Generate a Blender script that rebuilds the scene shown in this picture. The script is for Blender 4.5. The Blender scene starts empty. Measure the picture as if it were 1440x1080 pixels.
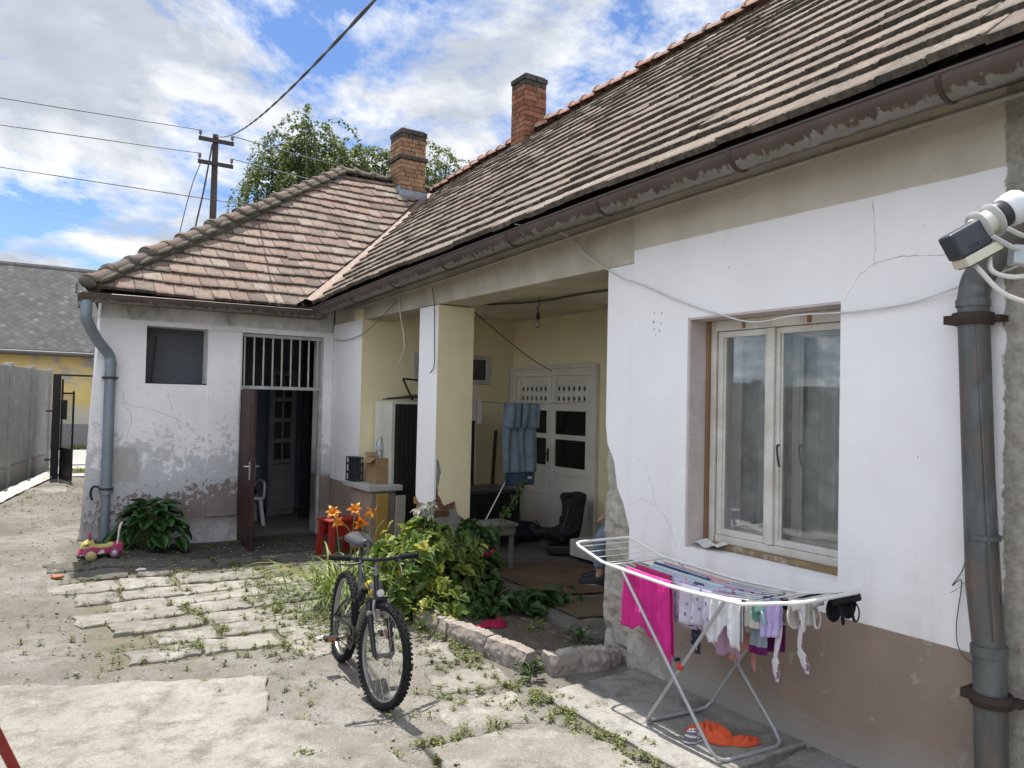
import bpy, bmesh, math, random
from math import sin, cos, pi, radians, sqrt, atan2
from mathutils import Vector, Matrix, noise as mnoise
V = Vector
rnd = random.Random(7)
scene = bpy.context.scene
COL = scene.collection

# ------------------------------------------------------------------ node helpers
class NT:
    def __init__(s, nt):
        s.nt = nt; s.n = nt.nodes; s.l = nt.links
    def new(s, t, **k):
        n = s.n.new(t)
        for a, b in k.items(): setattr(n, a, b)
        return n
    def put(s, sock, v):
        if v is None: return
        if hasattr(v, 'is_linked') or isinstance(v, bpy.types.NodeSocket): s.l.new(v, sock)
        elif isinstance(v, (tuple, list)):
            sock.default_value = tuple(v) + (1.0,) if (len(v) == 3 and sock.type == 'RGBA') else v
        else: sock.default_value = v
    def coord(s, kind='Object'): return s.new('ShaderNodeTexCoord').outputs[kind]
    def pos(s): return s.new('ShaderNodeNewGeometry').outputs['Position']
    def sep(s, v):
        n = s.new('ShaderNodeSeparateXYZ'); s.l.new(v, n.inputs[0]); return n.outputs
    def comb(s, x, y, z):
        n = s.new('ShaderNodeCombineXYZ')
        for i, q in enumerate((x, y, z)): s.put(n.inputs[i], q)
        return n.outputs[0]
    def mp(s, v, scale=(1, 1, 1), loc=(0, 0, 0), rot=(0, 0, 0)):
        n = s.new('ShaderNodeMapping'); s.l.new(v, n.inputs['Vector'])
        n.inputs['Scale'].default_value = scale; n.inputs['Location'].default_value = loc; n.inputs['Rotation'].default_value = rot
        return n.outputs[0]
    def noise(s, v, scale=5, detail=5, rough=.55, dist=0, col=False):
        n = s.new('ShaderNodeTexNoise'); s.l.new(v, n.inputs['Vector'])
        n.inputs['Scale'].default_value = scale; n.inputs['Detail'].default_value = detail
        n.inputs['Roughness'].default_value = rough; n.inputs['Distortion'].default_value = dist
        return n.outputs['Color' if col else 'Fac']
    def voro(s, v, scale=5, feature='F1', out='Distance'):
        n = s.new('ShaderNodeTexVoronoi', feature=feature); s.l.new(v, n.inputs['Vector'])
        n.inputs['Scale'].default_value = scale
        return n.outputs[out]
    def wave(s, v, scale=5, dist=0, dir='X', ds=1):
        n = s.new('ShaderNodeTexWave', bands_direction=dir); s.l.new(v, n.inputs['Vector'])
        n.inputs['Scale'].default_value = scale; n.inputs['Distortion'].default_value = dist; n.inputs['Detail Scale'].default_value = ds
        return n.outputs['Fac']
    def ramp(s, f, stops, interp='LINEAR'):
        n = s.new('ShaderNodeValToRGB'); s.put(n.inputs[0], f)
        cr = n.color_ramp; cr.interpolation = interp
        while len(cr.elements) < len(stops): cr.elements.new(.5)
        for e, (p, c) in zip(cr.elements, stops):
            e.position = p; e.color = (c, c, c, 1) if isinstance(c, (int, float)) else tuple(c) + (1,)
        return n.outputs[0]
    def math(s, op, a, b=None, clamp=False):
        n = s.new('ShaderNodeMath', operation=op, use_clamp=clamp); s.put(n.inputs[0], a)
        if b is not None: s.put(n.inputs[1], b)
        return n.outputs[0]
    def mix(s, f, a, b, mode='MIX'):
        n = s.new('ShaderNodeMix', data_type='RGBA', blend_type=mode)
        s.put(n.inputs[0], f); s.put(n.inputs[6], a); s.put(n.inputs[7], b)
        return n.outputs[2]
    def step(s, v, edge, w=.02):      # 0 below edge, 1 above
        n = s.new('ShaderNodeMapRange'); s.put(n.inputs[0], v)
        s.put(n.inputs[1], s.math('SUBTRACT', edge, w) if not isinstance(edge, (int, float)) else edge - w)
        s.put(n.inputs[2], s.math('ADD', edge, w) if not isinstance(edge, (int, float)) else edge + w)
        return n.outputs[0]
    def attr(s, name):
        return s.new('ShaderNodeAttribute', attribute_name=name).outputs['Fac']
    def bump(s, h, strength=.3, dist=.01):
        n = s.new('ShaderNodeBump'); s.l.new(h, n.inputs['Height'])
        n.inputs['Strength'].default_value = strength; n.inputs['Distance'].default_value = dist
        return n.outputs[0]

def newmat(name):
    m = bpy.data.materials.new(name); m.use_nodes = True
    t = NT(m.node_tree); b = t.n['Principled BSDF']
    return m, t, b

MATS = {}
def mat(name, c1, c2=None, c3=None, scale=6, rough=.75, metal=0, bump=.15, bscale=50, bdist=.004, tint=0., spec=.3, fine=.16, coord='Object', stretch=(1, 1, 1), trans=0):
    """Weathered surface: large patches of two or three colours, fine grain, bump."""
    if name in MATS: return MATS[name]
    m, t, b = newmat(name)
    c2 = c2 or tuple(min(1, q * .72) for q in c1)
    v = t.mp(t.coord(coord), stretch)
    n1 = t.noise(v, scale, 7, .62)
    st = [(.33, c1), (.62, c2)]
    if c3: st = [(.3, c1), (.52, c2), (.72, c3)]
    col = t.ramp(n1, st)
    n2 = t.noise(v, bscale, 4, .6)
    col = t.mix(1, col, t.ramp(n2, [(.25, 1 - fine), (.75, 1 + 0 * fine)]), 'MULTIPLY')
    if tint:
        a = t.attr('tint')
        col = t.mix(1, col, t.ramp(a, [(0, 1 - tint), (1, 1.0)]), 'MULTIPLY')
    t.put(b.inputs['Base Color'], col)
    b.inputs['Roughness'].default_value = rough; b.inputs['Metallic'].default_value = metal
    b.inputs['Specular IOR Level'].default_value = spec
    if bump: t.put(b.inputs['Normal'], t.bump(n2, bump, bdist))
    MATS[name] = m
    return m

def leafmat(name, c1, c2, c3=None, trans=.35, rough=.5, spec=.35):
    if name in MATS: return MATS[name]
    m, t, b = newmat(name)
    a = t.attr('tint')
    st = [(0, c1), (1, c2)] if not c3 else [(0, c1), (.6, c2), (1, c3)]
    col = t.ramp(a, st)
    n = t.noise(t.coord(), 25, 3)
    col = t.mix(1, col, t.ramp(n, [(.3, .8), (.7, 1.)]), 'MULTIPLY')
    t.put(b.inputs['Base Color'], col); b.inputs['Roughness'].default_value = rough
    b.inputs['Specular IOR Level'].default_value = spec
    tr = t.new('ShaderNodeBsdfTranslucent'); t.put(tr.inputs[0], t.mix(1, col, (1.0, 1.0, .55), 'MULTIPLY'))
    mx = t.new('ShaderNodeMixShader'); mx.inputs[0].default_value = trans
    out = t.n['Material Output']
    t.l.new(b.outputs[0], mx.inputs[1]); t.l.new(tr.outputs[0], mx.inputs[2]); t.l.new(mx.outputs[0], out.inputs[0])
    MATS[name] = m
    return m

def glassmat(name, tintc=(.75, .78, .78), refl=.35, dirt=.08):
    if name in MATS: return MATS[name]
    m, t, b = newmat(name)
    out = t.n['Material Output']; t.n.remove(b)
    tr = t.new('ShaderNodeBsdfTransparent'); tr.inputs[0].default_value = tintc + (1,)
    gl = t.new('ShaderNodeBsdfGlossy'); gl.inputs['Roughness'].default_value = .02
    gl.inputs[0].default_value = (.9, .92, .95, 1)
    fr = t.new('ShaderNodeFresnel'); fr.inputs[0].default_value = 1.5
    f = t.math('ADD', t.math('MULTIPLY', fr.outputs[0], .75), refl * .3, clamp=True)
    mx = t.new('ShaderNodeMixShader'); t.put(mx.inputs[0], f)
    t.l.new(tr.outputs[0], mx.inputs[1]); t.l.new(gl.outputs[0], mx.inputs[2])
    df = t.new('ShaderNodeBsdfDiffuse'); df.inputs[0].default_value = (.6, .6, .58, 1)
    n = t.noise(t.coord(), 4, 6)
    m2 = t.new('ShaderNodeMixShader'); t.put(m2.inputs[0], t.ramp(n, [(.35, dirt * .3), (.75, dirt * 1.6)]))
    t.l.new(mx.outputs[0], m2.inputs[1]); t.l.new(df.outputs[0], m2.inputs[2]); t.l.new(m2.outputs[0], out.inputs[0])
    MATS[name] = m
    return m

# ------------------------------------------------------------------ object helpers
ORIG = {}
def tag(o, label=None, cat=None, group=None, kind=None):
    if label: o['label'] = label
    if cat: o['category'] = cat
    if group: o['group'] = group
    if kind: o['kind'] = kind
    return o

def thing(name, label, cat, loc=(0, 0, 0), group=None, rotz=0):
    o = bpy.data.objects.new(name, None); COL.objects.link(o)
    o.empty_display_size = .1
    o.location = loc; o.rotation_euler = (0, 0, rotz)
    ORIG[o.name] = V(loc)
    return tag(o, label, cat, group)

def dup(root, loc, rotz=None, label=None, group=None, scale=None):
    def cp(o, par):
        c = o.copy(); COL.objects.link(c)
        if par: c.parent = par
        for ch in list(o.children): cp(ch, c)
        return c
    r = cp(root, None)
    r.location = loc
    if rotz is not None: r.rotation_euler = (0, 0, rotz)
    if label: r['label'] = label
    if group: r['group'] = group
    if scale: r.scale = scale
    return r

def frame(axis, up=V((0, 0, 1))):
    a = V(axis).normalized()
    if abs(a.dot(up)) > .98: up = V((0, 1, 0))
    x = up.cross(a).normalized(); y = a.cross(x)
    return x, y, a

class MB:
    def __init__(s): s.v = []; s.f = []; s.mi = []; s.t = []; s.uv = []
    def add(s, vs, fs, mi=0, t=None, uvs=None):
        b = len(s.v); s.v += [tuple(q) for q in vs]
        tt = rnd.random() if t is None else t
        for k, f in enumerate(fs):
            s.f.append(tuple(b + i for i in f)); s.mi.append(mi); s.t.append(tt)
            s.uv.append([uvs[i] for i in f] if uvs else None)
        return s
    def box(s, lo, hi, mi=0, t=None):
        (x0, y0, z0), (x1, y1, z1) = lo, hi
        return s.add([(x0, y0, z0), (x1, y0, z0), (x1, y1, z0), (x0, y1, z0), (x0, y0, z1), (x1, y0, z1), (x1, y1, z1), (x0, y1, z1)],
                     [(0, 3, 2, 1), (4, 5, 6, 7), (0, 1, 5, 4), (1, 2, 6, 5), (2, 3, 7, 6), (3, 0, 4, 7)], mi, t)
    def obox(s, c, size, rot=None, mi=0, t=None, taper=0):
        R = rot if rot is not None else Matrix.Identity(3)
        vs = []
        for z in (-.5, .5):
            k = 1 - (taper if z > 0 else 0)
            for x, y in ((-.5, -.5), (.5, -.5), (.5, .5), (-.5, .5)):
                vs.append(V(c) + R @ V((x * size[0] * k, y * size[1] * k, z * size[2])))
        return s.add(vs, [(0, 3, 2, 1), (4, 5, 6, 7), (0, 1, 5, 4), (1, 2, 6, 5), (2, 3, 7, 6), (3, 0, 4, 7)], mi, t)
    def bar(s, p0, p1, w, h, mi=0, up=V((0, 0, 1)), t=None):
        p0 = V(p0); p1 = V(p1); x, y, a = frame(p1 - p0, up)
        R = Matrix((x, y, a)).transposed()
        return s.obox((p0 + p1) / 2, (w, h, (p1 - p0).length), R, mi, t)
    def tube(s, pts, r, n=8, caps=True, mi=0, closed=False, t=None, flat=1.0):
        pts = [V(p) for p in pts]; N = len(pts)
        rs = r if isinstance(r, (list, tuple)) else [r] * N
        vs = []; x = None
        for i, p in enumerate(pts):
            if closed: d = pts[(i + 1) % N] - pts[i - 1]
            else: d = pts[min(i + 1, N - 1)] - pts[max(i - 1, 0)]
            if d.length < 1e-9: d = V((0, 0, 1))
            d.normalize()
            if x is None: x, y, _ = frame(d)
            else:
                x = x - d * x.dot(d)
                if x.length < 1e-6: x, y, _ = frame(d)
                x.normalize(); y = d.cross(x)
            for k in range(n):
                a = 2 * pi * k / n
                vs.append(p + x * (cos(a) * rs[i]) + y * (sin(a) * rs[i] * flat))
        fs = []
        for i in range(N if closed else N - 1):
            j = (i + 1) % N
            for k in range(n):
                l = (k + 1) % n
                fs.append((i * n + k, i * n + l, j * n + l, j * n + k))
        if caps and not closed:
            fs.append(tuple(range(n - 1, -1, -1))); fs.append(tuple((N - 1) * n + k for k in range(n)))
        return s.add(vs, fs, mi, t)
    def lathe(s, prof, c, axis=(0, 0, 1), n=24, mi=0, t=None, caps=True):
        x, y, a = frame(axis, V((0, 1, 0)) if abs(V(axis).normalized().z) > .9 else V((0, 0, 1)))
        c = V(c); vs = []; fs = []
        for r, z in prof:
            for k in range(n):
                q = 2 * pi * k / n
                vs.append(c + a * z + x * (r * cos(q)) + y * (r * sin(q)))
        for i in range(len(prof) - 1):
            for k in range(n):
                l = (k + 1) % n
                fs.append((i * n + k, i * n + l, (i + 1) * n + l, (i + 1) * n + k))
        if caps and prof[0][0] > 1e-5: fs.append(tuple(range(n - 1, -1, -1)))
        if caps and prof[-1][0] > 1e-5: fs.append(tuple((len(prof) - 1) * n + k for k in range(n)))
        return s.add(vs, fs, mi, t)
    def ball(s, c, r, nu=14, nv=9, mi=0, t=None, rot=None, warp=0, seed=0):
        r = (r, r, r) if isinstance(r, (int, float)) else r
        vs = []; fs = []
        for i in range(nv + 1):
            th = pi * i / nv
            for k in range(nu):
                ph = 2 * pi * k / nu
                p = V((r[0] * sin(th) * cos(ph), r[1] * sin(th) * sin(ph), r[2] * cos(th)))
                if warp: p *= 1 + warp * mnoise.noise(p * (1.5 / max(r)) + V((seed, seed * 1.7, 0)))
                if rot is not None: p = rot @ p
                vs.append(V(c) + p)
        for i in range(nv):
            for k in range(nu):
                l = (k + 1) % nu
                fs.append((i * nu + k, (i + 1) * nu + k, (i + 1) * nu + l, i * nu + l))
        return s.add(vs, fs, mi, t)
    def grid(s, fn, nu, nv, mi=0, t=None, uv=False):
        vs = []; uvs = []
        for i in range(nu + 1):
            for j in range(nv + 1):
                vs.append(fn(i / nu, j / nv)); uvs.append((i / nu, j / nv))
        fs = [(i * (nv + 1) + j, (i + 1) * (nv + 1) + j, (i + 1) * (nv + 1) + j + 1, i * (nv + 1) + j + 1) for i in range(nu) for j in range(nv)]
        return s.add(vs, fs, mi, t, uvs if uv else None)
    def prism(s, poly, vec, mi=0, t=None):
        """flat polygon (list of 3-D points) pushed along vec"""
        n = len(poly); vec = V(vec)
        vs = [V(p) for p in poly] + [V(p) + vec for p in poly]
        fs = [tuple(range(n - 1, -1, -1)), tuple(range(n, 2 * n))] + [(i, (i + 1) % n, n + (i + 1) % n, n + i) for i in range(n)]
        return s.add(vs, fs, mi, t)
    def build(s, name, mats, parent=None, smooth=None, bevel=0, solid=0, label=None, merge=False, recalc=True, subsurf=0):
        me = bpy.data.meshes.new(name)
        off = ORIG.get(parent.name, V((0, 0, 0))) if parent else V((0, 0, 0))
        me.from_pydata([(a[0] - off.x, a[1] - off.y, a[2] - off.z) for a in s.v], [], s.f)
        for m in (mats if isinstance(mats, (list, tuple)) else [mats]): me.materials.append(m)
        me.polygons.foreach_set('material_index', s.mi)
        at = me.attributes.new('tint', 'FLOAT', 'FACE'); at.data.foreach_set('value', s.t)
        if any(u for u in s.uv):
            ul = me.uv_layers.new(name='UVMap'); k = 0
            for f, u in zip(s.f, s.uv):
                for i in range(len(f)):
                    ul.data[k].uv = u[i] if u else (0, 0); k += 1
        if recalc or merge:
            bm = bmesh.new(); bm.from_mesh(me)
            if merge: bmesh.ops.remove_doubles(bm, verts=bm.verts, dist=1e-5)
            if recalc: bmesh.ops.recalc_face_normals(bm, faces=bm.faces)
            bm.to_mesh(me); bm.free()
        if smooth is not None:
            me.polygons.foreach_set('use_smooth', [True] * len(me.polygons))
            if smooth < 179: me.set_sharp_from_angle(angle=radians(smooth))
        me.update()
        o = bpy.data.objects.new(name, me); COL.objects.link(o)
        if parent: o.parent = parent; ORIG[o.name] = off
        if solid:
            md = o.modifiers.new('s', 'SOLIDIFY'); md.thickness = solid; md.offset = 0
        if bevel:
            md = o.modifiers.new('b', 'BEVEL'); md.width = bevel; md.segments = 2; md.limit_method = 'ANGLE'; md.angle_limit = radians(40)
        if subsurf:
            md = o.modifiers.new('u', 'SUBSURF'); md.levels = subsurf; md.render_levels = subsurf
        if label: o['label'] = label
        return o

def spline(pts, n=8):
    """Catmull-Rom through pts"""
    pts = [V(p) for p in pts]; out = []
    P = [pts[0] * 2 - pts[1]] + pts + [pts[-1] * 2 - pts[-2]]
    for i in range(1, len(P) - 2):
        a, b, c, d = P[i - 1:i + 3]
        for k in range(n):
            t = k / n
            out.append(.5 * ((2 * b) + (c - a) * t + (2 * a - 5 * b + 4 * c - d) * t * t + (3 * b - a - 3 * c + d) * t ** 3))
    out.append(pts[-1])
    return out

def wallgrid(mb, org, du, dz, thick, u0, u1, z0, z1, holes, mi=0, step=.5):
    """A wall of real thickness with openings: u along du, z up, thickness along dz. holes = (u0,u1,z0,z1)."""
    org = V(org); du = V(du); dn = V(dz)
    us = sorted({u0, u1} | {q for h in holes for q in h[:2] if u0 < q < u1})
    zs = sorted({z0, z1} | {q for h in holes for q in h[2:] if z0 < q < z1})
    def solid(i, j):
        if i < 0 or j < 0 or i >= len(us) - 1 or j >= len(zs) - 1: return False
        cu = (us[i] + us[i + 1]) / 2; cz = (zs[j] + zs[j + 1]) / 2
        return not any(h[0] < cu < h[1] and h[2] < cz < h[3] for h in holes)
    P = lambda u, z, d: org + du * u + V((0, 0, z)) + dn * d
    for i in range(len(us) - 1):
        for j in range(len(zs) - 1):
            if not solid(i, j): continue
            a, b, c, d = us[i], us[i + 1], zs[j], zs[j + 1]
            for k in (0, thick): mb.add([P(a, c, k), P(b, c, k), P(b, d, k), P(a, d, k)], [(0, 1, 2, 3)], mi)
            if not solid(i - 1, j): mb.add([P(a, c, 0), P(a, d, 0), P(a, d, thick), P(a, c, thick)], [(0, 1, 2, 3)], mi)
            if not solid(i + 1, j): mb.add([P(b, c, 0), P(b, d, 0), P(b, d, thick), P(b, c, thick)], [(0, 1, 2, 3)], mi)
            if not solid(i, j - 1): mb.add([P(a, c, 0), P(b, c, 0), P(b, c, thick), P(a, c, thick)], [(0, 1, 2, 3)], mi)
            if not solid(i, j + 1): mb.add([P(a, d, 0), P(b, d, 0), P(b, d, thick), P(a, d, thick)], [(0, 1, 2, 3)], mi)

def gz(x, y):
    """height of the yard"""
    l = max(0, min(1, (1.9 - x) / 1.2)); f = max(0, min(1, (y - 6.8) / 2.4))
    z = .12 * (l * l * (3 - 2 * l)) * (f * f * (3 - 2 * f))
    if x < 5 and -4 < y < 22:
        z += .012 * mnoise.noise(V((x * .9, y * .9, 0))) + .006 * mnoise.noise(V((x * 4, y * 4, 3)))
    return z

# ------------------------------------------------------------------ camera, sky, sun
cd = bpy.data.cameras.new('camera'); cam = bpy.data.objects.new('camera', cd); COL.objects.link(cam)
right = V((.83935374, -.54313667, .02208725)); up = V((-.03204185, -.00887329, .99944714)); fwd = V((.54264041, .83959741, .02485093))
cam.matrix_world = Matrix(((right.x, up.x, -fwd.x, 0), (right.y, up.y, -fwd.y, 0), (right.z, up.z, -fwd.z, 1.7), (0, 0, 0, 1)))
cd.sensor_width = 36; cd.lens = 36 * 1082 / 1440; cd.clip_start = .05; cd.clip_end = 3000
scene.camera = cam

SUN_EL = radians(67.5); SUN_AZ = radians(1.5)     # azimuth from +Y towards +X
sd = V((sin(SUN_AZ) * cos(SUN_EL), cos(SUN_AZ) * cos(SUN_EL), sin(SUN_EL)))
sl = bpy.data.lights.new('sun', 'SUN'); so = bpy.data.objects.new('sun', sl); COL.objects.link(so)
sl.energy = 3.9; sl.angle = radians(.5); sl.color = (1, .955, .88)
so.rotation_euler = sd.to_track_quat('Z', 'Y').to_euler(); so.location = (0, 0, 40)

w = bpy.data.worlds.new('World'); scene.world = w; w.use_nodes = True
t = NT(w.node_tree); bg = t.n['Background']
sky = t.new('ShaderNodeTexSky', sky_type='NISHITA', sun_disc=False)
sky.sun_elevation = SUN_EL; sky.sun_rotation = SUN_AZ; sky.altitude = 100; sky.air_density = 1.0; sky.dust_density = .6; sky.ozone_density = 1.6
d = t.coord('Generated'); sx = t.sep(d)
zz = t.math('ADD', t.math('MAXIMUM', sx[2], .02), .30)
pl = t.comb(t.math('DIVIDE', sx[0], zz), t.math('DIVIDE', sx[1], zz), 0.0)
pl = t.mp(pl, (1, 1, 1), (1.35, .35, 0))
wv = t.noise(pl, .7, 3, .5, 0, True)
pw = t.new('ShaderNodeVectorMath', operation='MULTIPLY_ADD'); t.l.new(wv, pw.inputs[0]); pw.inputs[1].default_value = (.5, .5, 0); t.l.new(pl, pw.inputs[2])
n1 = t.noise(pw.outputs[0], 2.1, 12, .66, .1)
n2 = t.noise(t.mp(pw.outputs[0], (1, 1, 1), (.03, .10, 0)), 2.1, 9, .6, .1)
cov = t.ramp(n1, [(.43, 0), (.48, .5), (.54, 1)])
thick = t.ramp(n2, [(.43, 0), (.58, 1)])
fine = t.noise(pl, 9, 6, .6)
ccol = t.mix(thick, (6.0, 6.05, 6.15), (3.2, 3.5, 4.0))
ccol = t.mix(1, ccol, t.ramp(fine, [(.3, .86), (.7, 1.06)]), 'MULTIPLY')
# clouds behind the camera brightened, as if front-lit, to add unseen fill light
vd_ = t.new('ShaderNodeVectorMath', operation='DOT_PRODUCT'); t.l.new(d, vd_.inputs[0]); vd_.inputs[1].default_value = (.54, .84, -.25)
mr = t.new('ShaderNodeMapRange'); t.put(mr.inputs[0], vd_.outputs['Value']); mr.inputs[1].default_value = .5; mr.inputs[2].default_value = -.3; mr.inputs[3].default_value = 1; mr.inputs[4].default_value = 2.5
sc_ = t.new('ShaderNodeVectorMath', operation='SCALE'); t.put(sc_.inputs[0], ccol); t.put(sc_.inputs['Scale'], mr.outputs[0]); ccol = sc_.outputs[0]
skyc = t.mix(1, sky.outputs[0], (.50, .62, .80), 'MULTIPLY')
hz = t.ramp(sx[2], [(0, .5), (.08, .15), (.2, 0)])
skyc = t.mix(hz, skyc, (4.6, 5.6, 7.2))
t.put(bg.inputs[0], t.mix(cov, skyc, ccol)); bg.inputs[1].default_value = .1

scene.view_settings.view_transform = 'Standard'; scene.view_settings.look = 'None'
scene.view_settings.exposure = .95; scene.view_settings.gamma = 1
# ------------------------------------------------------------------ ground
def ground_mat():
    m, t, b = newmat('yard dirt'); p = t.pos(); s = t.sep(p)
    n1 = t.noise(p, .8, 9, .65); n2 = t.noise(p, 7, 6, .65); n3 = t.noise(p, 60, 4, .7); v = t.voro(p, 70)
    v2 = t.voro(p, 26)
    c = t.ramp(n1, [(.34, (.155, .142, .122)), (.5, (.225, .21, .187)), (.66, (.30, .287, .26))])
    c = t.mix(t.ramp(n2, [(.47, 0), (.66, .7)]), c, (.16, .135, .105))
    c = t.mix(t.ramp(v, [(.08, .3), (.2, 0)]), c, (.50, .48, .44))
    c = t.mix(t.ramp(v2, [(.05, .35), (.11, 0)]), c, (.5, .48, .45))
    c = t.mix(1, c, t.ramp(n3, [(.3, .62), (.7, 1.08)]), 'MULTIPLY')
    # thin moss and weeds far from the trodden way
    g = t.noise(p, 1.7, 7, .7)
    c = t.mix(t.ramp(g, [(.60, 0), (.72, .45)]), c, (.12, .13, .05))
    bedm = t.math('MULTIPLY', t.math('MULTIPLY', t.step(s[1], t.math('ADD', t.math('MULTIPLY', n2, .3), 5.2), .05), t.step(s[1], 8.5, -.1)), t.math('MULTIPLY', t.step(s[0], t.math('ADD', t.math('MULTIPLY', n2, .5), .25), .1), t.step(s[0], 2.4, -.25)))
    c = t.mix(t.math('MULTIPLY', bedm, .75), c, t.ramp(n2, [(.35, (.10, .095, .055)), (.6, (.17, .15, .11))]))
    # damp earth under the annexe wall, coloured darker to deepen its shade
    shade_dmp = t.math('MULTIPLY', t.step(s[1], 8.1, .35), t.step(s[1], 9.6, -.1)); shade_dmp = t.math('MULTIPLY', shade_dmp, t.step(s[0], .62, .25))
    c = t.mix(t.math('MULTIPLY', shade_dmp, t.ramp(n2, [(.35, 1.0), (.65, .75)])), c, (.05, .046, .04))
    # meadow and fields beyond the street
    c = t.mix(t.step(s[1], 31, 3), c, (.09, .12, .04))
    t.put(b.inputs['Base Color'], c); b.inputs['Roughness'].default_value = .95; b.inputs['Specular IOR Level'].default_value = .1
    h = t.math('ADD', t.math('MULTIPLY', n2, .6), t.math('ADD', t.math('MULTIPLY', n3, .35), t.math('MULTIPLY', v, -.35)))
    t.put(b.inputs['Normal'], t.bump(h, .75, .03))
    return m
xs = [-600, -200, -80, -40, -20, -12, -8, -6] + [-4 + .07 * i for i in range(112)] + [4.2, 5, 7, 10, 16, 30, 60, 150, 400, 700]
ys = [-400, -120, -40, -15, -7, -4, -2] + [0 + .07 * i for i in range(140)] + [9.8 + .25 * i for i in range(38)] + [19.6, 22, 26, 32, 40, 60, 100, 200, 500, 1200]
mb = MB(); nx = len(xs)
mb.add([(x, y, gz(x, y) - (.03 if (x > 3.45 and y < 18) else 0) - (.008 if (5.3 < y < 8.5 and .35 + (8.5 - y) * .05 < x < 2.6) else 0)) for y in ys for x in xs],
       [(j * nx + i, j * nx + i + 1, (j + 1) * nx + i + 1, (j + 1) * nx + i) for j in range(len(ys) - 1) for i in range(nx - 1)])
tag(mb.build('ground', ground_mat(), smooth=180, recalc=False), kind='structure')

def slab_mat(name='slab concrete', c1=(.35, .33, .295), c2=(.255, .24, .21)):
    m, t, b = newmat(name); p = t.pos()
    n1 = t.noise(p, 1.6, 8, .65); n2 = t.noise(p, 16, 6, .7); n3 = t.noise(p, 95, 3, .7); v = t.voro(p, 60)
    c = t.ramp(n1, [(.35, c1), (.65, c2)])
    c = t.mix(1, c, t.ramp(t.attr('tint'), [(0, .8), (1, 1.05)]), 'MULTIPLY')
    c = t.mix(t.ramp(n2, [(.50, 0), (.70, .75)]), c, (.19, .172, .145)); n4 = t.noise(p, 4.5, 8, .7); c = t.mix(t.ramp(n4, [(.50, 0), (.64, .75)]), c, (.125, .11, .09)); c = t.mix(t.ramp(t.noise(p, .9, 9, .72, .4), [(.52, 0), (.60, .6)]), c, (.155, .138, .115)); c = t.mix(t.ramp(t.noise(p, 2.6, 8, .7), [(.56, 0), (.66, .6)]), c, (.40, .385, .35))
    c = t.mix(t.ramp(v, [(.08, .38), (.24, 0)]), c, (.50, .485, .45))
    c = t.mix(1, c, t.ramp(n3, [(.3, .72), (.65, 1.06)]), 'MULTIPLY')
    t.put(b.inputs['Base Color'], c); b.inputs['Roughness'].default_value = .92; b.inputs['Specular IOR Level'].default_value = .15
    t.put(b.inputs['Normal'], t.bump(t.math('ADD', n2, t.math('MULTIPLY', n3, .5)), .5, .012))
    return m
SLAB = slab_mat(); AGG = slab_mat('aggregate concrete', (.335, .318, .286), (.25, .236, .21))
def rough_poly(poly, sub=.06, amp=.015, seed=0):
    out = []
    for i, a in enumerate(poly):
        b = poly[(i + 1) % len(poly)]; a = V((*a, 0)); b = V((*b, 0)); n = max(1, int((b - a).length / sub))
        for k in range(n):
            p = a.lerp(b, k / n); q = V((p.x * 7, p.y * 7, seed * 3.1))
            p += V((mnoise.noise(q), mnoise.noise(q + V((9, 4, 2))), 0)) * amp * 2
            q2 = V((p.x * 26, p.y * 26, seed)); p += V((mnoise.noise(q2), mnoise.noise(q2 + V((5, 1, 2))), 0)) * amp
            out.append(p)
    return out
EDGES = []
def slab(mb, poly, top=.03, tilt=(0, 0), seed=0, amp=.012, mi=0, thick=.1):
    P = rough_poly(poly, seed=seed, amp=amp); EDGES.extend((p.x, p.y) for p in P[::2]); c = sum(P, V()) / len(P); n = len(P)
    def z(p, dz): return gz(p.x, p.y) + dz + (p.x - c.x) * tilt[0] + (p.y - c.y) * tilt[1] + .004 * mnoise.noise(V((p.x * 5, p.y * 5, seed)))
    ring0 = [V((p.x, p.y, z(p, top - thick))) for p in P]
    ring1 = [V((p.x, p.y, z(p, top - .008))) for p in P]
    ring2 = [V((c.x + (p.x - c.x) * (1 - .012 / max(.05, (p - c).length)), c.y + (p.y - c.y) * (1 - .012 / max(.05, (p - c).length)), z(p, top))) for p in P]
    vs = ring0 + ring1 + ring2 + [V((c.x, c.y, z(c, top)))]
    fs = [(k * n + i, k * n + (i + 1) % n, (k + 1) * n + (i + 1) % n, (k + 1) * n + i) for k in (0, 1) for i in range(n)]
    fs += [(2 * n + i, 2 * n + (i + 1) % n, 3 * n) for i in range(n)]
    mb.add(vs, fs, mi)
# rows of old paving slabs in front of the annexe
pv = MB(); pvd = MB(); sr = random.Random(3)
joints = []
for r in range(9):
    y0 = 5.36 + r * .345; x = .62 - .055 * r + (.0, .30, .12)[r % 3] + (0 if r else .04)
    xend = 1.85 + .09 * r + sr.uniform(-.15, .15)
    if r > 6: xend += .5
    while x < xend:
        wd = sr.choice((.36, .55, .66, .78, .46))
        if not (sr.random() < .06 and r):
            h = .33 - sr.uniform(.015, .06); gp_ = sr.uniform(.02, .06)
            sk = sr.uniform(-.03, .03)
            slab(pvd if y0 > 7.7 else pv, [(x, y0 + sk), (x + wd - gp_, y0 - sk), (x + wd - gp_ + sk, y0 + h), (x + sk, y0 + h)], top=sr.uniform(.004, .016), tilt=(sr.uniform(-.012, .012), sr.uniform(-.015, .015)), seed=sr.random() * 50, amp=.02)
        joints.append((x + wd - .01, y0 + .17)); x += wd
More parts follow.
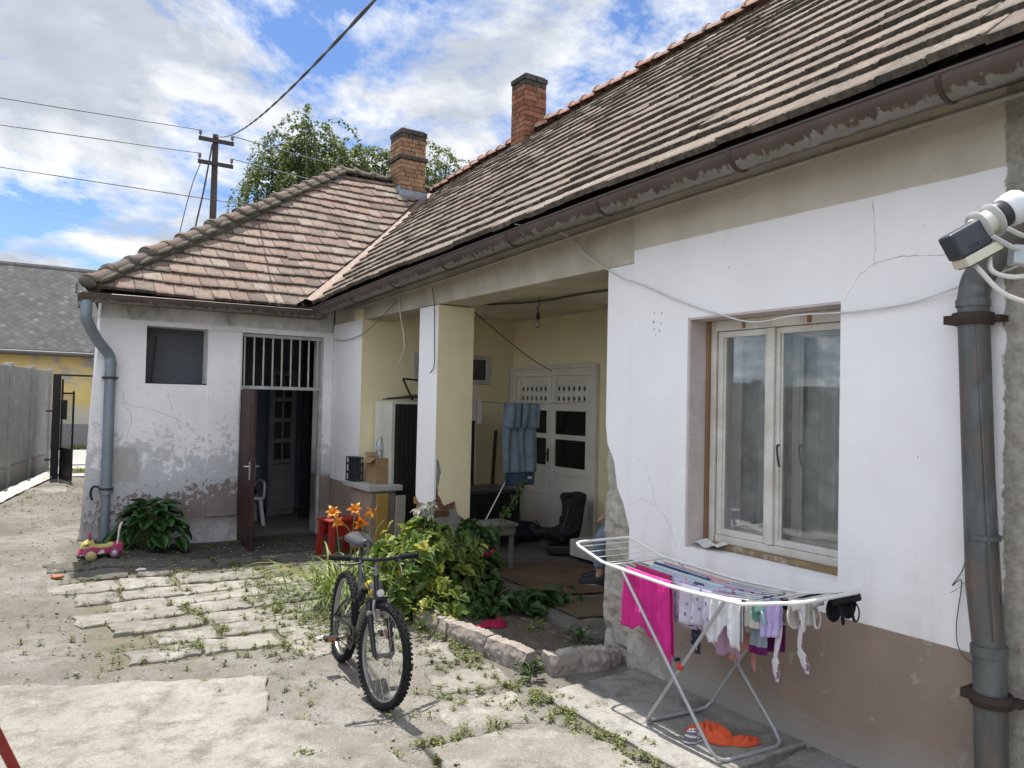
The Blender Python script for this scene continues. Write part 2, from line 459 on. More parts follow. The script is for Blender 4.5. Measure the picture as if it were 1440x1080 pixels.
# odd slabs: by the bicycle, beside the bed and along the house
for k, q in enumerate([[(1.62, 5.0), (2.02, 5.02), (2.06, 5.42), (1.66, 5.46)], [(2.06, 4.5), (2.5, 4.42), (2.58, 4.75), (2.12, 4.86)], [(2.15, 3.98), (2.6, 3.9), (2.66, 4.25), (2.22, 4.34)],
                       [(2.12, 5.1), (2.45, 5.15), (2.42, 5.5), (2.1, 5.48)], [(1.95, 3.55), (2.38, 3.42), (2.5, 3.78), (2.05, 3.92)], [(.15, 14.0), (.75, 14.1), (.8, 15.0), (.2, 14.9)]]):
    slab(pv, q, top=.012, seed=90 + k, amp=.03, tilt=(sr.uniform(-.02, .02), sr.uniform(-.02, .02)))
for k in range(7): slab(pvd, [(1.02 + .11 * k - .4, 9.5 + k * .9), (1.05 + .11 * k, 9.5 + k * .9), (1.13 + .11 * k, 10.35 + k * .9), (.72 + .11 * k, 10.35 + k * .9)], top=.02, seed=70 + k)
tag(pv.build('paving', SLAB, smooth=35), kind='structure')
tag(pvd.build('paving', slab_mat('shade-darkened mossy slab', (.115, .112, .098), (.075, .073, .06)), smooth=35), kind='structure')  # slabs inside the annexe shadow: mossy, with a darker colour that deepens the shade
cs = MB()
slab(cs, [(-2.2, 1.0), (.9, .8), (1.55, 2.6), (1.57, 3.58), (1.2, 4.2), (1.33, 4.69), (.6, 5.0), (.05, 5.25), (-2.2, 6.2)], top=.03, seed=5, amp=.03)
slab(cs, [(1.58, .8), (2.35, .8), (2.52, 2.95), (2.35, 3.3), (1.72, 3.38), (1.66, 2.5)], top=.026, seed=8, amp=.03)
tag(cs.build('concrete_slab', AGG, smooth=35), kind='structure')
ps = MB()
for k, (a, b) in enumerate([(-3, -.4), (-.38, 1.2), (1.22, 2.43), (2.46, 3.72)]):
    slab(ps, [(2.62 + .03 * (k % 2), a), (3.43, a), (3.43, b), (2.62, b - .05)], top=.022 + .004 * (k % 2), seed=20 + k, amp=.012)
tag(ps.build('path', slab_mat('path concrete', (.33, .318, .295), (.25, .24, .218)), smooth=35), kind='structure')

rd = MB(); rd.box((-80, 19.9, -.1), (90, 25.2, .105))
tag(rd.build('road', mat('road surface', (.36, .35, .33), (.30, .29, .27), scale=.6, bscale=30, rough=.95)), kind='structure')
pvm = MB(); pvm.box((-80, 18.5, -.1), (90, 19.3, .125)); pvm.box((-80, 17.0, -.1), (90, 17.55, .115))
tag(pvm.build('pavement', mat('pavement concrete', (.5, .48, .45), (.38, .36, .33), scale=.8, bscale=30, rough=.95)), kind='structure')

# ------------------------------------------------------------------ wall materials
def wall_mat():
    m, t, b = newmat('white wall paint'); p = t.pos(); s = t.sep(p)
    y, z = s[1], s[2]
    n = t.noise(p, 3, 8, .6); nf = t.noise(p, 45, 4, .6); nb = t.noise(p, 14, 6, .65); nl = t.noise(p, 1.1, 5, .6)
    c = t.ramp(n, [(.3, (.825, .805, .80)), (.75, (.765, .745, .735))])
    stz = t.noise(t.mp(p, (1, 1, .10)), 8, 6); c = t.mix(t.ramp(stz, [(.58, 0), (.85, .16)]), c, (.55, .52, .47))
    c = t.mix(t.math('MULTIPLY', t.math('MULTIPLY', t.step(z, .95, -.22), t.ramp(stz, [(.45, .0), (.7, .35)])), 1.0), c, (.50, .46, .41))
    c = t.mix(t.ramp(t.noise(p, 30, 4, .6), [(.70, 0), (.74, .5)]), c, (.52, .48, .43))
    c = t.mix(t.ramp(t.noise(p, 5.5, 9, .75), [(.60, 0), (.75, .28)]), c, (.60, .57, .53))
    pl = t.ramp(n, [(.3, (.30, .23, .185)), (.7, (.245, .19, .155))])
    pl = t.mix(t.ramp(nb, [(.62, 0), (.66, .4)]), pl, (.42, .40, .37))
    # damp grey band at the foot
    damp = t.math('SUBTRACT', 1, t.step(t.math('ADD', z, t.math('MULTIPLY', nl, -.5)), -.06, .1))
    pl = t.mix(t.math('MULTIPLY', damp, .8), pl, (.33, .32, .29))
    zz = t.math('ADD', z, t.math('ADD', t.math('MULTIPLY', nf, .006), t.math('MULTIPLY', nl, .018)))
    c = t.mix(t.step(zz, .714, .002), pl, c)
    # raw plaster left of the corner, low
    raw = t.math('MULTIPLY', t.step(t.math('ADD', t.math('ADD', y, t.math('MULTIPLY', z, -.9)), t.math('MULTIPLY', nb, .55)), 3.72, .01), t.math('MULTIPLY', t.step(z, .72, -.01), t.step(y, 4.5, -.1)))
    c = t.mix(raw, c, t.ramp(nb, [(.35, (.30, .28, .24)), (.65, (.50, .47, .41))]))
    bare = t.mix(t.ramp(n, [(.3, 0), (.7, 1)]), (.60, .545, .45), (.46, .415, .34))
    bare = t.mix(t.ramp(nb, [(.6, 0), (.8, .5)]), bare, (.25, .23, .19))
    c = t.mix(t.step(zz, 2.731, .003), c, bare)
    rough = t.step(t.math('ADD', y, t.math('MULTIPLY', nb, .06)), 1.575, -.004)
    rc = t.ramp(t.noise(p, 22, 7, .7), [(.32, (.20, .18, .15)), (.5, (.31, .285, .24)), (.7, (.42, .39, .34))])
    c = t.mix(rough, c, rc)
    t.put(b.inputs['Base Color'], c); b.inputs['Roughness'].default_value = .88; b.inputs['Specular IOR Level'].default_value = .2
    h = t.math('ADD', t.math('ADD', t.math('MULTIPLY', nf, .2), t.math('MULTIPLY', t.noise(t.mp(p, (1, 1, 1.6), (0, 0, 0), (.5, 0, 0)), 7, 3, .5, 1.2), .9)), t.math('MULTIPLY', t.math('ADD', rough, raw, clamp=True), t.math('MULTIPLY', t.noise(p, 40, 6, .7), 2.2)))
    t.put(b.inputs['Normal'], t.bump(h, .35, .01))
    return m
WALL = wall_mat()
def annex_mat():
    m, t, b = newmat('peeling annexe paint'); p = t.pos(); s = t.sep(p); x, z = s[0], s[2]
    n = t.noise(p, 2.2, 8, .65); nb = t.noise(p, 15, 9, .68, .5); nc = t.noise(p, 5, 8, .7, .3); nf = t.noise(p, 60, 4)
    c = t.ramp(n, [(.3, (.80, .775, .77)), (.72, (.68, .66, .655))])
    c = t.mix(t.ramp(nf, [(.55, 0), (.75, .12)]), c, (.45, .44, .43)); c = t.mix(t.ramp(nb, [(.55, 0), (.72, .5)]), c, (.54, .52, .49))
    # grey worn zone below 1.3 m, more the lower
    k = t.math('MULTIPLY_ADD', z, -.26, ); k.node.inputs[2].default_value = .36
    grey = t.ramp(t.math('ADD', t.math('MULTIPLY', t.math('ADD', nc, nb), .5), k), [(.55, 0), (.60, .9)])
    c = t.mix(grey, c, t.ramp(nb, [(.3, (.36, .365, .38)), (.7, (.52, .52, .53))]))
    # the brown dado shows through in flakes
    k2 = t.math('MULTIPLY_ADD', z, -.62); k2.node.inputs[2].default_value = .40
    k3 = t.math('MULTIPLY_ADD', x, .10); k3.node.inputs[2].default_value = -.17
    fl = t.step(t.math('ADD', nb, t.math('ADD', t.math('MINIMUM', k2, .13), k3)), .53, .012)
    fl = t.math('MULTIPLY', fl, t.step(z, t.math('ADD', t.math('MULTIPLY', nc, .10), .70), -.03))
    c = t.mix(fl, c, t.ramp(n, [(.3, (.17, .14, .125)), (.7, (.24, .20, .18))]))
    low = t.step(t.math('ADD', z, t.math('MULTIPLY', nc, -.35)), .05, -.1)
    c = t.mix(low, c, t.ramp(nb, [(.35, (.28, .27, .27)), (.65, (.47, .46, .45))]))
    patch = t.math('MULTIPLY', t.step(t.math('ADD', t.math('ABSOLUTE', t.math('SUBTRACT', x, 1.04)), t.math('MULTIPLY', nc, .25)), .27, -.01), t.step(t.math('ADD', t.math('ABSOLUTE', t.math('SUBTRACT', z, .93)), t.math('MULTIPLY', nb, .3)), .34, -.01))
    c = t.mix(t.math('MULTIPLY', patch, .8), c, (.36, .345, .33))
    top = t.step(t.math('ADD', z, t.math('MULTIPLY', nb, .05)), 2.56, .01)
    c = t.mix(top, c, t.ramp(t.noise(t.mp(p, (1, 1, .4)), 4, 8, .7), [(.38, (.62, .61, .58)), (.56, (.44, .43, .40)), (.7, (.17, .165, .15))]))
    t.put(b.inputs['Base Color'], c); b.inputs['Roughness'].default_value = .9; b.inputs['Specular IOR Level'].default_value = .15
    h = t.math('ADD', t.math('MULTIPLY', fl, -.5), t.math('ADD', t.math('MULTIPLY', nb, .7), t.math('MULTIPLY', nf, .2)))
    t.put(b.inputs['Normal'], t.bump(h, .45, .012))
    return m
ANNEX = annex_mat()
def cream_mat():
    m, t, b = newmat('cream porch paint'); p = t.pos(); s = t.sep(p)
    n = t.noise(p, 2.5, 8, .62); nb = t.noise(p, 12, 7, .65); st = t.noise(t.mp(p, (1, 1, .15)), 7, 5)
    c = t.ramp(n, [(.3, (.80, .71, .47)), (.72, (.72, .635, .41))])
    c = t.mix(t.ramp(st, [(.58, 0), (.8, .3)]), c, (.45, .42, .33))
    c = t.mix(t.ramp(nb, [(.69, 0), (.72, .6)]), c, (.62, .60, .53))
    c = t.mix(t.step(t.math('ADD', s[2], t.math('MULTIPLY', nb, .25)), .55, -.05), c, (.40, .37, .31))
    t.put(b.inputs['Base Color'], c); b.inputs['Roughness'].default_value = .9; b.inputs['Specular IOR Level'].default_value = .15
    t.put(b.inputs['Normal'], t.bump(nb, .2, .01))
    return m
CREAM = cream_mat()
BARE = mat('bare grey plaster', (.62, .565, .46), (.49, .445, .36), (.37, .34, .26), scale=2.5, bscale=40, rough=.92, bump=.3, coord='Object')
CORE = mat('rubble core', (.36, .34, .30), (.26, .245, .215), (.46, .44, .39), scale=7, bscale=35, rough=.95, bump=.6, bdist=.02)
WHITE = mat('old white woodwork', (.74, .715, .65), (.60, .575, .51), (.50, .45, .37), scale=5, bscale=70, rough=.55, spec=.4, bump=.1)
BROWNWOOD = mat('bare brown wood', (.30, .17, .085), (.20, .11, .06), scale=9, stretch=(1, 1, .2), bscale=60, rough=.8)
GUT = None
def gutter_mat():
    m, t, b = newmat('brown gutter paint'); p = t.pos(); s = t.sep(p); 
    n = t.noise(p, 4, 6); st = t.noise(t.mp(p, (7, 7, 1.5)), 3.6, 4, .5, .5); nf = t.noise(p, 80, 3)
    c = t.ramp(n, [(.3, (.062, .042, .036)), (.7, (.10, .07, .06))])
    uvv = t.sep(t.new('ShaderNodeTexCoord').outputs['UV'])   # v runs round the trough: 0 = inner lip, 1 = outer lip
    band = t.math('MULTIPLY', t.step(uvv[1], t.math('ADD', .42, t.math('MULTIPLY', st, .2)), .03), t.step(uvv[1], t.math('ADD', t.math('MULTIPLY', st, .62), .42), -.03))
    c = t.mix(t.math('MULTIPLY', band, t.ramp(n, [(.3, .85), (.7, .55)])), c, (.27, .26, .235))
    c = t.mix(t.ramp(nf, [(.6, 0), (.75, .35)]), c, (.03, .025, .02))
    t.put(b.inputs['Base Color'], c); b.inputs['Roughness'].default_value = .5; b.inputs['Metallic'].default_value = .2
    t.put(b.inputs['Normal'], t.bump(n, .15, .01))
    return m
GUT = gutter_mat()
ZINC = mat('weathered zinc', (.30, .32, .33), (.20, .215, .22), (.27, .275, .26), scale=5, bscale=35, rough=.5, metal=.55, bump=.08, stretch=(1, 1, .5))
PIPEM = mat('rusty zinc pipe', (.20, .21, .205), (.115, .122, .12), (.22, .15, .11), scale=7, bscale=30, rough=.55, metal=.45, bump=.1, stretch=(1, 1, .35))
DARKIRON = mat('dark iron', (.035, .03, .028), (.06, .05, .045), scale=10, rough=.6, metal=.4)
def tile_mat(name, ca, cb, cc, lich=(.40, .39, .33), lamt=.5, ribs=20):
    m, t, b = newmat(name); p = t.pos(); a = t.attr('tint')
    n = t.noise(p, 2.2, 8, .65); nb = t.noise(p, 16, 7, .7); nf = t.noise(p, 90, 3)
    c = t.ramp(a, [(0, ca), (.5, cb), (1, cc)])
    c = t.mix(t.ramp(n, [(.42, 0), (.7, lamt)]), c, lich)
    c = t.mix(t.ramp(nb, [(.52, 0), (.68, .75)]), c, (.07, .062, .055)); c = t.mix(t.math('MULTIPLY', t.ramp(t.noise(p, 38, 4, .6), [(.60, 0), (.66, .7)]), t.ramp(n, [(.4, 0), (.6, 1)])), c, (.36, .35, .29))
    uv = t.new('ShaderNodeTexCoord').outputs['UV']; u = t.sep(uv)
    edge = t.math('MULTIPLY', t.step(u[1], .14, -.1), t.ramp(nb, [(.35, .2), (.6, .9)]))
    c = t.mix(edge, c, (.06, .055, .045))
    wv = t.wave(uv, ribs / 6.28 * 1.0, .4)
    c = t.mix(1, c, t.ramp(nf, [(.3, .75), (.7, 1.05)]), 'MULTIPLY')
    t.put(b.inputs['Base Color'], c); b.inputs['Roughness'].default_value = .9; b.inputs['Specular IOR Level'].default_value = .2
    t.put(b.inputs['Normal'], t.bump(t.math('ADD', t.math('MULTIPLY', wv, .5), nb), .35, .008))
    return m
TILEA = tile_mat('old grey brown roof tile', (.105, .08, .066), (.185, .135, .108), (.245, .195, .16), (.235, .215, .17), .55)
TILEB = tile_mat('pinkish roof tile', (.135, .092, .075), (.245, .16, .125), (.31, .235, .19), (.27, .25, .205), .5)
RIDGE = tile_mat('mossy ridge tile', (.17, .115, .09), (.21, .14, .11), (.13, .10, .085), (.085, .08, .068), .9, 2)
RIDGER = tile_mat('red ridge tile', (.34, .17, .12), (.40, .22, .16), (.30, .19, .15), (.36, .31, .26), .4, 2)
BRICKY = mat('yellow brick', (.40, .245, .14), (.31, .175, .10), scale=9, bscale=60, tint=.45, rough=.92, bump=.4)
BRICKR = mat('red brick', (.37, .155, .085), (.28, .12, .075), (.33, .235, .15), scale=6, bscale=60, tint=.5, rough=.92, bump=.4)
MORTAR = mat('dark mortar', (.16, .145, .125), (.10, .09, .08), scale=12, rough=.95)

# ------------------------------------------------------------------ the house
house = thing('house', 'old single storey white house with tiled roof, recessed yellow porch and peeling annexe', 'house', (3.39, 5.0, 0))
w1 = MB()
wallgrid(w1, (3.39, 0, 0), (0, 1, 0), (1, 0, 0), .4, -4.5, 3.8, -.3, 3.05, [(2.29, 3.31, .865, 2.235)])
# hairline cracks, dark lines in the plaster
CRK = mat('crack shade', (.42, .40, .39), (.30, .29, .28), rough=1)
def crack(mb, pts, r=.0016, mi=1, ax=1):
    P = spline(pts, 6)
    P = [p + V(((1 - ax) * mnoise.noise(p * 31) * .012, ax * mnoise.noise(p * 31) * .012, mnoise.noise(p * 37 + V((4, 4, 4))) * .012)) for p in P]
    mb.tube(P, [r * (.35 + 1.5 * abs(mnoise.noise(p * 23))) for p in P], 4, mi=mi)
for pts in ([(3.39, 2.27, 2.24), (3.39, 2.2, 2.34), (3.39, 2.1, 2.40), (3.39, 1.95, 2.41), (3.39, 1.8, 2.39), (3.39, 1.62, 2.42)], [(3.39, 2.12, 2.39), (3.39, 2.11, 2.52), (3.39, 2.13, 2.7)],
            [(3.39, 3.37, .85), (3.39, 3.44, .98), (3.39, 3.55, 1.08), (3.39, 3.6, 1.2), (3.39, 3.66, 1.32)], [(3.39, 3.55, 1.08), (3.39, 3.66, 1.10), (3.39, 3.73, 1.09)],
            [(3.39, 2.6, .1), (3.39, 2.45, .16), (3.39, 2.3, .13)], [(3.39, 1.66, 1.1), (3.39, 1.68, 1.0), (3.39, 1.75, .93)]): crack(w1, pts)
for y, z, s_ in ((3.60, 2.29, 1), (3.535, 2.285, .9), (3.605, 2.235, 1.2), (3.54, 2.22, .8), (3.60, 2.19, .8), (3.55, 2.175, 1.1), (3.585, 2.15, .6), (3.0, 2.5, .5), (1.9, 1.5, .5), (3.72, 1.35, .5)):
    w1.ball((3.389, y, z), (.003, .005 * s_, .007 * s_), 8, 5, 1, warp=.4, seed=int(y * 100 + z * 10))
w1.build('wall', [WALL, CRK], house, recalc=True)
# broken edge of the porch opening: stone core with the white skin fallen off
def stoneface(u, v):
    y = 3.8 + u * .285; z = -.2 + v * 2.84
    q = V((0, y * 6, z * 9)); r = mnoise.cell(q) * .014 + .02 * mnoise.noise(q * 2.2)
    return V((3.437 + r, y + (.018 * mnoise.noise(V((z * 5, 1, 2))) if u > .9 else 0), z))
cp = MB(); cp.grid(stoneface, 16, 90); cp.box((3.46, 3.801, -.2), (3.79, 4.072, 2.63), 0)
cp.build('broken_pier', mat('pale broken stone', (.52, .49, .42), (.36, .335, .285), (.46, .42, .35), scale=9, bscale=40, rough=.95, bump=.6, bdist=.02), house, smooth=25)
def skin_poly(pts, seed):     # (y,z) outline, ragged where asked
    out = []
    for i, a in enumerate(pts):
        b = pts[(i + 1) % len(pts)]; out.append((a[0], a[1]))
        if len(a) > 2:
            n = 9
            for k in range(1, n):
                f = k / n; s_ = .016
                out.append((a[0] + (b[0] - a[0]) * f + s_ * mnoise.noise(V((f * 9, seed, i))), a[1] + (b[1] - a[1]) * f + s_ * mnoise.noise(V((f * 9, seed + 7, i)))))
    return out
sk = MB()
pts = skin_poly([(3.802, 2.638), (3.802, .84), (3.835, .92, 1), (3.885, 1.05, 1), (3.95, 1.15, 1), (3.985, 1.32, 1), (4.06, 1.44, 1), (4.08, 1.58), (4.082, 2.638)], 1)
sk.prism([(3.41, y, z) for y, z in pts], (.024, 0, 0))
sk.build('plaster_skin', WALL, house)
# pillar
pc = MB(); pc.box((3.412, 6.59, -.2), (3.765, 6.955, 2.63))
for k in range(7): pc.box((3.40 + (k % 2) * .02 + .11 * (k // 2) * 0 + .0, 6.575, .60 + .07 * k), (3.56 + .05 * (k % 3), 6.60, .655 + .07 * k), 1) if k < 4 else None
pc.build('pillar', [CORE, BRICKR], house, bevel=.006)
sk = MB(); pts = skin_poly([(6.572, 2.63), (6.572, 1.3), (6.575, .76), (6.70, .70, 1), (6.85, .66, 1), (6.972, .76), (6.972, 2.63)], 4)
sk.prism([(3.39, y, z) for y, z in pts], (.021, 0, 0))
sk.build('plaster_skin', WALL, house)
sk = MB(); pts = skin_poly([(3.392, 2.63), (3.393, 1.18), (3.44, 1.12, 1), (3.47, 1.02, 1), (3.43, .82, 1), (3.50, .70, 1), (3.62, .74, 1), (3.66, .60, 1), (3.785, .52), (3.785, 2.63)], 9)
sk.prism([(x, 6.57, z) for x, z in pts], (0, .019, 0)); sk.build('plaster_skin', CREAM, house)
bm_ = MB(); bm_.box((3.402, 3.802, 2.64), (3.775, 8.488, 3.01)); bm_.box((3.40, 8.492, 2.64), (3.7, 9.448, 2.95))
bm_.build('porch_beam', BARE, house, bevel=.01)
cl = MB(); cl.box((3.776, 3.66, 2.77), (5.52, 8.5, 2.86)); cl.build('porch_ceiling', mat('stained ceiling', (.76, .71, .58), (.66, .60, .47), (.48, .43, .33), scale=1.6, rough=.95), house)
pe = MB(); wallgrid(pe, (0, 8.49, 0), (1, 0, 0), (0, 1, 0), .25, 3.392, 5.5, -.2, 2.769, [(4.05, 5.15, 1.93, 2.3)]); pe.build('porch_end_wall', CREAM, house)
pb = MB(); wallgrid(pb, (5.5, 0, 0), (0, 1, 0), (1, 0, 0), .25, 3.66, 8.74, -.2, 2.768, [(6.74, 8.44, .08, 2.13)]); pb.box((3.80, 3.66, -.2), (5.498, 3.9, 2.768)); pb.build('porch_back_wall', CREAM, house)
pn = MB(); pn.box((3.39, 8.505, -.25), (3.68, 9.448, 2.639)); pn.build('corner_pier', WALL, house)
ft = MB()
slab(ft, [(3.47, 4.16), (5.5, 4.1), (5.5, 8.5), (3.75, 8.5), (3.7, 5.25), (3.5, 5.05)], top=.078, seed=31, amp=.02, thick=.2)
ft.build('porch_floor', slab_mat('porch floor', (.20, .185, .165), (.14, .128, .115)), house, smooth=35)
# dwarf wall between pier and pillar with its stone coping
dw = MB(); dw.box((3.30, 7.9, -.2), (3.60, 8.488, .70)); dw.build('dwarf_wall', WALL, house, bevel=.01)
cpg = MB(); cpg.box((3.25, 7.84, .701), (3.66, 8.488, .765)); cpg.box((3.25, 8.489, .701), (3.388, 8.63, .764)); cpg.build('coping', mat('grey coping stone', (.47, .46, .43), (.36, .35, .32), scale=6, bscale=40, bump=.4), house, bevel=.012)

# annexe walls
aw = MB(); wallgrid(aw, (0, 9.45, 0), (1, 0, 0), (0, 1, 0), .38, .78, 3.388, -.35, 2.84, [(1.225, 1.88, 1.83, 2.48), (2.27, 3.27, -.05, 2.475)])
aw.prism([(.64, 9.453, -.3), (.781, 9.453, -.3), (.781, 9.453, 2.84), (.775, 9.453, 2.84)], (0, .37, 0))
aw.add([(.64, 9.47, -.3), (.78, 9.47, 2.84), (1.69, 16.1, 2.84), (1.55, 16.1, -.3), (1.05, 9.47, -.3), (1.05, 9.47, 2.84), (1.98, 16.1, 2.84), (1.98, 16.1, -.3)],
       [(0, 1, 2, 3), (4, 5, 6, 7), (0, 1, 5, 4), (3, 2, 6, 7), (1, 2, 6, 5)])
for pts in ([(1.0, 9.45, 1.75), (1.05, 9.45, 1.6), (1.25, 9.45, 1.55), (1.4, 9.45, 1.5), (1.6, 9.45, 1.42)], [(1.0, 9.45, 1.62), (1.1, 9.45, 1.45), (1.05, 9.45, 1.2)], [(1.9, 9.45, 1.7), (1.95, 9.45, 1.5), (2.05, 9.45, 1.42), (2.2, 9.45, 1.4)], [(1.45, 9.45, 1.78), (1.5, 9.45, 1.6), (1.62, 9.45, 1.3)]): crack(aw, pts, .0026, 1, 0)
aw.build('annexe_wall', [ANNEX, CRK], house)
# pilaster strip between window and door stands a little proud
pw_ = MB(); pw_.box((1.90, 9.428, .3), (2.255, 9.449, 2.47)); pw_.build('wall_patch', ANNEX, house, bevel=.008)
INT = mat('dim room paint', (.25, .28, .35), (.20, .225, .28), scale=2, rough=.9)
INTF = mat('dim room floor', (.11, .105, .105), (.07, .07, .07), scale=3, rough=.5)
ir = MB()
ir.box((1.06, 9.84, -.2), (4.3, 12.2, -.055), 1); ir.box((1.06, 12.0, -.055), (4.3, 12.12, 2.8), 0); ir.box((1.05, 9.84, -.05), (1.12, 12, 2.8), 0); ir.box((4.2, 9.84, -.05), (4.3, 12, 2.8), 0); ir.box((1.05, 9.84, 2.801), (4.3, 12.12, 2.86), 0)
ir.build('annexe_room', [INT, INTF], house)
gl_ = MB(); gl_.box((1.225, 9.72, 1.83), (1.88, 9.735, 2.48)); gl_.build('shutter_board', mat('dark grey window board', (.10, .108, .118), (.075, .08, .088), scale=3, rough=.7), house)
st_ = MB(); st_.tube([(1.31, 9.66, 1.84), (1.36, 9.70, 2.38)], .006, 6); st_.build('window_rod', DARKIRON, house)
sl_ = MB(); sl_.box((1.232, 9.47, 1.8305), (1.872, 9.70, 1.845)); sl_.build('window_sill', DARKIRON, house)
# door of the annexe: barred fanlight, iron frame, red leaf standing open
df = MB(); yb = 9.52
for x in (2.275, 3.235): df.box((x, yb - .03, -.04), (x + .035, yb + .03, 1.80))
df.box((2.275, yb - .03, 1.801), (3.27, yb + .03, 1.84)); df.box((2.275, yb - .03, 2.43), (3.27, yb + .03, 2.47))
dfo = df.build('door_frame', mat('worn grey paint on steel', (.50, .49, .46), (.34, .31, .28), scale=9, bscale=60, rough=.7), house)
bars = MB()
for k in range(9): bars.tube([(2.315 + k * .112, yb, 1.835), (2.312 + k * .112, yb, 2.435)], .0105, 6)
bars.build('grille', mat('pale grille paint', (.58, .56, .50), (.46, .43, .37), scale=12, rough=.7), dfo)
rdm = mat('faded red brown paint', (.062, .020, .017), (.04, .015, .014), (.075, .035, .027), scale=5, bscale=45, rough=.6, bump=.2)
dl = MB(); a0 = V((2.285, 9.47, 0)); a1 = V((2.25, 8.72, 0)); du_ = (a1 - a0).normalized(); R_ = Matrix((du_, V((0, 0, 1)).cross(du_), V((0, 0, 1)))).transposed()
mid = (a0 + a1) / 2; dl.obox((mid.x, mid.y, .86), (.76, .035, 1.86), R_)
for zc in (.38, 1.30): dl.obox(V((mid.x, mid.y, zc)) - R_.col[1] * .019, (.56, .008, .66), R_)
dlo = dl.build('door', rdm, house, bevel=.004)
hd = MB(); hp = a1 - du_ * .07
for sgn in (1, -1):
    q = V((hp.x, hp.y, .88)) + R_.col[1] * (.026 * sgn); hd.obox(q, (.035, .012, .2), R_)
    hd.tube([q + V((0, 0, .05)), q + R_.col[1] * (.045 * sgn) + V((0, 0, .05)), q + R_.col[1] * (.045 * sgn) - du_ * .11 + V((0, 0, .045))], .008, 6)
hd.build('handle', mat('dull chrome', (.55, .54, .5), (.4, .39, .36), rough=.35, metal=.8), dlo)
th = MB(); th.box((2.24, 9.38, -.16), (3.30, 9.80, -.03)); th.build('threshold', mat('dark worn step', (.12, .115, .11), (.08, .075, .07), scale=5), house, bevel=.01)
# white glazed inner door and dark curtain seen through the doorway
idr = MB(); R0 = Matrix.Rotation(radians(25), 3, 'Z'); c0 = V((3.30, 11.25, 0))
def ib(dx, dz, wx, wz, th_=.04): idr.obox(c0 + R0 @ V((dx, 0, 0)) + V((0, 0, dz)), (wx, th_, wz), R0)
for dx in (-.2, .2): ib(dx, 1.05, .07, 2.1)
for dz in (.04, .78, 1.08, 1.38, 1.68, 2.06): ib(0, dz, .4, .06, .036)
ib(0, .41, .36, .66, .02); ib(0, 1.4, .02, 1.3, .03)
ido = idr.build('inner_door', mat('dimmed white door paint', (.24, .24, .235), (.18, .18, .175), scale=5), house)  # white door given a grey colour to carry the dimness of the room
gp = MB(); gp.obox(c0 + V((0, 0, 1.42)), (.36, .006, 1.3), R0); gp.build('pane', glassmat('dim pane', (.4, .45, .5), .1), ido)
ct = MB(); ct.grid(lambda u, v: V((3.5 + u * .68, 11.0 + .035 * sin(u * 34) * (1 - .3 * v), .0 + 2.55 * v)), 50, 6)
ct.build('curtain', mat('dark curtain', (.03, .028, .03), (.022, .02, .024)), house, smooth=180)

# ---------------------------------------------------------------- window of the front room
wy0, wy1, wz0, wz1 = 2.29, 3.31, .865, 2.235
rv = MB(); rv.box((3.401, wy1 - .012, wz0), (3.6, wy1 - .0005, wz1)); rv.box((3.392, wy0, wz1 - .012), (3.6, wy1 - .013, wz1 - .0005))
wr = rv.build('window', mat('pinkish reveal plaster', (.62, .54, .51), (.5, .43, .41), scale=5, rough=.9), house)
fr = MB(); X0 = 3.56
def fbox(y0, y1, z0, z1, x0=X0, x1=X0 + .07, mi=0): fr.box((x0, y0, z0), (x1, y1, z1), mi)
fbox(wy0, wy0 + .05, wz0, wz1 - .013); fbox(wy1 - .068, wy1 - .03, wz0 + .02, wz1 - .013); fbox(wy0 + .051, wy1 - .076, wz1 - .075, wz1 - .013, X0 - .01)
fbox(wy1 - .0295, wy1 - .013, wz0, wz1 - .013, X0 - .025, X0 + .06, 1)       # bare brown strip down the jamb
fbox(wy0 + .05, wy1 - .076, wz0 + .03, wz0 + .075, X0 + .005, X0 + .06)
fbox(wy0 + .02, wy1 - .05, wz0 + .001, wz0 + .03, X0 - .05, X0 + .05, 2)
for yy in (wy0 + .28, wy1 - .3): fbox(yy, yy + .022, wz1 - .07, wz1 - .03, X0 - .02, X0 - .009, 1)
fr.build('window_frame', [WHITE, BROWNWOOD, mat('rotten sill wood', (.36, .25, .13), (.22, .15, .085), (.45, .40, .32), scale=12, bscale=50, rough=.9, bump=.5)], wr, bevel=.004)
ym = (wy0 + wy1) / 2 + .035
def sash(y0, y1, x, nm='sash', fw=.036):
    s_ = MB(); a, b = wz0 + .077, wz1 - .078
    for q in ((y0, y0 + fw), (y1 - fw, y1)): s_.box((x, q[0], a), (x + .042, q[1], b))
    s_.box((x + .001, y0 + fw, a), (x + .041, y1 - fw, a + fw)); s_.box((x + .001, y0 + fw, b - fw), (x + .041, y1 - fw, b))
    # glazing bead, then a second step
    s_.box((x + .012, y0 + fw, a + fw), (x + .03, y0 + fw + .012, b - fw)); s_.box((x + .012, y1 - fw - .012, a + fw), (x + .03, y1 - fw, b - fw))
    o = s_.build(nm, WHITE, wr, bevel=.003)
    g = MB(); g.box((x + .018, y0 + fw + .002, a + fw - .004), (x + .022, y1 - fw - .002, b - fw + .004))
    g.build('pane', glassmat('dusty window glass', (.95, .96, .95), .0, .07), o)
sash(ym + .012, wy1 - .078, X0 + .012); sash(wy0 + .052, ym - .012, X0 + .014)
mp_ = MB(); mp_.box((X0 - .006, ym - .024, wz0 + .077), (X0 + .0115, ym + .024, wz1 - .078)); mp_.build('mullion', WHITE, wr, bevel=.004)
sash(ym + .03, wy1 - .06, X0 + .16, fw=.045); sash(wy0 + .03, ym - .02, X0 + .162, fw=.045)
hh = MB()
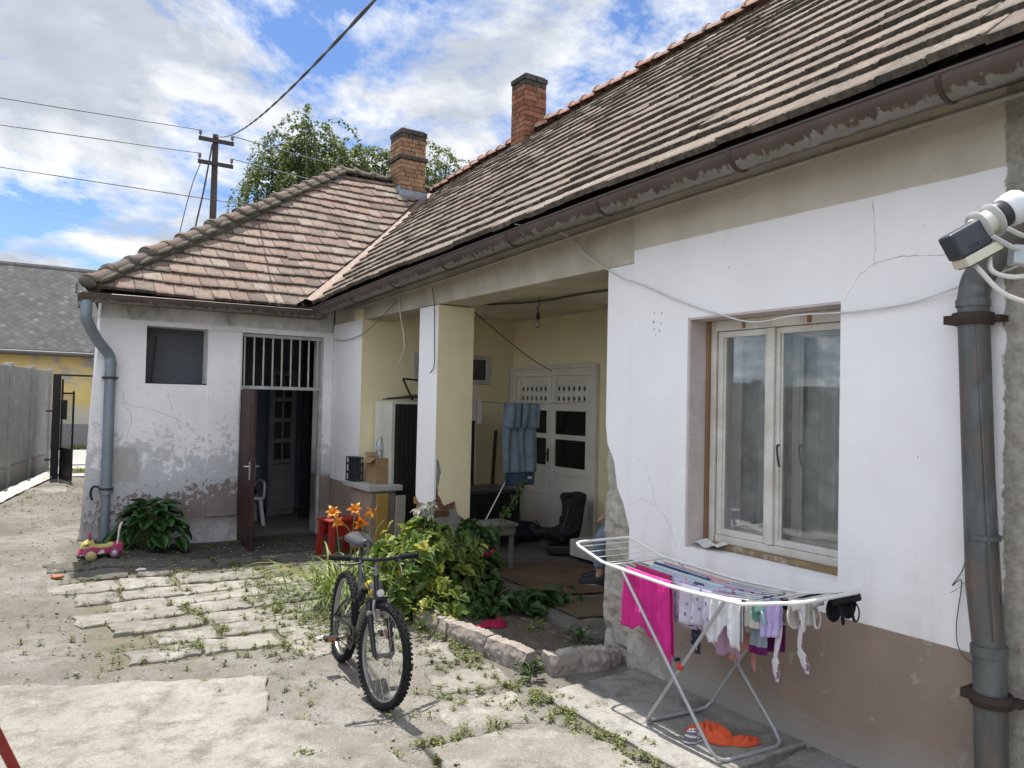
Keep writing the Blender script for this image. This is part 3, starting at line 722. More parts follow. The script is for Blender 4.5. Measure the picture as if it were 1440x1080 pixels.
for yy, xx in ((ym - .055, X0 + .01), (ym - .09, X0 + .157)):
    hh = MB(); hh.tube(spline([(xx, yy, 1.50), (xx - .02, yy, 1.49), (xx - .025, yy - .012, 1.42), (xx - .02, yy - .018, 1.38)], 4), .006, 6)
    hh.build('window_latch', DARKIRON, wr)
flp = MB(); flp.grid(lambda u, v: V((3.42 + .09 * v, 3.28 - .2 * u, .892 + .012 * sin(u * 9) + .012 * v)), 10, 4); flp.build('sill_sheet', mat('crumpled pale tin', (.7, .7, .68), (.55, .55, .53), rough=.5), wr, solid=.003)
# room behind, pale wall and lace
rm = MB(); rm.box((3.8, .2, 0), (6.4, 3.65, .05), 1); rm.box((6.2, .2, .05), (6.3, 3.65, 2.7)); rm.box((3.8, 3.55, .05), (6.2, 3.64, 2.7)); rm.box((3.8, .2, .05), (6.2, .3, 2.7)); rm.box((3.8, .2, 2.7), (6.4, 3.65, 2.75))
rm.build('front_room', [mat('room paint', (.55, .55, .53), (.45, .45, .44), scale=2), INTF], house)
m, t, b = newmat('net curtain'); b.inputs['Base Color'].default_value = (.78, .77, .74, 1); b.inputs['Roughness'].default_value = .95
tr_ = t.new('ShaderNodeBsdfTransparent'); mx_ = t.new('ShaderNodeMixShader'); p = t.coord(); pat = t.ramp(t.voro(t.mp(p, (1, 1, 1)), 9), [(.25, .92), (.5, .62)])
t.put(mx_.inputs[0], pat); t.l.new(tr_.outputs[0], mx_.inputs[1]); t.l.new(b.outputs[0], mx_.inputs[2]); t.l.new(mx_.outputs[0], t.n['Material Output'].inputs[0]); NET = m
for y0, y1 in ((2.30, 2.80), (2.84, 3.34)):
    lc = MB(); lc.grid(lambda u, v: V((3.815 + .018 * sin(u * 31 + v) + .01 * sin(u * 13), y0 + (y1 - y0) * u, .87 + 1.45 * v)), 60, 6)
    lc.build('net_curtain', NET, house, smooth=180)
cb = MB(); cb.box((4.6, 2.5, .05), (5.1, 3.5, 1.75)); cb.build('room_cupboard', mat('dull cupboard', (.30, .29, .27), (.24, .23, .21)), house, bevel=.01)

# porch window in the end wall, and the double door
pwn = MB()
for a, b in ((4.052, 4.11), (4.57, 4.63), (5.09, 5.148)): pwn.box((a, 8.475, 1.932), (b, 8.55, 2.298))
for a, b in ((4.111, 4.569), (4.631, 5.089)): pwn.box((a, 8.477, 1.932), (b, 8.548, 1.985)); pwn.box((a, 8.477, 2.245), (b, 8.548, 2.298))
pwo = pwn.build('window', mat('porch window paint', (.62, .60, .53), (.5, .48, .42), scale=6), house, bevel=.003)
g = MB(); g.box((4.11, 8.51, 1.985), (5.09, 8.516, 2.245)); g.build('pane', glassmat('dim pane'), pwo)
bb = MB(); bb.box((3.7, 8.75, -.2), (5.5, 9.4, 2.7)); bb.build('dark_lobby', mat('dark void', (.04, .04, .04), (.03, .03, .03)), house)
PD = mat('porch door paint', (.76, .71, .61), (.66, .61, .52), scale=4, bscale=60, rough=.6, bump=.1)
pf = MB(); XD = 5.46
for a, b in ((6.742, 6.82), (8.36, 8.438)): pf.box((XD, a, .08), (XD + .1, b, 2.128))
pf.box((XD, 6.821, 2.04), (XD + .1, 8.359, 2.128)); pf.box((XD - .02, 6.70, 2.129), (XD + .038, 8.48, 2.165))
for a, b in ((6.70, 6.741), (8.439, 8.47)): pf.box((XD - .015, a, .08), (XD + .038, b, 2.128))
pfo = pf.build('double_door_frame', PD, house, bevel=.004)
def leaf(y0, y1, nm):
    d_ = MB(); x = XD + .015; z0, z1 = .10, 2.035; wst = .085
    d_.box((x, y0, z0), (x + .04, y0 + wst, z1)); d_.box((x, y1 - wst, z0), (x + .04, y1, z1))
    def rail(a, b): d_.box((x + .001, y0 + wst, a), (x + .039, y1 - wst, b))
    for a, b in ((z0, .20), (.60, .66), (.86, .90), (1.28, 1.34), (1.62, 1.70), (1.985, z1)): rail(a, b)
    for a, b in ((.20, .60), (.66, .86)): d_.box((x + .016, y0 + wst, a), (x + .026, y1 - wst, b))
    for a, b in ((.90, .955),): d_.box((x - .006, y0 + wst - .01, a), (x + .036, y1 - wst + .01, b))
    # fretwork band with two rows of openings
    n = 6; ww = (y1 - y0 - 2 * wst) / n
    for zc in (1.765, 1.885):
        d_.box((x + .012, y0 + wst, zc + .032), (x + .03, y1 - wst, zc + .06)); d_.box((x + .012, y0 + wst, zc - .06), (x + .03, y1 - wst, zc - .032))
        for k in range(n + 1):
            yc = y0 + wst + k * ww; h = .032
            d_.box((x + .012, max(y0 + wst, yc - ww * .25), zc - .0319), (x + .03, min(y1 - wst, yc + ww * .25), zc + .0319))
            if k < n:
                ym_ = yc + ww * .5
                for sy in (-1, 1):
                    for sz in (-1, 1): d_.prism([(x + .012, ym_ + sy * ww * .2505, zc + sz * .0318), (x + .012, ym_ + sy * ww * .2505, zc + sz * .010), (x + .012, ym_ + sy * ww * .07, zc + sz * .0318)], (.0179, 0, 0))
    d_.box((x + .012, y0 + wst, 1.70), (x + .03, y1 - wst, 1.7049)); d_.box((x + .012, y0 + wst, 1.945), (x + .03, y1 - wst, 1.985))
    o = d_.build('door', PD, house, bevel=.003)
    g = MB(); g.box((x + .018, y0 + wst, .955), (x + .022, y1 - wst, 1.28)); g.box((x + .018, y0 + wst, 1.34), (x + .022, y1 - wst, 1.62)); g.build('pane', glassmat('black door glass', (.04, .045, .04), .0, .03), o)
    bk = MB(); bk.box((x + .034, y0 + wst, 1.70), (x + .0385, y1 - wst, 1.985)); bk.build('fret_backing', mat('dark void', (.04, .04, .04)), o)
    return o
leaf(6.824, 7.586, 'door'); d2 = leaf(7.592, 8.356, 'door')
hn = MB(); hn.box((XD + .002, 7.61, 1.0), (XD + .012, 7.64, 1.16)); hn.tube([(XD, 7.625, 1.1), (XD - .04, 7.625, 1.1), (XD - .04, 7.72, 1.095)], .008, 6); hn.build('handle', DARKIRON, d2)

# ---------------------------------------------------------------- roofs
def ez(y): return 3.085 - .0115 * y - .0018 * y * y if y > 0 else 3.085
TM = .85; CM = cos(math.atan(TM)); SM = sin(math.atan(TM))
def roofA(u, v):     # main west slope: u = y, v = distance up the slope
    x = 2.98 + v * CM; sag = -.035 * (mnoise.noise(V((u * .35, v * .5, 2))) ) - .02 * sin(pi * min(1, v / 4.3))
    return V((x, u, ez(u) + v * SM + sag))
TB = .79; CB = cos(math.atan(TB)); SB = sin(math.atan(TB))
def roofB(u, v):     # annexe south slope: u = x
    sag = -.05 * mnoise.noise(V((u * .6, v * .5, 7))) - .05 * sin(pi * min(1, v / 4.4)) * .6
    return V((u, 9.10 + v * CB, 2.79 + v * SB + sag))
def tiles(mb, S, u0, u1, v1, tw=.215, ex=.25, th=.026, seed=0, gaps=0):
    r = random.Random(seed); rows = int(v1 / ex + .999)
    for i in range(rows):
        va = i * ex - .02; vb = min(v1 + .03, va + ex + .06); off = (i % 2) * tw * .5
        u = u0 - off
        ti = r.random()
        while u < u1:
            j = r.gauss(0, .008) + .010 * mnoise.noise(V((u * .9, i * 3.3, seed))) if r.random() < .85 else r.gauss(-.008, .026)
            lift = r.uniform(0, .012); a = max(u + .002, u0); b = min(u + tw - .003, u1)
            if b - a > .03:
                n_ = S((a + b) / 2 + .05, va + .1) - S((a + b) / 2, va + .1); m_ = S((a + b) / 2, va + .2) - S((a + b) / 2, va + .1)
                nn = n_.cross(m_).normalized(); nn = nn if nn.z > 0 else -nn
                prof = [(0, .3), (.06, .75), (.14, .5), (.5, .55), (.86, .5), (.94, .75), (1, .3)]
                top = []; bot = []
                for f, h in prof:
                    uu = a + (b - a) * f
                    top.append(S(uu, va + j) + nn * (th * .62 + .011 * h + .014 + lift)); 
                tp2 = [S(a + (b - a) * f, vb) + nn * (.004 + .013 * h) for f, h in prof]
                bt = [S(a + (b - a) * f, va + j) + nn * (.002 + lift * .7) for f, h in (prof[0], prof[-1])]
                k = len(prof); vs = top + tp2 + bt
                fs = [(q, q + 1, k + q + 1, k + q) for q in range(k - 1)]
                fs.append(tuple([2 * k] + list(range(k)) + [2 * k + 1])); fs.append((2 * k, 0, k)); fs.append((k - 1, 2 * k + 1, 2 * k - 1))
                uv = [(f, 0) for f, h in prof] + [(f, 1) for f, h in prof] + [(0, 0), (1, 0)]
                mb.add(vs, fs, 0, min(1, max(0, r.gauss(.5, .28))), uv)
            u += tw
def cut(o, p, n):
    bm = bmesh.new(); bm.from_mesh(o.data); p = V(p) - o['o_'] if 'o_' in o else V(p)
    geo = bm.verts[:] + bm.edges[:] + bm.faces[:]
    bmesh.ops.bisect_plane(bm, geom=geo, plane_co=p - ORIG[o.name], plane_no=V(n), clear_outer=True)
    bm.to_mesh(o.data); bm.free(); o.data.update()
va = V((3.0, 9.17, 0)); vb_ = V((6.31, 12.52, 0)); vd = (vb_ - va).normalized(); vn = V((-vd.y, vd.x, 0))   # points to the annexe side
LA = 3.33 / CM
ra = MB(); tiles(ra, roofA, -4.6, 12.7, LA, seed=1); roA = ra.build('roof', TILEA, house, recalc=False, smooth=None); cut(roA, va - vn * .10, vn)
LB = 3.5 / CB
rb = MB(); tiles(rb, roofB, .45, 6.6, LB, seed=2, tw=.2, ex=.25); roB = rb.build('annexe_roof', TILEB, house, recalc=False); cut(roB, va + vn * .08, -vn)
apex = V((4.57, 12.6, 5.56)); sw = V((.64, 9.12, 2.83)); hd_ = V((apex.x - sw.x, apex.y - sw.y, 0)).normalized(); hn_ = V((-hd_.y, hd_.x, 0)); cut(roB, sw, hn_)
# back slopes and boarding beneath
bs = MB()
nw = V((1.45, 16.3, 2.80))
bs.add([sw + V((-.02, .03, -.02)), apex + V((0, 0, -.02)), nw], [(0, 1, 2)], 0)
bs.add([nw, apex, (6.31, 12.6, 5.56), (10, 16.3, 2.8)], [(0, 1, 2, 3)], 0)
bs.add([(6.31, -4.6, ez(-4.6) + 2.81), (6.31, 12.6, ez(12.6) + 2.81), (9.7, 12.6, 2.8), (9.7, -4.6, 3.0)], [(0, 1, 2, 3)], 0)
def under(S, uu, vv, clip): 
    pass
for u in range(-9, 25):       # boarding 3 cm below the tiles
    y0, y1 = u * .5, u * .5 + .5
    for k in range(8):
        v0, v1_ = k * LA / 8, (k + 1) * LA / 8
        q = [roofA(y0, v0), roofA(y1, v0), roofA(y1, v1_), roofA(y0, v1_)]
        if max((p - va).dot(vn) for p in (V((a.x, a.y, 0)) for a in q)) > .0: continue
        bs.add([p - V((-.02, 0, .035)) for p in q], [(0, 1, 2, 3)], 1)
bs.add([V((.6, 9.13, 2.74)), V((3.0, 9.2, 2.76)), V((6.2, 12.45, 5.28)), V((4.6, 12.5, 5.45))], [(0, 1, 2, 3)], 1)
bs.build('roof_boarding', [TILEA, mat('dark old boards', (.07, .055, .045), (.045, .037, .03))], house, recalc=False)
# valley sheet
vl = MB(); vp = []
def vz(f): x = va.x + (vb_.x - va.x) * f; y = va.y + (vb_.y - va.y) * f; return V((x, y, 2.79 + TB * (y - 9.10) + .012 - .045 * sin(pi * f)))
def vfn(u, v):
    p = vz(u * .985); s_ = (v - .5) * .34; return p + vn * s_ + V((0, 0, abs(s_) * .30 + .035))
vl.grid(vfn, 30, 4); vl.build('valley_sheet', mat('rust brown sheet', (.20, .125, .095), (.15, .10, .078), (.24, .18, .14), scale=5, rough=.65, metal=.2), house, smooth=180)
# ridge and hip tiles
def ridge(mb, p0, p1, r, n, mortar=True, fall=1):
    p0 = V(p0); p1 = V(p1); d_ = (p1 - p0) / n; ax = d_.normalized(); sx = ax.cross(V((0, 0, 1))).normalized(); uz = sx.cross(ax)
    for k in range(n):
        t_ = rnd.random(); jit = V((rnd.gauss(0, .008), rnd.gauss(0, .008), rnd.gauss(0, .008)))
        a = p0 + d_ * k - d_ * .12 + jit; b = p0 + d_ * (k + 1) + jit
        vs = []; 
        for q, rr, lf in ((a, r * 1.10, .02), (a + d_ * .16, r * 1.12, .02), (a + d_ * .18, r, .012), (b, r * .93, 0)):
            for m_ in range(9):
                th_ = pi * (m_ / 8); vs.append(q + sx * (cos(th_) * rr) + uz * (sin(th_) * rr * .8 + lf))
        fs = [(c * 9 + m_, c * 9 + m_ + 1, (c + 1) * 9 + m_ + 1, (c + 1) * 9 + m_) for c in range(3) for m_ in range(8)] + [tuple(range(9))]
        mb.add(vs, fs, 0, t_, [(m_ / 8, c * .3 + .1) for c in range(4) for m_ in range(9)])
        if mortar:
            mb.ball(a + uz * .02, (r * 1.15, .05, r * .75), 9, 6, 1, warp=.3, seed=k, rot=Matrix((sx, ax, uz)).transposed())
            for sg in (-1, 1): mb.ball((a + b) / 2 + sx * (sg * r * .95) + uz * .0, (.05, d_.length * .5, .035), 8, 6, 1, warp=.35, seed=k + sg, rot=Matrix((sx, ax, uz)).transposed())
MOSS = mat('mossy mortar', (.16, .14, .11), (.09, .085, .07), (.13, .13, .07), scale=9, bscale=60, bump=.6, rough=1)
rg = MB(); rg.tube([sw + V((0, 0, .0)), apex + V((0, 0, -.02))], .10, 8, mi=1); ridge(rg, sw + V((0, 0, .04)), apex + V((0, 0, .03)), .095, 19); ridge(rg, apex + V((0, 0, .03)), V((6.31, 12.6, 5.55)), .10, 6)
rg.build('hip_tiles', [RIDGE, MOSS], house, smooth=40)
rg = MB(); n_ = 16
for k in range(n_):
    y0 = -4.6 + 17.2 * k / n_; y1 = -4.6 + 17.2 * (k + 1) / n_
    ridge(rg, roofA(y1, LA) + V((.0, 0, .02)), roofA(y0, LA) + V((.0, 0, .02)), .115, 4, False)
rg.build('ridge_tiles', [RIDGER, MOSS], house, smooth=40)
# chimneys: every brick laid
def chimney(x0, y0, z0, wx, wy, h, M_, bands, capz):
    c = MB(); ch = .075; n = int(h / ch); r = random.Random(int(x0 * 100))
    c.box((x0 + .02, y0 + .02, z0 - .6), (x0 + wx - .02, y0 + wy - .02, z0 + h - .01), 1)
    for i in range(n):
        z = z0 + i * ch; o = .03 if i in bands else 0; dark = 2 if i >= n - 2 or i in bands else 0
        if i == n - 1: o = .012
        for side in range(4):
            L = (wx if side % 2 == 0 else wy) + 2 * o; p = -.06 * (i % 2) - r.random() * .05
            while p < L:
                q = min(L, p + (.235 if r.random() < .7 else .12)); a = max(0, p)
                if q - a > .03:
                    g_ = .006; dd = r.uniform(-.006, .006)
                    if side == 0: lo, hi = (x0 - o + a + g_, y0 - o - dd, z + g_), (x0 - o + q - g_, y0 + .09, z + ch - g_ * .5)
                    elif side == 2: lo, hi = (x0 - o + a + g_, y0 + wy - .09, z + g_), (x0 - o + q - g_, y0 + wy + o + dd, z + ch - g_ * .5)
                    elif side == 1: lo, hi = (x0 + wx - .0 - .03, y0 - o + a + g_ + .001, z + g_), (x0 + wx + o + dd, y0 - o + q - g_ - .001, z + ch - g_ * .5)
                    else: lo, hi = (x0 - o - dd, y0 - o + a + g_ + .001, z + g_), (x0 + .03, y0 - o + q - g_ - .001, z + ch - g_ * .5)
                    if all(h_ > l_ + .004 for l_, h_ in zip(lo, hi)): c.box(lo, hi, dark if dark else 0)
                p = q
    c.box((x0 + .03, y0 + .03, z0 + n * ch - .02), (x0 + wx - .03, y0 + wy - .03, z0 + n * ch + .012), 1)
    return c
SOOT = mat('sooty brick', (.10, .075, .06), (.06, .05, .043), (.14, .10, .075), scale=8, bscale=50, tint=.4, bump=.4)
c1 = chimney(5.49, 12.2, 5.0, .48, .46, 1.46, BRICKY, {12}, 0)
c1.build('chimney', [BRICKY, MORTAR, SOOT], roB, label='pale yellow brick chimney with two dark projecting bands')
c2 = chimney(6.06, 9.2, 5.05, .38, .36, 1.46, BRICKR, {18}, 0)
c2.build('chimney', [BRICKR, MORTAR, SOOT], roA, label='taller red brick chimney on the main ridge')
fl = MB(); 
fl.box((5.46, 12.17, 4.9), (6.0, 12.196, 5.36)); fl.box((5.46, 12.197, 5.0), (5.486, 12.67, 5.42))
fl.build('flashing', mat('blue grey lead', (.30, .33, .38), (.22, .25, .29), scale=6, rough=.5, metal=.3), roB)
fl = MB(); fl.prism([(6.02, 9.165, 5.1), (6.50, 9.165, 5.45), (6.50, 9.165, 5.72), (6.02, 9.165, 5.40)], (0, .028, 0), 1); fl.box((6.02, 9.194, 5.0), (6.053, 9.6, 5.46), 0); fl.obox((5.95, 9.35, 5.31), (.16, .5, .012), Matrix.Rotation(-.70, 3, 'Y'), 1)
fl.build('flashing', [mat('blue grey lead', (.3, .3, .3)), mat('tar black sheet', (.02, .02, .02), (.035, .033, .03), rough=.6)], roA)
# gutters: half round trough, lip, straps
def gutter(S, T, side, r=.078, n=60, up=V((0, 0, 1))):
    """S(f) lip line centre, side = unit vector pointing outwards"""
    g = MB()
    def fn(u, v): a = pi * (v); return S(u) - side * (cos(a) * r) - up * (sin(a) * r)
    g.grid(fn, n, 12, uv=True)
    def fn2(u, v): a = pi * (v); return S(u) - side * (cos(a) * (r - .006)) - up * (sin(a) * (r - .006) - .002)
    g.grid(fn2, n, 8, 0)
    g.tube([S(k / n) + side * r + up * .004 for k in range(n + 1)], .008, 6, mi=0)
    return g
SA = lambda f: V((3.055, -4.5 + 13.62 * f, ez(-4.5 + 13.62 * f) - .05))
gA = gutter(SA, None, V((-1, 0, 0)), r=.088).build('gutter', GUT, house, smooth=60, recalc=False)
for k in range(13):
    jn = MB(); y = -3.6 + k * 1.04; f = (y + 4.5) / 13.62; c = SA(f)
    P = [c + V((cos(a) * .091, 0, -sin(a) * .091)) for a in [pi * q / 12 for q in range(13)]]
    jn.tube(P, .006, 5, flat=2)
    jn.build('gutter_strap', mat('brown strap', (.09, .065, .055), (.06, .045, .04), rough=.55, metal=.3), gA)
SBg = lambda f: V((.53 + 2.54 * f, 9.09, 2.735 + .02 * f))
gB = gutter(SBg, None, V((0, -1, 0)), n=30).build('gutter', GUT, house, smooth=60, recalc=False)
ge = MB(); ge.prism([(.53, 9.09 + cos(pi * q / 8) * .078, 2.735 - sin(pi * q / 8) * .078) for q in range(9)], (-.012, 0, 0)); ge.box((.50, 9.01, 2.74), (.512, 9.20, 2.83)); ge.build('gutter_end', GUT, gB)
# soffit boards and the fascia
sf = MB()
sf.grid(lambda u, v: V((3.02 + .41 * v, -4.5 + 13.6 * u, ez(-4.5 + 13.6 * u) - .008)), 30, 2)
sf.box((.56, 9.16, 2.69), (3.2, 9.47, 2.72)); sf.box((.54, 9.15, 2.62), (.64, 9.5, 2.73))
sf.build('soffit', mat('grey soffit boards', (.23, .21, .18), (.14, .125, .105), scale=5, rough=.9), house)
# downpipes
dp = MB(); X = 3.32; Y = 1.635; YB = 1.555
dp.tube(spline([(3.03, .85, 2.92), (3.05, .9, 2.78), (3.12, 1.1, 2.62), (3.25, 1.45, 2.40), (X - .005, Y - .03, 2.27), (X, Y, 2.18)], 6) + [V((X, Y * .47 + YB * .53, 1.0)), V((X, YB + .008, .75))], .059, 18)
dp.tube([(X, YB + .008, .76), (X, YB - .01, .03)], .0605, 18)
dp.tube([(X, YB + .008, .73), (X, YB + .01, .77)], .067, 18); dp.tube([(X, Y, 2.14), (X, Y, 2.17)], .065, 18); dp.tube([(X, 1.59, 1.19), (X, 1.59, 1.21)], .065, 18); dp.tube([(X + .058, Y - .02, 2.1), (X + .058, YB - .02, .8)], .004, 5); dp.tube([(X - .048, Y - .034, 2.1), (X - .048, YB - .034, .8)], .0035, 5)
dpo = dp.build('downpipe', PIPEM, house, smooth=40)
br = MB()
for z in (2.09, .56):
    br = MB(); br.tube([(X + cos(a) * .069, (Y if z > 1 else YB) + sin(a) * .069, z) for a in [2 * pi * k / 16 for k in range(16)]], .014, 6, closed=True, flat=2.0); yb_ = Y if z > 1 else YB; br.box((X - .03, yb_ + .062, z - .018), (X + .09, yb_ + .105, z + .018)); br.box((X - .0, yb_ - .105, z - .012), (X + .08, yb_ - .062, z + .012))
    br.build('pipe_bracket', mat('rust iron', (.055, .035, .028), (.035, .025, .02)), dpo)
dp = MB(); 
P = spline([(.60, 9.09, 2.67), (.60, 9.09, 2.56), (.61, 9.12, 2.47), (.72, 9.26, 2.28), (.845, 9.36, 2.13), (.868, 9.375, 2.03)], 6) + [V((.868, 9.375, 1.2)), V((.866, 9.375, .62))]
dp.tube(P, .056, 14); dp.tube([(.866, 9.372, .66), (.862, 9.37, .05)], .045, 14); dp.tube([(.866, 9.372, .62), (.866, 9.372, .70)], .063, 14); dp.tube([(.868, 9.375, 2.02), (.868, 9.375, 2.06)], .06, 14)
dpo = dp.build('downpipe', mat('blue grey pipe', (.27, .31, .35), (.20, .235, .27), (.25, .25, .25), scale=4, rough=.55, metal=.3, stretch=(1, 1, .3)), house, smooth=40)
br = MB(); br.box((.79, 9.31, 1.87), (.945, 9.44, 1.89)); br.build('pipe_bracket', DARKIRON, dpo); br = MB(); br.tube([(.866 + cos(a) * .062, 9.372 + sin(a) * .062, .68) for a in [2 * pi * k / 14 for k in range(14)]], .014, 6, closed=True); br.tube(spline([(.80, 9.38, .7), (.74, 9.38, .70), (.72, 9.38, .62), (.74, 9.38, .56)], 4), .014, 6)
br.build('pipe_bracket', DARKIRON, dpo)
# conduit along the facade under the gutter
cd_ = MB(); cd_.tube([(3.375, -4, 3.03), (3.375, 1.5, 2.995), (3.375, 3.6, 2.95), (3.38, 6.5, 2.85), (3.38, 9.2, 2.775)], .011, 8)
cd_.build('conduit', mat('pale conduit', (.50, .47, .41), (.4, .37, .33)), house)
# ------------------------------------------------------------------ plastics, cloth, odd materials
def flat(name, c, rough=.6, metal=0, spec=.4, var=.85, **k): return mat(name, c, tuple(q * var for q in c), scale=k.pop('scale', 8), rough=rough, metal=metal, spec=spec, bump=k.pop('bump', .05), fine=k.pop('fine', .08), **k)
RUBBER = flat('tyre rubber', (.020, .020, .022), .85, 0, .15)
BLACKP = flat('black plastic', (.022, .022, .024), .45)
STEEL = flat('bright steel', (.55, .55, .54), .3, .85)
WHITEP = flat('white coated wire', (.78, .78, .76), .4)
GREYM = flat('grey painted tube', (.42, .43, .44), .4, .3)

# ------------------------------------------------------------------ bicycle
BF = V((-.105, -.85, 0)).normalized(); BL = V((0, 0, 1)).cross(BF)
lean = radians(4.5); BU = (V((0, 0, 1)) * cos(lean) + BL * sin(lean)); BV = (BL * cos(lean) - V((0, 0, 1)) * sin(lean))
B0 = V((1.845, 4.86, gz(1.845, 4.86)))
bike = thing('bicycle', 'black mountain bicycle with knobbly tyres standing on its own in the sun', 'bicycle', (1.80, 4.45, 0))
def bp(u, v_, w_): return B0 + BF * u + BV * v_ + BU * w_
st_ang = radians(11); PIV = bp(.80, 0, .3)
FD = BF * cos(st_ang) + BV * sin(st_ang); FS = BV * cos(st_ang) - BF * sin(st_ang)
def fp(u, v_, w_):    # steered front end, same frame but turned about the steering axis
    d_ = u - .80; return bp(.80, 0, w_) + FD * d_ + FS * v_
WR = .285
def wheel(cf, F_, S_, front):
    ty = MB(); n = 48
    ring = [cf + F_ * (cos(a) * (WR - .024)) + BU * (sin(a) * (WR - .024)) for a in [2 * pi * k / n for k in range(n)]]
    ty.tube(ring, .023, 10, closed=True)
    for k in range(64):
        a = 2 * pi * k / 64; rad = F_ * cos(a) + BU * sin(a); tan = BU * cos(a) - F_ * sin(a)
        for off, tl in (((-.012, 0), (.012, .5), (-.025, .5), (.025, 0)) if k % 2 else ((0, 0), (-.022, .4), (.022, .4))):
            q = cf + rad * (WR - abs(off) * .55 - .001) + S_ * off + tan * (tl * .012)
            ty.obox(q, (.010, .013, .012), Matrix((S_, tan, rad)).transposed())
    w_ = thing_part = MB()
    hub = MB(); hub.lathe([(.012, -.05), (.022, -.045), (.022, -.04), (.012, -.035), (.012, .035), (.022, .04), (.022, .045), (.012, .05)], cf, S_, 12)
    ho = hub.build('wheel', flat('dull hub', (.2, .2, .2), .4, .7), bike, smooth=40)
    ty.build('tyre', RUBBER, ho, smooth=50)
    rm_ = MB(); rr = WR - .052
    rm_.lathe([(rr, -.011), (rr + .017, -.012), (rr + .017, .012), (rr, .011), (rr - .004, 0), (rr, -.011)], cf, S_, 48, caps=False)
    rm_.build('rim', flat('alloy rim', (.42, .42, .42), .35, .8), ho, smooth=40)
    sp = MB()
    for k in range(28):
        a = 2 * pi * k / 28; b_ = a + (.5 if k % 4 < 2 else -.5); s_ = .038 if k % 2 else -.038
        sp.tube([cf + (F_ * cos(b_) + BU * sin(b_)) * .02 + S_ * s_, cf + (F_ * cos(a) + BU * sin(a)) * rr], .0012, 4, caps=False)
    sp.build('spokes', STEEL, ho)
    return ho
wheel(bp(0, 0, WR), BF, BV, False)
FC = fp(.865, 0, WR); wheel(FC, FD, FS, True)
BLK = flat('black frame paint', (.018, .018, .022), .3, .1, .5); GRYF = flat('grey frame paint', (.10, .095, .085), .35, .2, .5); YEL = flat('yellow frame band', (.55, .42, .04), .4)
f_ = MB()
f_.tube(spline([bp(.70, 0, .60), bp(.60, 0, .56), bp(.50, 0, .44), bp(.41, 0, .30), bp(.36, 0, .25)], 5), [.030] * 10 + [.036] * 11, 12)
f_.tube(spline([bp(.66, 0, .60), bp(.52, 0, .60), bp(.38, 0, .56), bp(.30, 0, .57)], 5), .024, 10)
f_.tube([bp(.335, 0, .50), bp(.255, 0, .70)], .018, 10)
f_.tube([bp(.715, 0, .52), bp(.675, 0, .66)], .024, 12)
fo = f_.build('frame', [GRYF], bike, smooth=50)
y_ = MB(); y_.tube([bp(.645, 0, .588), bp(.60, 0, .562)], .0335, 12); y_.tube([bp(.55, 0, .603), bp(.49, 0, .596)], .026, 12); y_.build('frame_band', YEL, fo, smooth=50)
sw_ = MB()
for s_ in (1, -1):
    sw_.tube(spline([bp(.38, .03 * s_, .30), bp(.2, .05 * s_, .30), bp(0, .062 * s_, WR)], 4), .012, 8)
    sw_.tube(spline([bp(.30, .02 * s_, .46), bp(.16, .05 * s_, .42), bp(0, .062 * s_, WR + .01)], 4), .009, 8)
sw_.tube([bp(.31, -.03, .46), bp(.31, .03, .46)], .012, 8)
sw_.build('rear_arm', BLK, fo, smooth=50)
sh = MB(); a = bp(.31, 0, .47); b = bp(.43, 0, .56); sh.tube([a, b], .008, 8)
sh.tube([a.lerp(b, .12 + .76 * k / 60) + (BV * cos(k * .62) + BF.cross(BV) * sin(k * .62)) * .022 for k in range(61)], .005, 6); sh.build('spring', flat('dark spring', (.05, .05, .06), .4, .5), fo, smooth=60)
sp_ = MB(); sp_.tube([bp(.27, 0, .66), bp(.225, 0, .80)], .0125, 10); spo = sp_.build('seat_post', BLK, bike, smooth=50)
def saddle(u, v_):
    a = u; wd = .068 * (1 - a) ** .55 * (1 - .0) + .02; wd *= 1 if a > .04 else .8
    th_ = (v_ - .5) * pi * 1.25
    return bp(.10 + .25 * a, wd * sin(th_), .815 + .035 * cos(th_) - .012 + .012 * (1 - a) - .006 * sin(a * 3))
sd_ = MB(); sd_.grid(saddle, 14, 12); sd_.tube([bp(.14, .02, .79), bp(.30, .012, .79)], .005, 6); sd_.tube([bp(.14, -.02, .79), bp(.30, -.012, .79)], .005, 6)
sd_.build('saddle', flat('scuffed saddle', (.05, .05, .055), .38), bike, smooth=60, solid=.006)
fk = MB()
for s_ in (1, -1):
    fk.tube([fp(.735, .058 * s_, .555), fp(.80, .058 * s_, .41), fp(.865, .056 * s_, WR)], [.017, .0165, .013], 10)
    fk.tube([fp(.865, .056 * s_, WR), fp(.865, .04 * s_, WR)], .012, 8)
fk.tube([fp(.732, -.07, .56), fp(.732, .07, .56)], .019, 8); fk.tube([fp(.725, 0, .54), fp(.68, 0, .69)], .016, 10)
fko = fk.build('fork', BLK, bike, smooth=50)
cr = MB(); cr.tube([fp(.765, -.075, .50), fp(.765, .075, .50)], .014, 8)
for s_ in (1, -1): cr.tube(spline([fp(.775, .045 * s_, .575), fp(.785, .05 * s_, .53), fp(.795, .036 * s_, .475)], 4), .009, 6); cr.obox(fp(.797, .026 * s_, .50), (.02, .016, .05))
cr.build('brake', flat('grey brake alloy', (.38, .37, .35), .4, .6), fko, smooth=50)
rf = MB(); rf.lathe([(.001, .008), (.022, .006), (.022, 0)], bp(.705, 0, .60) + BF * .022, BF, 14); rf.build('reflector', flat('pale reflector', (.7, .7, .66), .2), bike, smooth=40)
hbq = MB(); c = fp(.655, 0, .79)
hbq.tube(spline([fp(.685, 0, .67), fp(.672, 0, .73), fp(.70, 0, .785)], 4), .0145, 10)
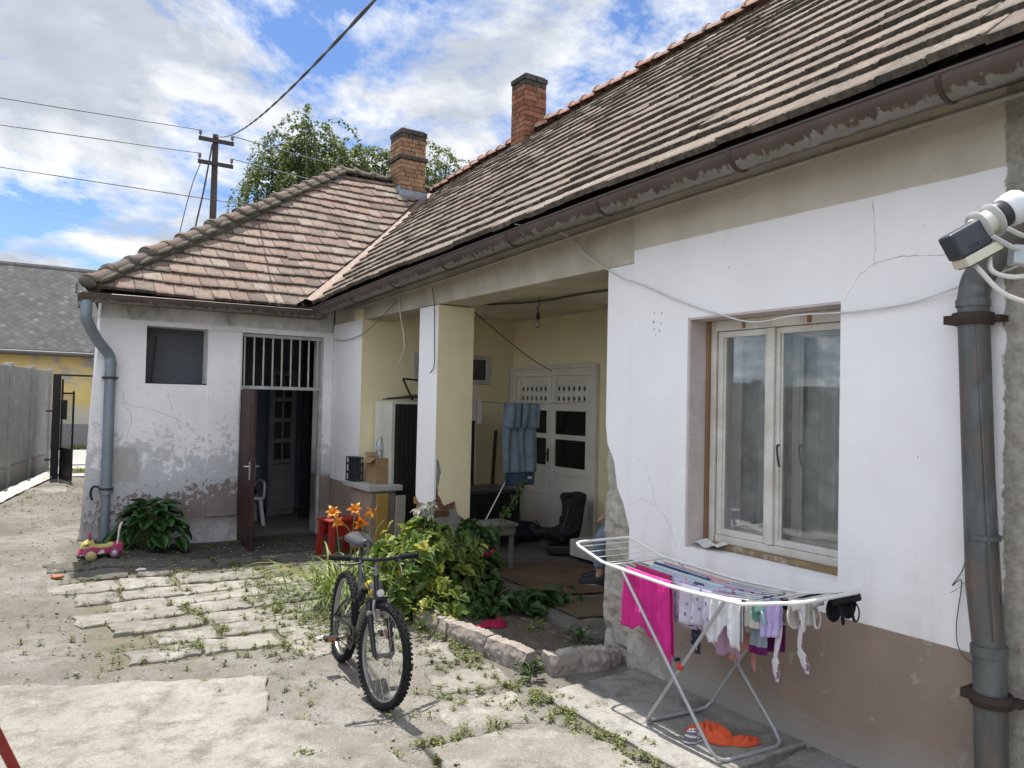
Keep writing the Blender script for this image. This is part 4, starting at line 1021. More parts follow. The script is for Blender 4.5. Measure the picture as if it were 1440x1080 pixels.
hbo = hbq.build('handlebar', flat('grey stem', (.22, .22, .22), .4, .5), bike, smooth=50)
hb2 = MB(); hb2.tube(spline([fp(.64, .275, .795), fp(.67, .15, .79), fp(.70, .05, .785), fp(.70, -.05, .785), fp(.67, -.15, .79), fp(.64, -.275, .795)], 5), .0115, 10); hb2.build('bar', BLK, hbo, smooth=50)
for s_ in (1, -1):
    g_ = MB(); g_.tube([fp(.664, .165 * s_, .79), fp(.64, .285 * s_, .795)], .0165, 10); g_.build('grip', RUBBER, hbo, smooth=40)
    l_ = MB(); l_.tube(spline([fp(.675, .12 * s_, .79), fp(.725, .135 * s_, .775), fp(.71, .2 * s_, .765), fp(.69, .25 * s_, .765)], 4), .006, 6); l_.obox(fp(.68, .125 * s_, .785), (.03, .03, .03)); l_.build('brake_lever', BLACKP, hbo, smooth=50)
cbm = MB()
cbm.tube(spline([fp(.70, .13, .77), fp(.80, .10, .72), fp(.80, .05, .62), fp(.77, .04, .58)], 6), .0028, 5); cbm.tube(spline([fp(.70, -.13, .77), fp(.84, -.05, .74), fp(.80, .06, .64), bp(.62, .04, .58), bp(.4, .03, .55)], 6), .0028, 5)
cbm.tube(spline([fp(.68, -.11, .78), fp(.78, -.12, .70), bp(.68, -.05, .60), bp(.55, -.03, .50)], 6), .0028, 5)
cbm.build('brake_cable', BLACKP, bike)
ck = MB(); ck.lathe([(.02, -.06), (.02, .06)], bp(.36, 0, .255), BV, 12)
for R_, off in ((.075, -.048), (.062, -.04), (.05, -.032)): ck.lathe([(R_, off - .0015), (R_ + .004, off), (R_, off + .0015), (R_ - .012, off + .0015), (R_ - .012, off - .0015), (R_, off - .0015)], bp(.36, 0, .255), BV, 36, caps=False)
for k in range(5): a = 2 * pi * k / 5; ck.bar(bp(.36, -.045, .255), bp(.36 + cos(a) * .068, -.045, .255 + sin(a) * .068), .012, .004)
cko = ck.build('crank', flat('dark chainring', (.07, .065, .06), .45, .6), bike, smooth=40)
for s_, a in ((-1, radians(200)), (1, radians(20))):
    e = bp(.36 + cos(a) * .15, .075 * s_, .255 + sin(a) * .15); ar = MB(); ar.bar(bp(.36, .062 * s_, .255), e, .016, .01); ar.build('crank_arm', flat('grey crank', (.15, .15, .15), .4, .5), cko)
    pe_ = MB(); pe_.obox(e + BV * (.055 * s_), (.085, .022, .06), Matrix((BV, BU, BF)).transposed()); pe_.obox(e + BV * (.055 * s_) + BF * .031, (.05, .014, .003), Matrix((BV, BU, BF)).transposed(), 1)
    pe_.obox(e + BV * (.055 * s_) - BF * .031, (.05, .014, .003), Matrix((BV, BU, BF)).transposed(), 1); pe_.build('pedal', [BLACKP, flat('orange reflector', (.5, .12, .03), .3)], cko, bevel=.003)
cs_ = MB(); 
for R_, off in ((.05, -.045), (.043, -.039), (.036, -.033), (.029, -.027)): cs_.lathe([(.01, off - .001), (R_, off - .001), (R_, off + .001), (.01, off + .001)], bp(0, 0, WR), BV, 28)
cs_.build('sprocket', flat('oily steel', (.09, .08, .07), .4, .7), bike, smooth=30)
ch = MB()
ch.tube([bp(.36, -.044, .255 + .077), bp(0, -.042, WR + .045)], .0035, 5); ch.tube([bp(.36, -.044, .255 - .077), bp(.05, -.042, WR - .13), bp(-.005, -.042, WR - .12), bp(.02, -.042, WR - .06), bp(.01, -.042, WR - .045)], .0035, 5)
ch.build('chain', flat('oily chain', (.06, .05, .045), .5, .6), bike)
de = MB(); de.bar(bp(.0, -.06, WR - .03), bp(.03, -.05, WR - .13), .012, .02); 
for w_ in (.065, .125): de.lathe([(.018, -.004), (.018, .004)], bp(.02, -.042, WR - w_), BV, 12)
de.build('derailleur', flat('grey mech', (.2, .2, .2), .4, .6), bike)
kst = MB(); kst.tube([bp(.05, .075, WR - .01), bp(.0, .155, .035)], .007, 8); kst.build('kickstand', STEEL, bike)

# ------------------------------------------------------------------ drying rack and washing
rack = thing('drying_rack', 'white folding drying rack on crossed grey legs standing under the window', 'drying rack', (3.07, 2.78, 0))
XN, XF = 2.83, 3.27
def topz(y):
    if y > 3.33: return .795 + (y - 3.33) * .25
    if y < 2.40: return .80 + (2.40 - y) * .25
    return .785 + .02 * abs((y - 2.8) / .5)
fr_ = MB()
def railp(x, ya, yb, n=8): return [V((x, ya + (yb - ya) * k / n, topz(ya + (yb - ya) * k / n))) for k in range(n + 1)]
for x in (XN, XF): fr_.tube(railp(x, 2.40, 3.33), .0095, 8)
fro = fr_.build('frame', WHITEP, rack, smooth=50)
def wing(ya, yb, name):
    w_ = MB(); r_ = .05; sgn = 1 if yb > ya else -1
    P = railp(XN, ya, yb - sgn * r_, 4) + [V((XN + r_ * .3, yb - sgn * r_ * .3, topz(yb - sgn * r_ * .3))), V((XN + r_, yb, topz(yb))), V((XF - r_, yb, topz(yb))), V((XF - r_ * .3, yb - sgn * r_ * .3, topz(yb)))] + railp(XF, ya, yb - sgn * r_, 4)[::-1]
    w_.tube(P, .009, 8)
    o = w_.build('wing', WHITEP, rack, smooth=60); q = MB()
    n = 4
    for k in range(n):
        y = ya + (yb - ya) * (k + .7) / (n + .5); q.tube([(XN, y, topz(y)), (XF, y, topz(y))], .0022, 5)
    q.build('wires', WHITEP, o); 
    return o
wing(3.33, 3.66, 'left'); wing(2.40, 2.075, 'right')
wr_ = MB(); WX = [XN + .05 + .049 * k for k in range(8)]
for x in WX: wr_.tube([(x, 2.40, .815), (x, 2.6, .79), (x, 2.85, .783), (x, 3.1, .785), (x, 3.33, .80)], .0022, 5)
for y in (2.40, 3.33): wr_.tube([(XN, y, topz(y)), (XF, y, topz(y))], .0055, 6)
wr_.build('wires', WHITEP, fro)
for ta, fa, xo in ((2.50, 3.04, .006), (3.22, 2.52, -.006)):
    l_ = MB(); c_ = .05; dy = (ta - fa) / .78
    P = [V((XN + xo, ta, topz(ta))), V((XN + xo, fa + dy * .06, .06)), V((XN + xo + .015, fa + dy * .015, .02)), V((XN + xo + .06, fa, .012)), V((XF + xo - .06, fa - .03, .012)), V((XF + xo - .015, fa - .03 + dy * .015, .02)), V((XF + xo, fa - .03 + dy * .06, .06)), V((XF + xo, ta, topz(ta)))]
    for p in P: p.z += gz(p.x, p.y) + .024 if p.z < .1 else 0
    l_.tube(P, .0095, 10); l_.build('leg', GREYM, rack, smooth=60)
cl_ = MB(); cl_.ball((XN - .0, 2.78, .405), (.016, .022, .018), 10, 7); cl_.build('red_clip', flat('red clip', (.5, .03, .02), .4), rack, smooth=180)
for xx in (XN, XF - .002):
    pv_ = MB(); pv_.tube([(xx - .012, 2.80, .435), (xx + .014, 2.80, .435)], .011, 8); pv_.build('pivot', BLACKP, rack)

def drape(name, label, m, x, ya, yb, d1, d2=.06, zt=None, wav=.012, seed=0, nu=26, nv=20, shape=None, ndir=-1, group='washing on the drying rack', cat='clothing', thick=.003, kf=1.0, along='y'):
    r = random.Random(seed); f1 = r.uniform(2, 4) * kf; f2 = r.uniform(5, 9) * kf; p1 = r.random() * 6; p2 = r.random() * 6
    zt = (lambda q: .79) if zt is None else zt
    def fn(u, v):
        L = d1 + d2; s = v * L - d1           # negative = front side hanging
        dist = abs(s); side = ndir if s < 0 else -ndir
        k = min(1, dist / .05)
        hang = max(0, dist - .008)
        amp = wav * k * (.45 + .9 * min(1, hang / max(.05, d1)))
        off = side * (.007 * k + .004) + amp * (sin(u * pi * 2 * f1 + p1 + hang * 3) * .7 + sin(u * pi * 2 * f2 + p2) * .4)
        off += .006 * k * mnoise.noise(V((u * 7, hang * 22, seed)))
        uu = u
        if shape: uu, hang = shape(u, hang, s < 0)
        w_ = ya + (yb - ya) * uu
        z = zt(w_) + .004 * (1 - k) - hang
        if along == 'y': return V((x + off, w_, z))
        return V((w_, x + off, z))
    mb = MB(); mb.grid(fn, nu, nv, uv=True)
    o = mb.build(name, m, None, smooth=180, solid=thick, recalc=False)
    return tag(o, label, cat, group)
def cloth(name, c, rough=.85, pat=None, pc=None, psc=30, sheen=0, var=.85):
    if name in MATS: return MATS[name]
    m, t, b = newmat(name); v = t.coord('UV')
    n = t.noise(t.coord(), 9, 4); col = t.ramp(n, [(.3, c), (.7, tuple(q * var for q in c))])
    if pat == 'dots': col = t.mix(t.ramp(t.voro(t.mp(v, (1, 1, 1)), psc), [(.22, 1), (.26, 0)]), col, pc)
    if pat == 'stripe': col = t.mix(t.step(t.wave(v, psc, 0, 'Y'), .7, .02), col, pc)
    if pat == 'blot': col = t.mix(t.step(t.noise(v, psc, 2), .6, .01), col, pc)
    if pat == 'band': col = t.mix(t.math('MULTIPLY', t.step(t.sep(v)[1], .10, -.005), 1.0), col, pc)
    t.put(b.inputs['Base Color'], col); b.inputs['Roughness'].default_value = rough; b.inputs['Specular IOR Level'].default_value = .25
    if sheen: b.inputs['Sheen Weight'].default_value = sheen
    t.put(b.inputs['Normal'], t.bump(t.math('ADD', t.math('MULTIPLY', t.noise(t.coord(), 260, 2), .06), t.noise(t.mp(t.coord(), (1, 1, .45)), 38, 3, .55, 1.0)), .55, .010))
    tr = t.new('ShaderNodeBsdfTranslucent'); t.put(tr.inputs[0], col); mx = t.new('ShaderNodeMixShader'); mx.inputs[0].default_value = .22
    t.l.new(b.outputs[0], mx.inputs[1]); t.l.new(tr.outputs[0], mx.inputs[2]); t.l.new(mx.outputs[0], t.n['Material Output'].inputs[0])
    MATS[name] = m; return m
tz = topz
def hem(curve, side=.0):     # neckline scooped out of the low edge, sleeves narrowing
    def f(u, h, front):
        return .5 + (u - .5) * (1 + side * h), h * (1 - curve * math.exp(-((u - .5) / .16) ** 2))
    return f
def uneven(a, b_): return lambda u, h, front: (u, h * (1 + a * (u - .5) + b_ * sin(u * 7)))
MAG = cloth('magenta satin', (.72, .035, .30), .28)
def magshape(u, h, front):
    k = 1 + .10 * (u - .5) - .16 * math.exp(-((u - .42) / .12) ** 2) * (1 if h > .22 else 0) + (.30 * max(0, (u - .80) / .2) if u > .8 else 0)
    return .5 + (u - .5) * (1 + .10 * h / .3), h * k
drape('satin_top', 'bright magenta satin top hanging at the house-corner end of the rack', MAG, WX[0], 3.25, 2.90, .34, .30, tz, .012, 1, 40, 30, magshape)
drape('folded_cloth', 'dark pink cloth folded short over a wire behind the magenta top', cloth('deep pink cotton', (.50, .035, .17)), WX[2], 3.27, 3.0, .09, .24, tz, .006, 2)
drape('childs_shirt', 'pale lilac childs top with small dark and pink prints', cloth('lilac print', (.62, .60, .76), .85, 'blot', (.16, .13, .22), 14), WX[2], 2.98, 2.66, .24, .10, tz, .010, 3, shape=uneven(.3, .1))
drape('pyjama_trousers', 'pale blue printed garment folded over the middle wire of the rack', cloth('pale blue print', (.52, .63, .72), .85, 'dots', (.75, .35, .42), 9), WX[3], 3.22, 2.62, .10, .16, tz, .010, 4, shape=uneven(-.2, .1))
drape('shirt', 'white and mint striped cloth folded next to the dark blue one', cloth('white green print', (.70, .72, .72), .85, 'dots', (.35, .5, .5), 22), WX[4], 3.24, 2.72, .09, .12, tz, .008, 5)
drape('folded_jeans', 'dark blue cloth folded along a back wire of the rack', cloth('navy cotton', (.055, .085, .20)), WX[5], 3.28, 2.86, .07, .13, tz, .006, 6)
drape('lilac_shirt', 'plain lilac cloth folded on a wire beside the dark blue one', cloth('lilac plain', (.55, .50, .74)), WX[5], 2.84, 2.52, .12, .14, tz, .008, 7)
drape('pink_towel', 'peach pink cloth on the wire nearest to the house wall', cloth('peach cotton', (.74, .40, .34)), WX[6], 3.25, 2.78, .08, .15, tz, .007, 8)
drape('grey_cloth', 'grey green cloth on the back wire near the window middle', cloth('sage grey cotton', (.50, .52, .46)), WX[6], 2.76, 2.46, .07, .12, tz, .007, 9)
drape('purple_cloth', 'deep purple cloth folded in a narrow roll over a wire', cloth('deep purple cotton', (.10, .035, .17)), WX[4], 2.62, 2.40, .07, .26, tz, .007, 10)
drape('peach_shorts', 'salmon pink shorts hanging low behind the grey leg', cloth('salmon cotton', (.66, .30, .27)), WX[4], 2.70, 2.50, .33, .1, tz, .012, 11, shape=uneven(.2, .15))
drape('undershirt', 'plain white undershirt with scooped neck hanging upside down at the front', cloth('white jersey', (.80, .81, .84)), WX[0], 2.62, 2.44, .235, .20, tz, .012, 12, 34, 26, hem(.42, .5))
drape('printed_bib', 'white cloth with orange and yellow picture beside the undershirt', cloth('orange yellow print', (.78, .74, .70), .85, 'blot', (.75, .35, .08), 4.5), WX[1], 2.45, 2.36, .13, .08, tz, .006, 13)
drape('grey_shirt', 'small grey blue shirt with white and purple hem bands', cloth('grey blue jersey', (.34, .40, .47), .85, 'band', (.16, .02, .14)), WX[2], 2.46, 2.36, .26, .1, tz, .006, 14)
drape('purple_shorts', 'dark purple garment hanging behind the grey blue shirt', cloth('plum cotton', (.13, .02, .12)), WX[3], 2.42, 2.30, .25, .06, tz, .008, 15)
drape('lilac_shorts', 'plain lilac pair of shorts in the sun at the rack corner', cloth('lilac bright', (.56, .47, .80)), WX[1] - .02, 2.35, 2.245, .165, .12, tz, .007, 16, shape=lambda u, h, f: (.5 + (u - .5) * (1 - 1.2 * max(0, h - .06)), h))
def sockd(x, y, L, lab, seed, foot=.0):
    def fn(u, v):
        z = topz(y) - v * L; a = 2 * pi * u; w_ = .017 + .006 * sin(v * 5 + seed) + (.012 if v > .72 else 0) * (1 - (v - .72) / .28 if v > .72 else 1)
        w_ *= (1 if v < .95 else .5)
        bend = foot * max(0, v - .62) ** 1.3
        return V((x + cos(a) * .007 + .006 * sin(v * 6 + seed), y + sin(a) * w_ + bend + .006 * sin(v * 9 + seed), z))
    mb = MB(); mb.grid(fn, 12, 24, uv=True)
    tag(mb.build('long_sock', cloth('pale mauve knit', (.66, .62, .66), .95, 'blot', (.25, .12, .2), 5), None, smooth=180, recalc=False), lab, 'sock', 'washing on the drying rack')
sockd(WX[1], 2.275, .36, 'longer pale mauve sock hanging straight down', 1, .02); sockd(WX[1] + .01, 2.16, .31, 'shorter pale mauve sock with its foot turned aside', 2, -.08)
drape('beige_briefs', 'small beige cloth hanging between the two long socks', cloth('beige cotton', (.60, .56, .50)), WX[2], 2.28, 2.14, .12, .06, tz, .008, 17)
def bra(x0, x1, y, m, lab, seed, drop=.085, pad=.016):
    """a bra hung by its band over a wire of the right wing: two moulded cups, straps"""
    mb = MB(); r = random.Random(seed); zc = topz(y)
    def band(u, v): return V((x0 + (x1 - x0) * u, y + .012 * sin(v * pi - pi / 2) + .004 * sin(u * 9 + seed), zc + .004 - .04 * abs(v - .5) * 2))
    mb.grid(band, 16, 6)
    for s_ in (-1, 1):
        cx = (x0 + x1) / 2 + s_ * (x1 - x0) * .24
        def cup(u, v):
            th = u * 2 * pi; ph = v * pi * .5
            rr = abs(x1 - x0) * .24
            return V((cx + rr * sin(ph) * cos(th), y + .012 + pad * 1.6 * cos(ph), zc - drop * .55 + drop * .52 * sin(ph) * sin(th)))
        mb.grid(cup, 16, 7)
        mb.tube(spline([(cx, y + .012, zc - .01), (cx + s_ * .012, y - .025, zc - drop * .55), (cx + s_ * .004, y - .03, zc - drop * 1.0), (cx - s_ * .016, y - .022, zc - drop * 1.02), (cx - s_ * .02, y - .01, zc - drop * .4)], 6), .006, 6, flat=.3)
    tag(mb.build('bra', m, None, smooth=180, solid=.002, recalc=False), lab, 'bra', 'washing on the drying rack')
KBL = cloth('black lace', (.012, .011, .013), .6)
bra(2.84, 3.02, 2.34, cloth('mint satin', (.36, .66, .56), .5), 'mint green bra on the wing of the rack', 1)
bra(2.93, 3.2, 2.255, KBL, 'wide black bra lying over the wing between mint and white ones', 2, .10)
bra(2.88, 3.10, 2.175, cloth('off white satin', (.78, .74, .72), .6), 'off-white bra on the wing between two black ones', 3, .12)
bra(3.03, 3.25, 2.085, KBL, 'black bra with lace straps at the tip of the rack', 4, .11)

# orange shirt and grey sock on the ground
def heap(c, rx, ry, h, seed, lobes):
    def fn(u, v):
        a = 2 * pi * u; rr = v; k = 1 + .35 * sin(a * lobes + seed) * .5 + .3 * mnoise.noise(V((cos(a) * 1.3, sin(a) * 1.3, seed)))
        x = c[0] + rx * rr * k * cos(a); y = c[1] + ry * rr * k * sin(a)
        z = h * (1 - rr ** 2.2) * (.75 + .5 * mnoise.noise(V((x * 16, y * 16, seed)))) + .018 * abs(mnoise.noise(V((x * 38, y * 30, seed + 3)))) + .008
        return V((x, y, gz(x, y) + .026 + max(.004, z)))
    mb = MB(); mb.grid(fn, 54, 18, uv=True); return mb
def crumple(c, rx, ry, h, seed, ang=0, arms=()):
    def fn(u, v):
        a = 2 * pi * u; k = 1 + .22 * sin(a * 2 + seed) + .25 * mnoise.noise(V((cos(a) * 1.6, sin(a) * 1.6, seed)))
        lx_, ly_ = rx * v * k * cos(a), ry * v * k * sin(a); x = c[0] + lx_ * cos(ang) - ly_ * sin(ang); y = c[1] + lx_ * sin(ang) + ly_ * cos(ang)
        q = V((x * 9, y * 9, seed)); w1 = mnoise.noise(q) * 2.2; f = abs(sin(x * 34 + y * 22 + w1 * 2.2)) ** .7 * .55 + abs(sin(x * 21 - y * 41 + w1 * 3)) ** .8 * .45
        z = h * (1 - v ** 1.8) ** .8 * (.45 + .75 * f) + .012 * f * (1 - v ** 6)
        return V((x, y, gz(x, y) + .025 + .004 + z))
    mb = MB(); mb.grid(fn, 90, 34, uv=True); return mb
s1_ = crumple((3.02, 2.74), .115, .07, .06, 3, -.8)
s3_ = crumple((3.12, 2.61), .085, .042, .026, 6, -.75); s1_.v += []
b0 = len(s1_.v); s1_.v += s3_.v; s1_.f += [tuple(b0 + i for i in f) for f in s3_.f]; s1_.mi += s3_.mi; s1_.t += s3_.t; s1_.uv += s3_.uv
tag(s1_.build('shirt', cloth('coral orange cotton', (.78, .13, .055)), None, smooth=180, recalc=False, solid=.002), 'coral orange shirt dropped in a heap on the ground under the rack', 'shirt')
s2_ = crumple((2.915, 2.765), .055, .04, .05, 8)
tag(s2_.build('sock', cloth('grey marl knit', (.20, .20, .24), .9, 'stripe', (.72, .70, .74), 1.4), None, smooth=180, recalc=False), 'crumpled grey and white sock beside the orange shirt', 'sock')
drape('print_dress', 'white and lilac printed cloth hanging on the front wire between magenta top and undershirt', cloth('lilac floral', (.66, .62, .74), .85, 'dots', (.30, .22, .42), 7), WX[1], 2.90, 2.66, .20, .12, tz, .012, 41, shape=uneven(.35, .12))
drape('navy_leggings', 'dark patterned leggings dangling below the printed cloth', cloth('dark pattern', (.05, .06, .10), .85, 'dots', (.5, .5, .55), 16), WX[3] - .02, 2.86, 2.80, .36, .1, tz, .008, 42)
drape('cream_vest', 'cream vest hanging beside the picture print bib', cloth('cream cotton', (.72, .68, .58)), WX[2] + .02, 2.52, 2.42, .17, .1, tz, .010, 43, shape=uneven(.2, .1))
drape('striped_leggings', 'white and blue striped cloth folded on the second back wire', cloth('blue stripe', (.66, .68, .74), .85, 'stripe', (.15, .22, .45), 3), WX[6] - .024, 3.22, 2.9, .10, .1, tz, .007, 31)
drape('mauve_vest', 'mauve vest hanging behind the white undershirt', cloth('mauve knit', (.45, .30, .42)), WX[2] - .02, 2.66, 2.50, .30, .1, tz, .010, 32, shape=uneven(.2, .1))
drape('light_blue_cloth', 'light blue cloth folded beside the lilac printed top', cloth('light blue cotton', (.45, .62, .74)), WX[3] + .02, 2.62, 2.45, .14, .16, tz, .008, 33)
drape('teal_shorts', 'teal print shorts folded over the middle of the rack', cloth('teal print', (.30, .50, .52), .85, 'dots', (.7, .7, .66), 8), WX[4] + .02, 2.98, 2.74, .12, .14, tz, .008, 34)
# ------------------------------------------------------------------ satellite receiver head near the camera
LN = V((1.360, .663, 1.990)); lx = V((.84, -.54, .02)); lf = V((.54, .84, .02)); lz = V((0, 0, 1))
ang = radians(29); ax_ = (lx * cos(ang) + lz * sin(ang)).normalized(); ay_ = (lz * cos(ang) - lx * sin(ang)).normalized(); an_ = -lf
Rl = Matrix((ax_, ay_, an_)).transposed()
lnb = thing('satellite_receiver', 'dark grey and cream satellite dish receiver head with white round cap by the downpipe', 'satellite receiver', tuple(LN))
def lp(a, b, c=0): return LN + ax_ * a + ay_ * b + an_ * c
b_ = MB(); b_.obox(lp(-.018, .012), (.062, .046, .04), Rl); bo = b_.build('body', flat('dark slate plastic', (.038, .042, .055), .42), lnb, bevel=.005)
b_ = MB(); b_.obox(lp(-.012, -.019), (.066, .016, .044), Rl); b_.obox(lp(-.012, -.028), (.06, .003, .036), Rl, 1); b_.build('connector_box', [flat('cream plastic', (.66, .64, .50), .5), flat('rust stained ports', (.12, .085, .06), .8)], lnb, bevel=.003)
b_ = MB(); b_.lathe([(.017, -.03), (.021, -.026), (.021, .02), (.0, .02)], lp(.035, .02), ax_, 20); b_.build('neck', flat('cream neck', (.60, .58, .50), .5), lnb, smooth=40)
b_ = MB(); b_.lathe([(.022, .0), (.0235, .004), (.0235, .016), (.022, .02)], lp(.045, .021), ax_, 20); b_.build('seal', BLACKP, lnb, smooth=40)
b_ = MB(); b_.lathe([(.024, 0), (.0275, .004), (.0275, .012), (.029, .014), (.029, .026), (.026, .032), (.012, .0345), (0, .035)], lp(.064, .021), ax_, 28); b_.build('feed_cap', flat('white cap', (.74, .76, .78), .35), lnb, smooth=45)
b_ = MB(); 
for s_ in (.017, -.01):
    b_.tube([lp(.022 + s_, .02) + (ay_ * cos(a) + an_ * sin(a)) * .0245 for a in [2 * pi * k / 20 for k in range(20)]], .003, 6, closed=True, flat=2.2)
b_.tube(spline([lp(.012, .0, .022), lp(.03, -.03, .024), lp(.05, -.05, .018)], 5), .0042, 6); b_.tube(spline([lp(.04, .0, .022), lp(.055, -.022, .024), lp(.075, -.035, .018)], 5), .0042, 6)
b_.build('clamp', flat('pale clamp', (.52, .53, .50), .5), lnb, smooth=50)
b_ = MB(); e0 = LN + lx * .048 - lz * .024 + an_ * .012; b_.bar(e0, e0 + lx * .62 - lz * .06 - lf * .05, .022, .034); b_.build('dish_arm', flat('galvanised arm', (.42, .45, .46), .45, .4), lnb, bevel=.003)
for k, (a, b) in enumerate((((-.024, -.028), [(.0, -.05), (.035, -.085), (.085, -.105), (.2, -.13), (.55, -.17), (.62, -.09)]), ((.006, -.03), [(.02, -.05), (.05, -.06), (.09, -.058), (.2, -.055), (.5, -.08), (.6, -.07)]))):
    w_ = MB(); w_.tube(spline([lp(*a)] + [LN + lx * p + lz * q + an_ * .008 for p, q in b], 8), .0042, 8); w_.build('cable', flat('white cable', (.72, .71, .68), .5), lnb, smooth=60)
dc = LN + ax_ * .62 + lz * .02
dish = thing('satellite_dish', 'grey satellite dish on a wall arm carrying the receiver head', 'satellite dish', tuple(dc))
b_ = MB(); b_.lathe([(r_ * .34 / 8, -.075 * (1 - (r_ / 8) ** 2)) for r_ in range(9)], dc, -ax_, 40, caps=False); b_.build('reflector', flat('dull dish paint', (.45, .46, .46), .5), dish, smooth=180, solid=.004)
b_ = MB(); b_.tube([e0 + lx * .6 - lz * .06 - lf * .05, dc - lz * .25 + ax_ * .03, dc + ax_ * .09, (3.1, -.30, 2.45), (3.40, -.30, 2.45)], .02, 10); b_.build('wall_arm', flat('galvanised arm', (.42, .45, .46), .45, .4), dish, smooth=40)
b_ = MB(); b_.box((3.372, -.38, 2.37), (3.389, -.22, 2.53)); b_.build('wall_plate', ZINC, dish)
tc = bpy.data.curves.new('lettering', 'FONT'); tc.body = 'STIOX'; tc.size = .0125; tc.extrude = .0004; tc.align_x = 'CENTER'; tc.align_y = 'CENTER'
tc.materials.append(flat('embossed slate', (.016, .018, .026), .4)); tmp = bpy.data.objects.new('lettering_source', tc); COL.objects.link(tmp); bpy.context.view_layer.update()
lm = bpy.data.meshes.new_from_object(tmp.evaluated_get(bpy.context.evaluated_depsgraph_get())); bpy.data.objects.remove(tmp)
to = bpy.data.objects.new('lettering', lm); COL.objects.link(to); to.parent = bo
to.matrix_local = Matrix.Translation(lp(-.012, -.001, .0202) - LN) @ Rl.to_4x4()

# ------------------------------------------------------------------ kerb stones round the flower bed, soil
KST = mat('pinkish kerb concrete', (.40, .345, .31), (.24, .205, .18), (.46, .43, .385), scale=11, bscale=55, bump=.5, rough=.95)
def kerb(a, b, h, label, wd=.13, seed=0):
    a = V((*a, 0)); b = V((*b, 0)); d_ = (b - a).normalized(); n_ = V((-d_.y, d_.x, 0)); L = (b - a).length; mb = MB(); c0 = (a + b) / 2
    def fn(u, v):
        p = a + d_ * (L * u); ang_ = v * 4; prof = [(-.5, -.06), (-.48, h * .55), (-.30, h), (.28, h + .004), (.5, h * .62), (.5, -.06)]
        k = min(4.999, v * 5); i = int(k); f = k - i; s_ = prof[i][0] * (1 - f) + prof[i + 1][0] * f; z = prof[i][1] * (1 - f) + prof[i + 1][1] * f
        ed = min(u, 1 - u) * L; cut_ = max(0, .025 - ed) * .5
        q = V((p.x * 9, p.y * 9, z * 9 + seed)); jj = .012 * mnoise.noise(q) + .008 * mnoise.noise(q * 3.3) + .005 * mnoise.noise(q * 8); jj -= .03 * max(0, mnoise.noise(q * 1.3 + V((5, 5, 5))) - .35)
        return p + n_ * (s_ * wd * (1 - cut_ * 6) + jj) + V((0, 0, gz(c0.x, c0.y) + z * (1 - cut_ * 5) + jj))
    mb.grid(fn, 44, 40)
    for u in (0, 1):
        P = [fn(u, k / 40) for k in range(41)]; mb.add(P, [tuple(range(41))])
    o = mb.build('kerb_stone', KST, None, smooth=50, merge=True); return tag(o, label, 'kerb stone', 'concrete edging of the flower bed')
kerb((2.69, 5.36), (2.685, 4.86), .135, 'kerb stone at the far end, half under the vine leaves', seed=1)
kerb((2.685, 4.845), (2.745, 4.45), .14, 'sunlit pinkish kerb stone between the vine and the bed corner', seed=2)
kerb((2.748, 4.435), (2.80, 4.04), .135, 'chipped kerb stone ending at the corner of the bed', seed=3)
kerb((2.87, 3.98), (3.09, 3.945), .125, 'pale-topped corner kerb stone caught by the edge of the sun', seed=4, wd=.16)
kerb((3.095, 3.94), (3.29, 3.90), .12, 'grey kerb stone in shade beside the corner one', seed=5, wd=.15)
kerb((3.30, 3.905), (3.41, 3.93), .09, 'short low kerb piece touching the broken wall', seed=6, wd=.12)
sb = MB(); 
def soil(u, v): x = 2.74 + .76 * u; y = 4.0 + 2.7 * v; return V((x, y, gz(x, y) + .035 + .03 * sin(pi * u) + .02 * mnoise.noise(V((x * 5, y * 5, 1))) + .012 * mnoise.noise(V((x * 17, y * 17, 2)))))
sb.grid(soil, 24, 70); tag(sb.build('flower_bed', mat('bed soil', (.15, .125, .10), (.085, .07, .055), (.24, .21, .18), scale=9, bscale=50, bump=.8, bdist=.02, rough=1), None, smooth=180, recalc=False), kind='structure')

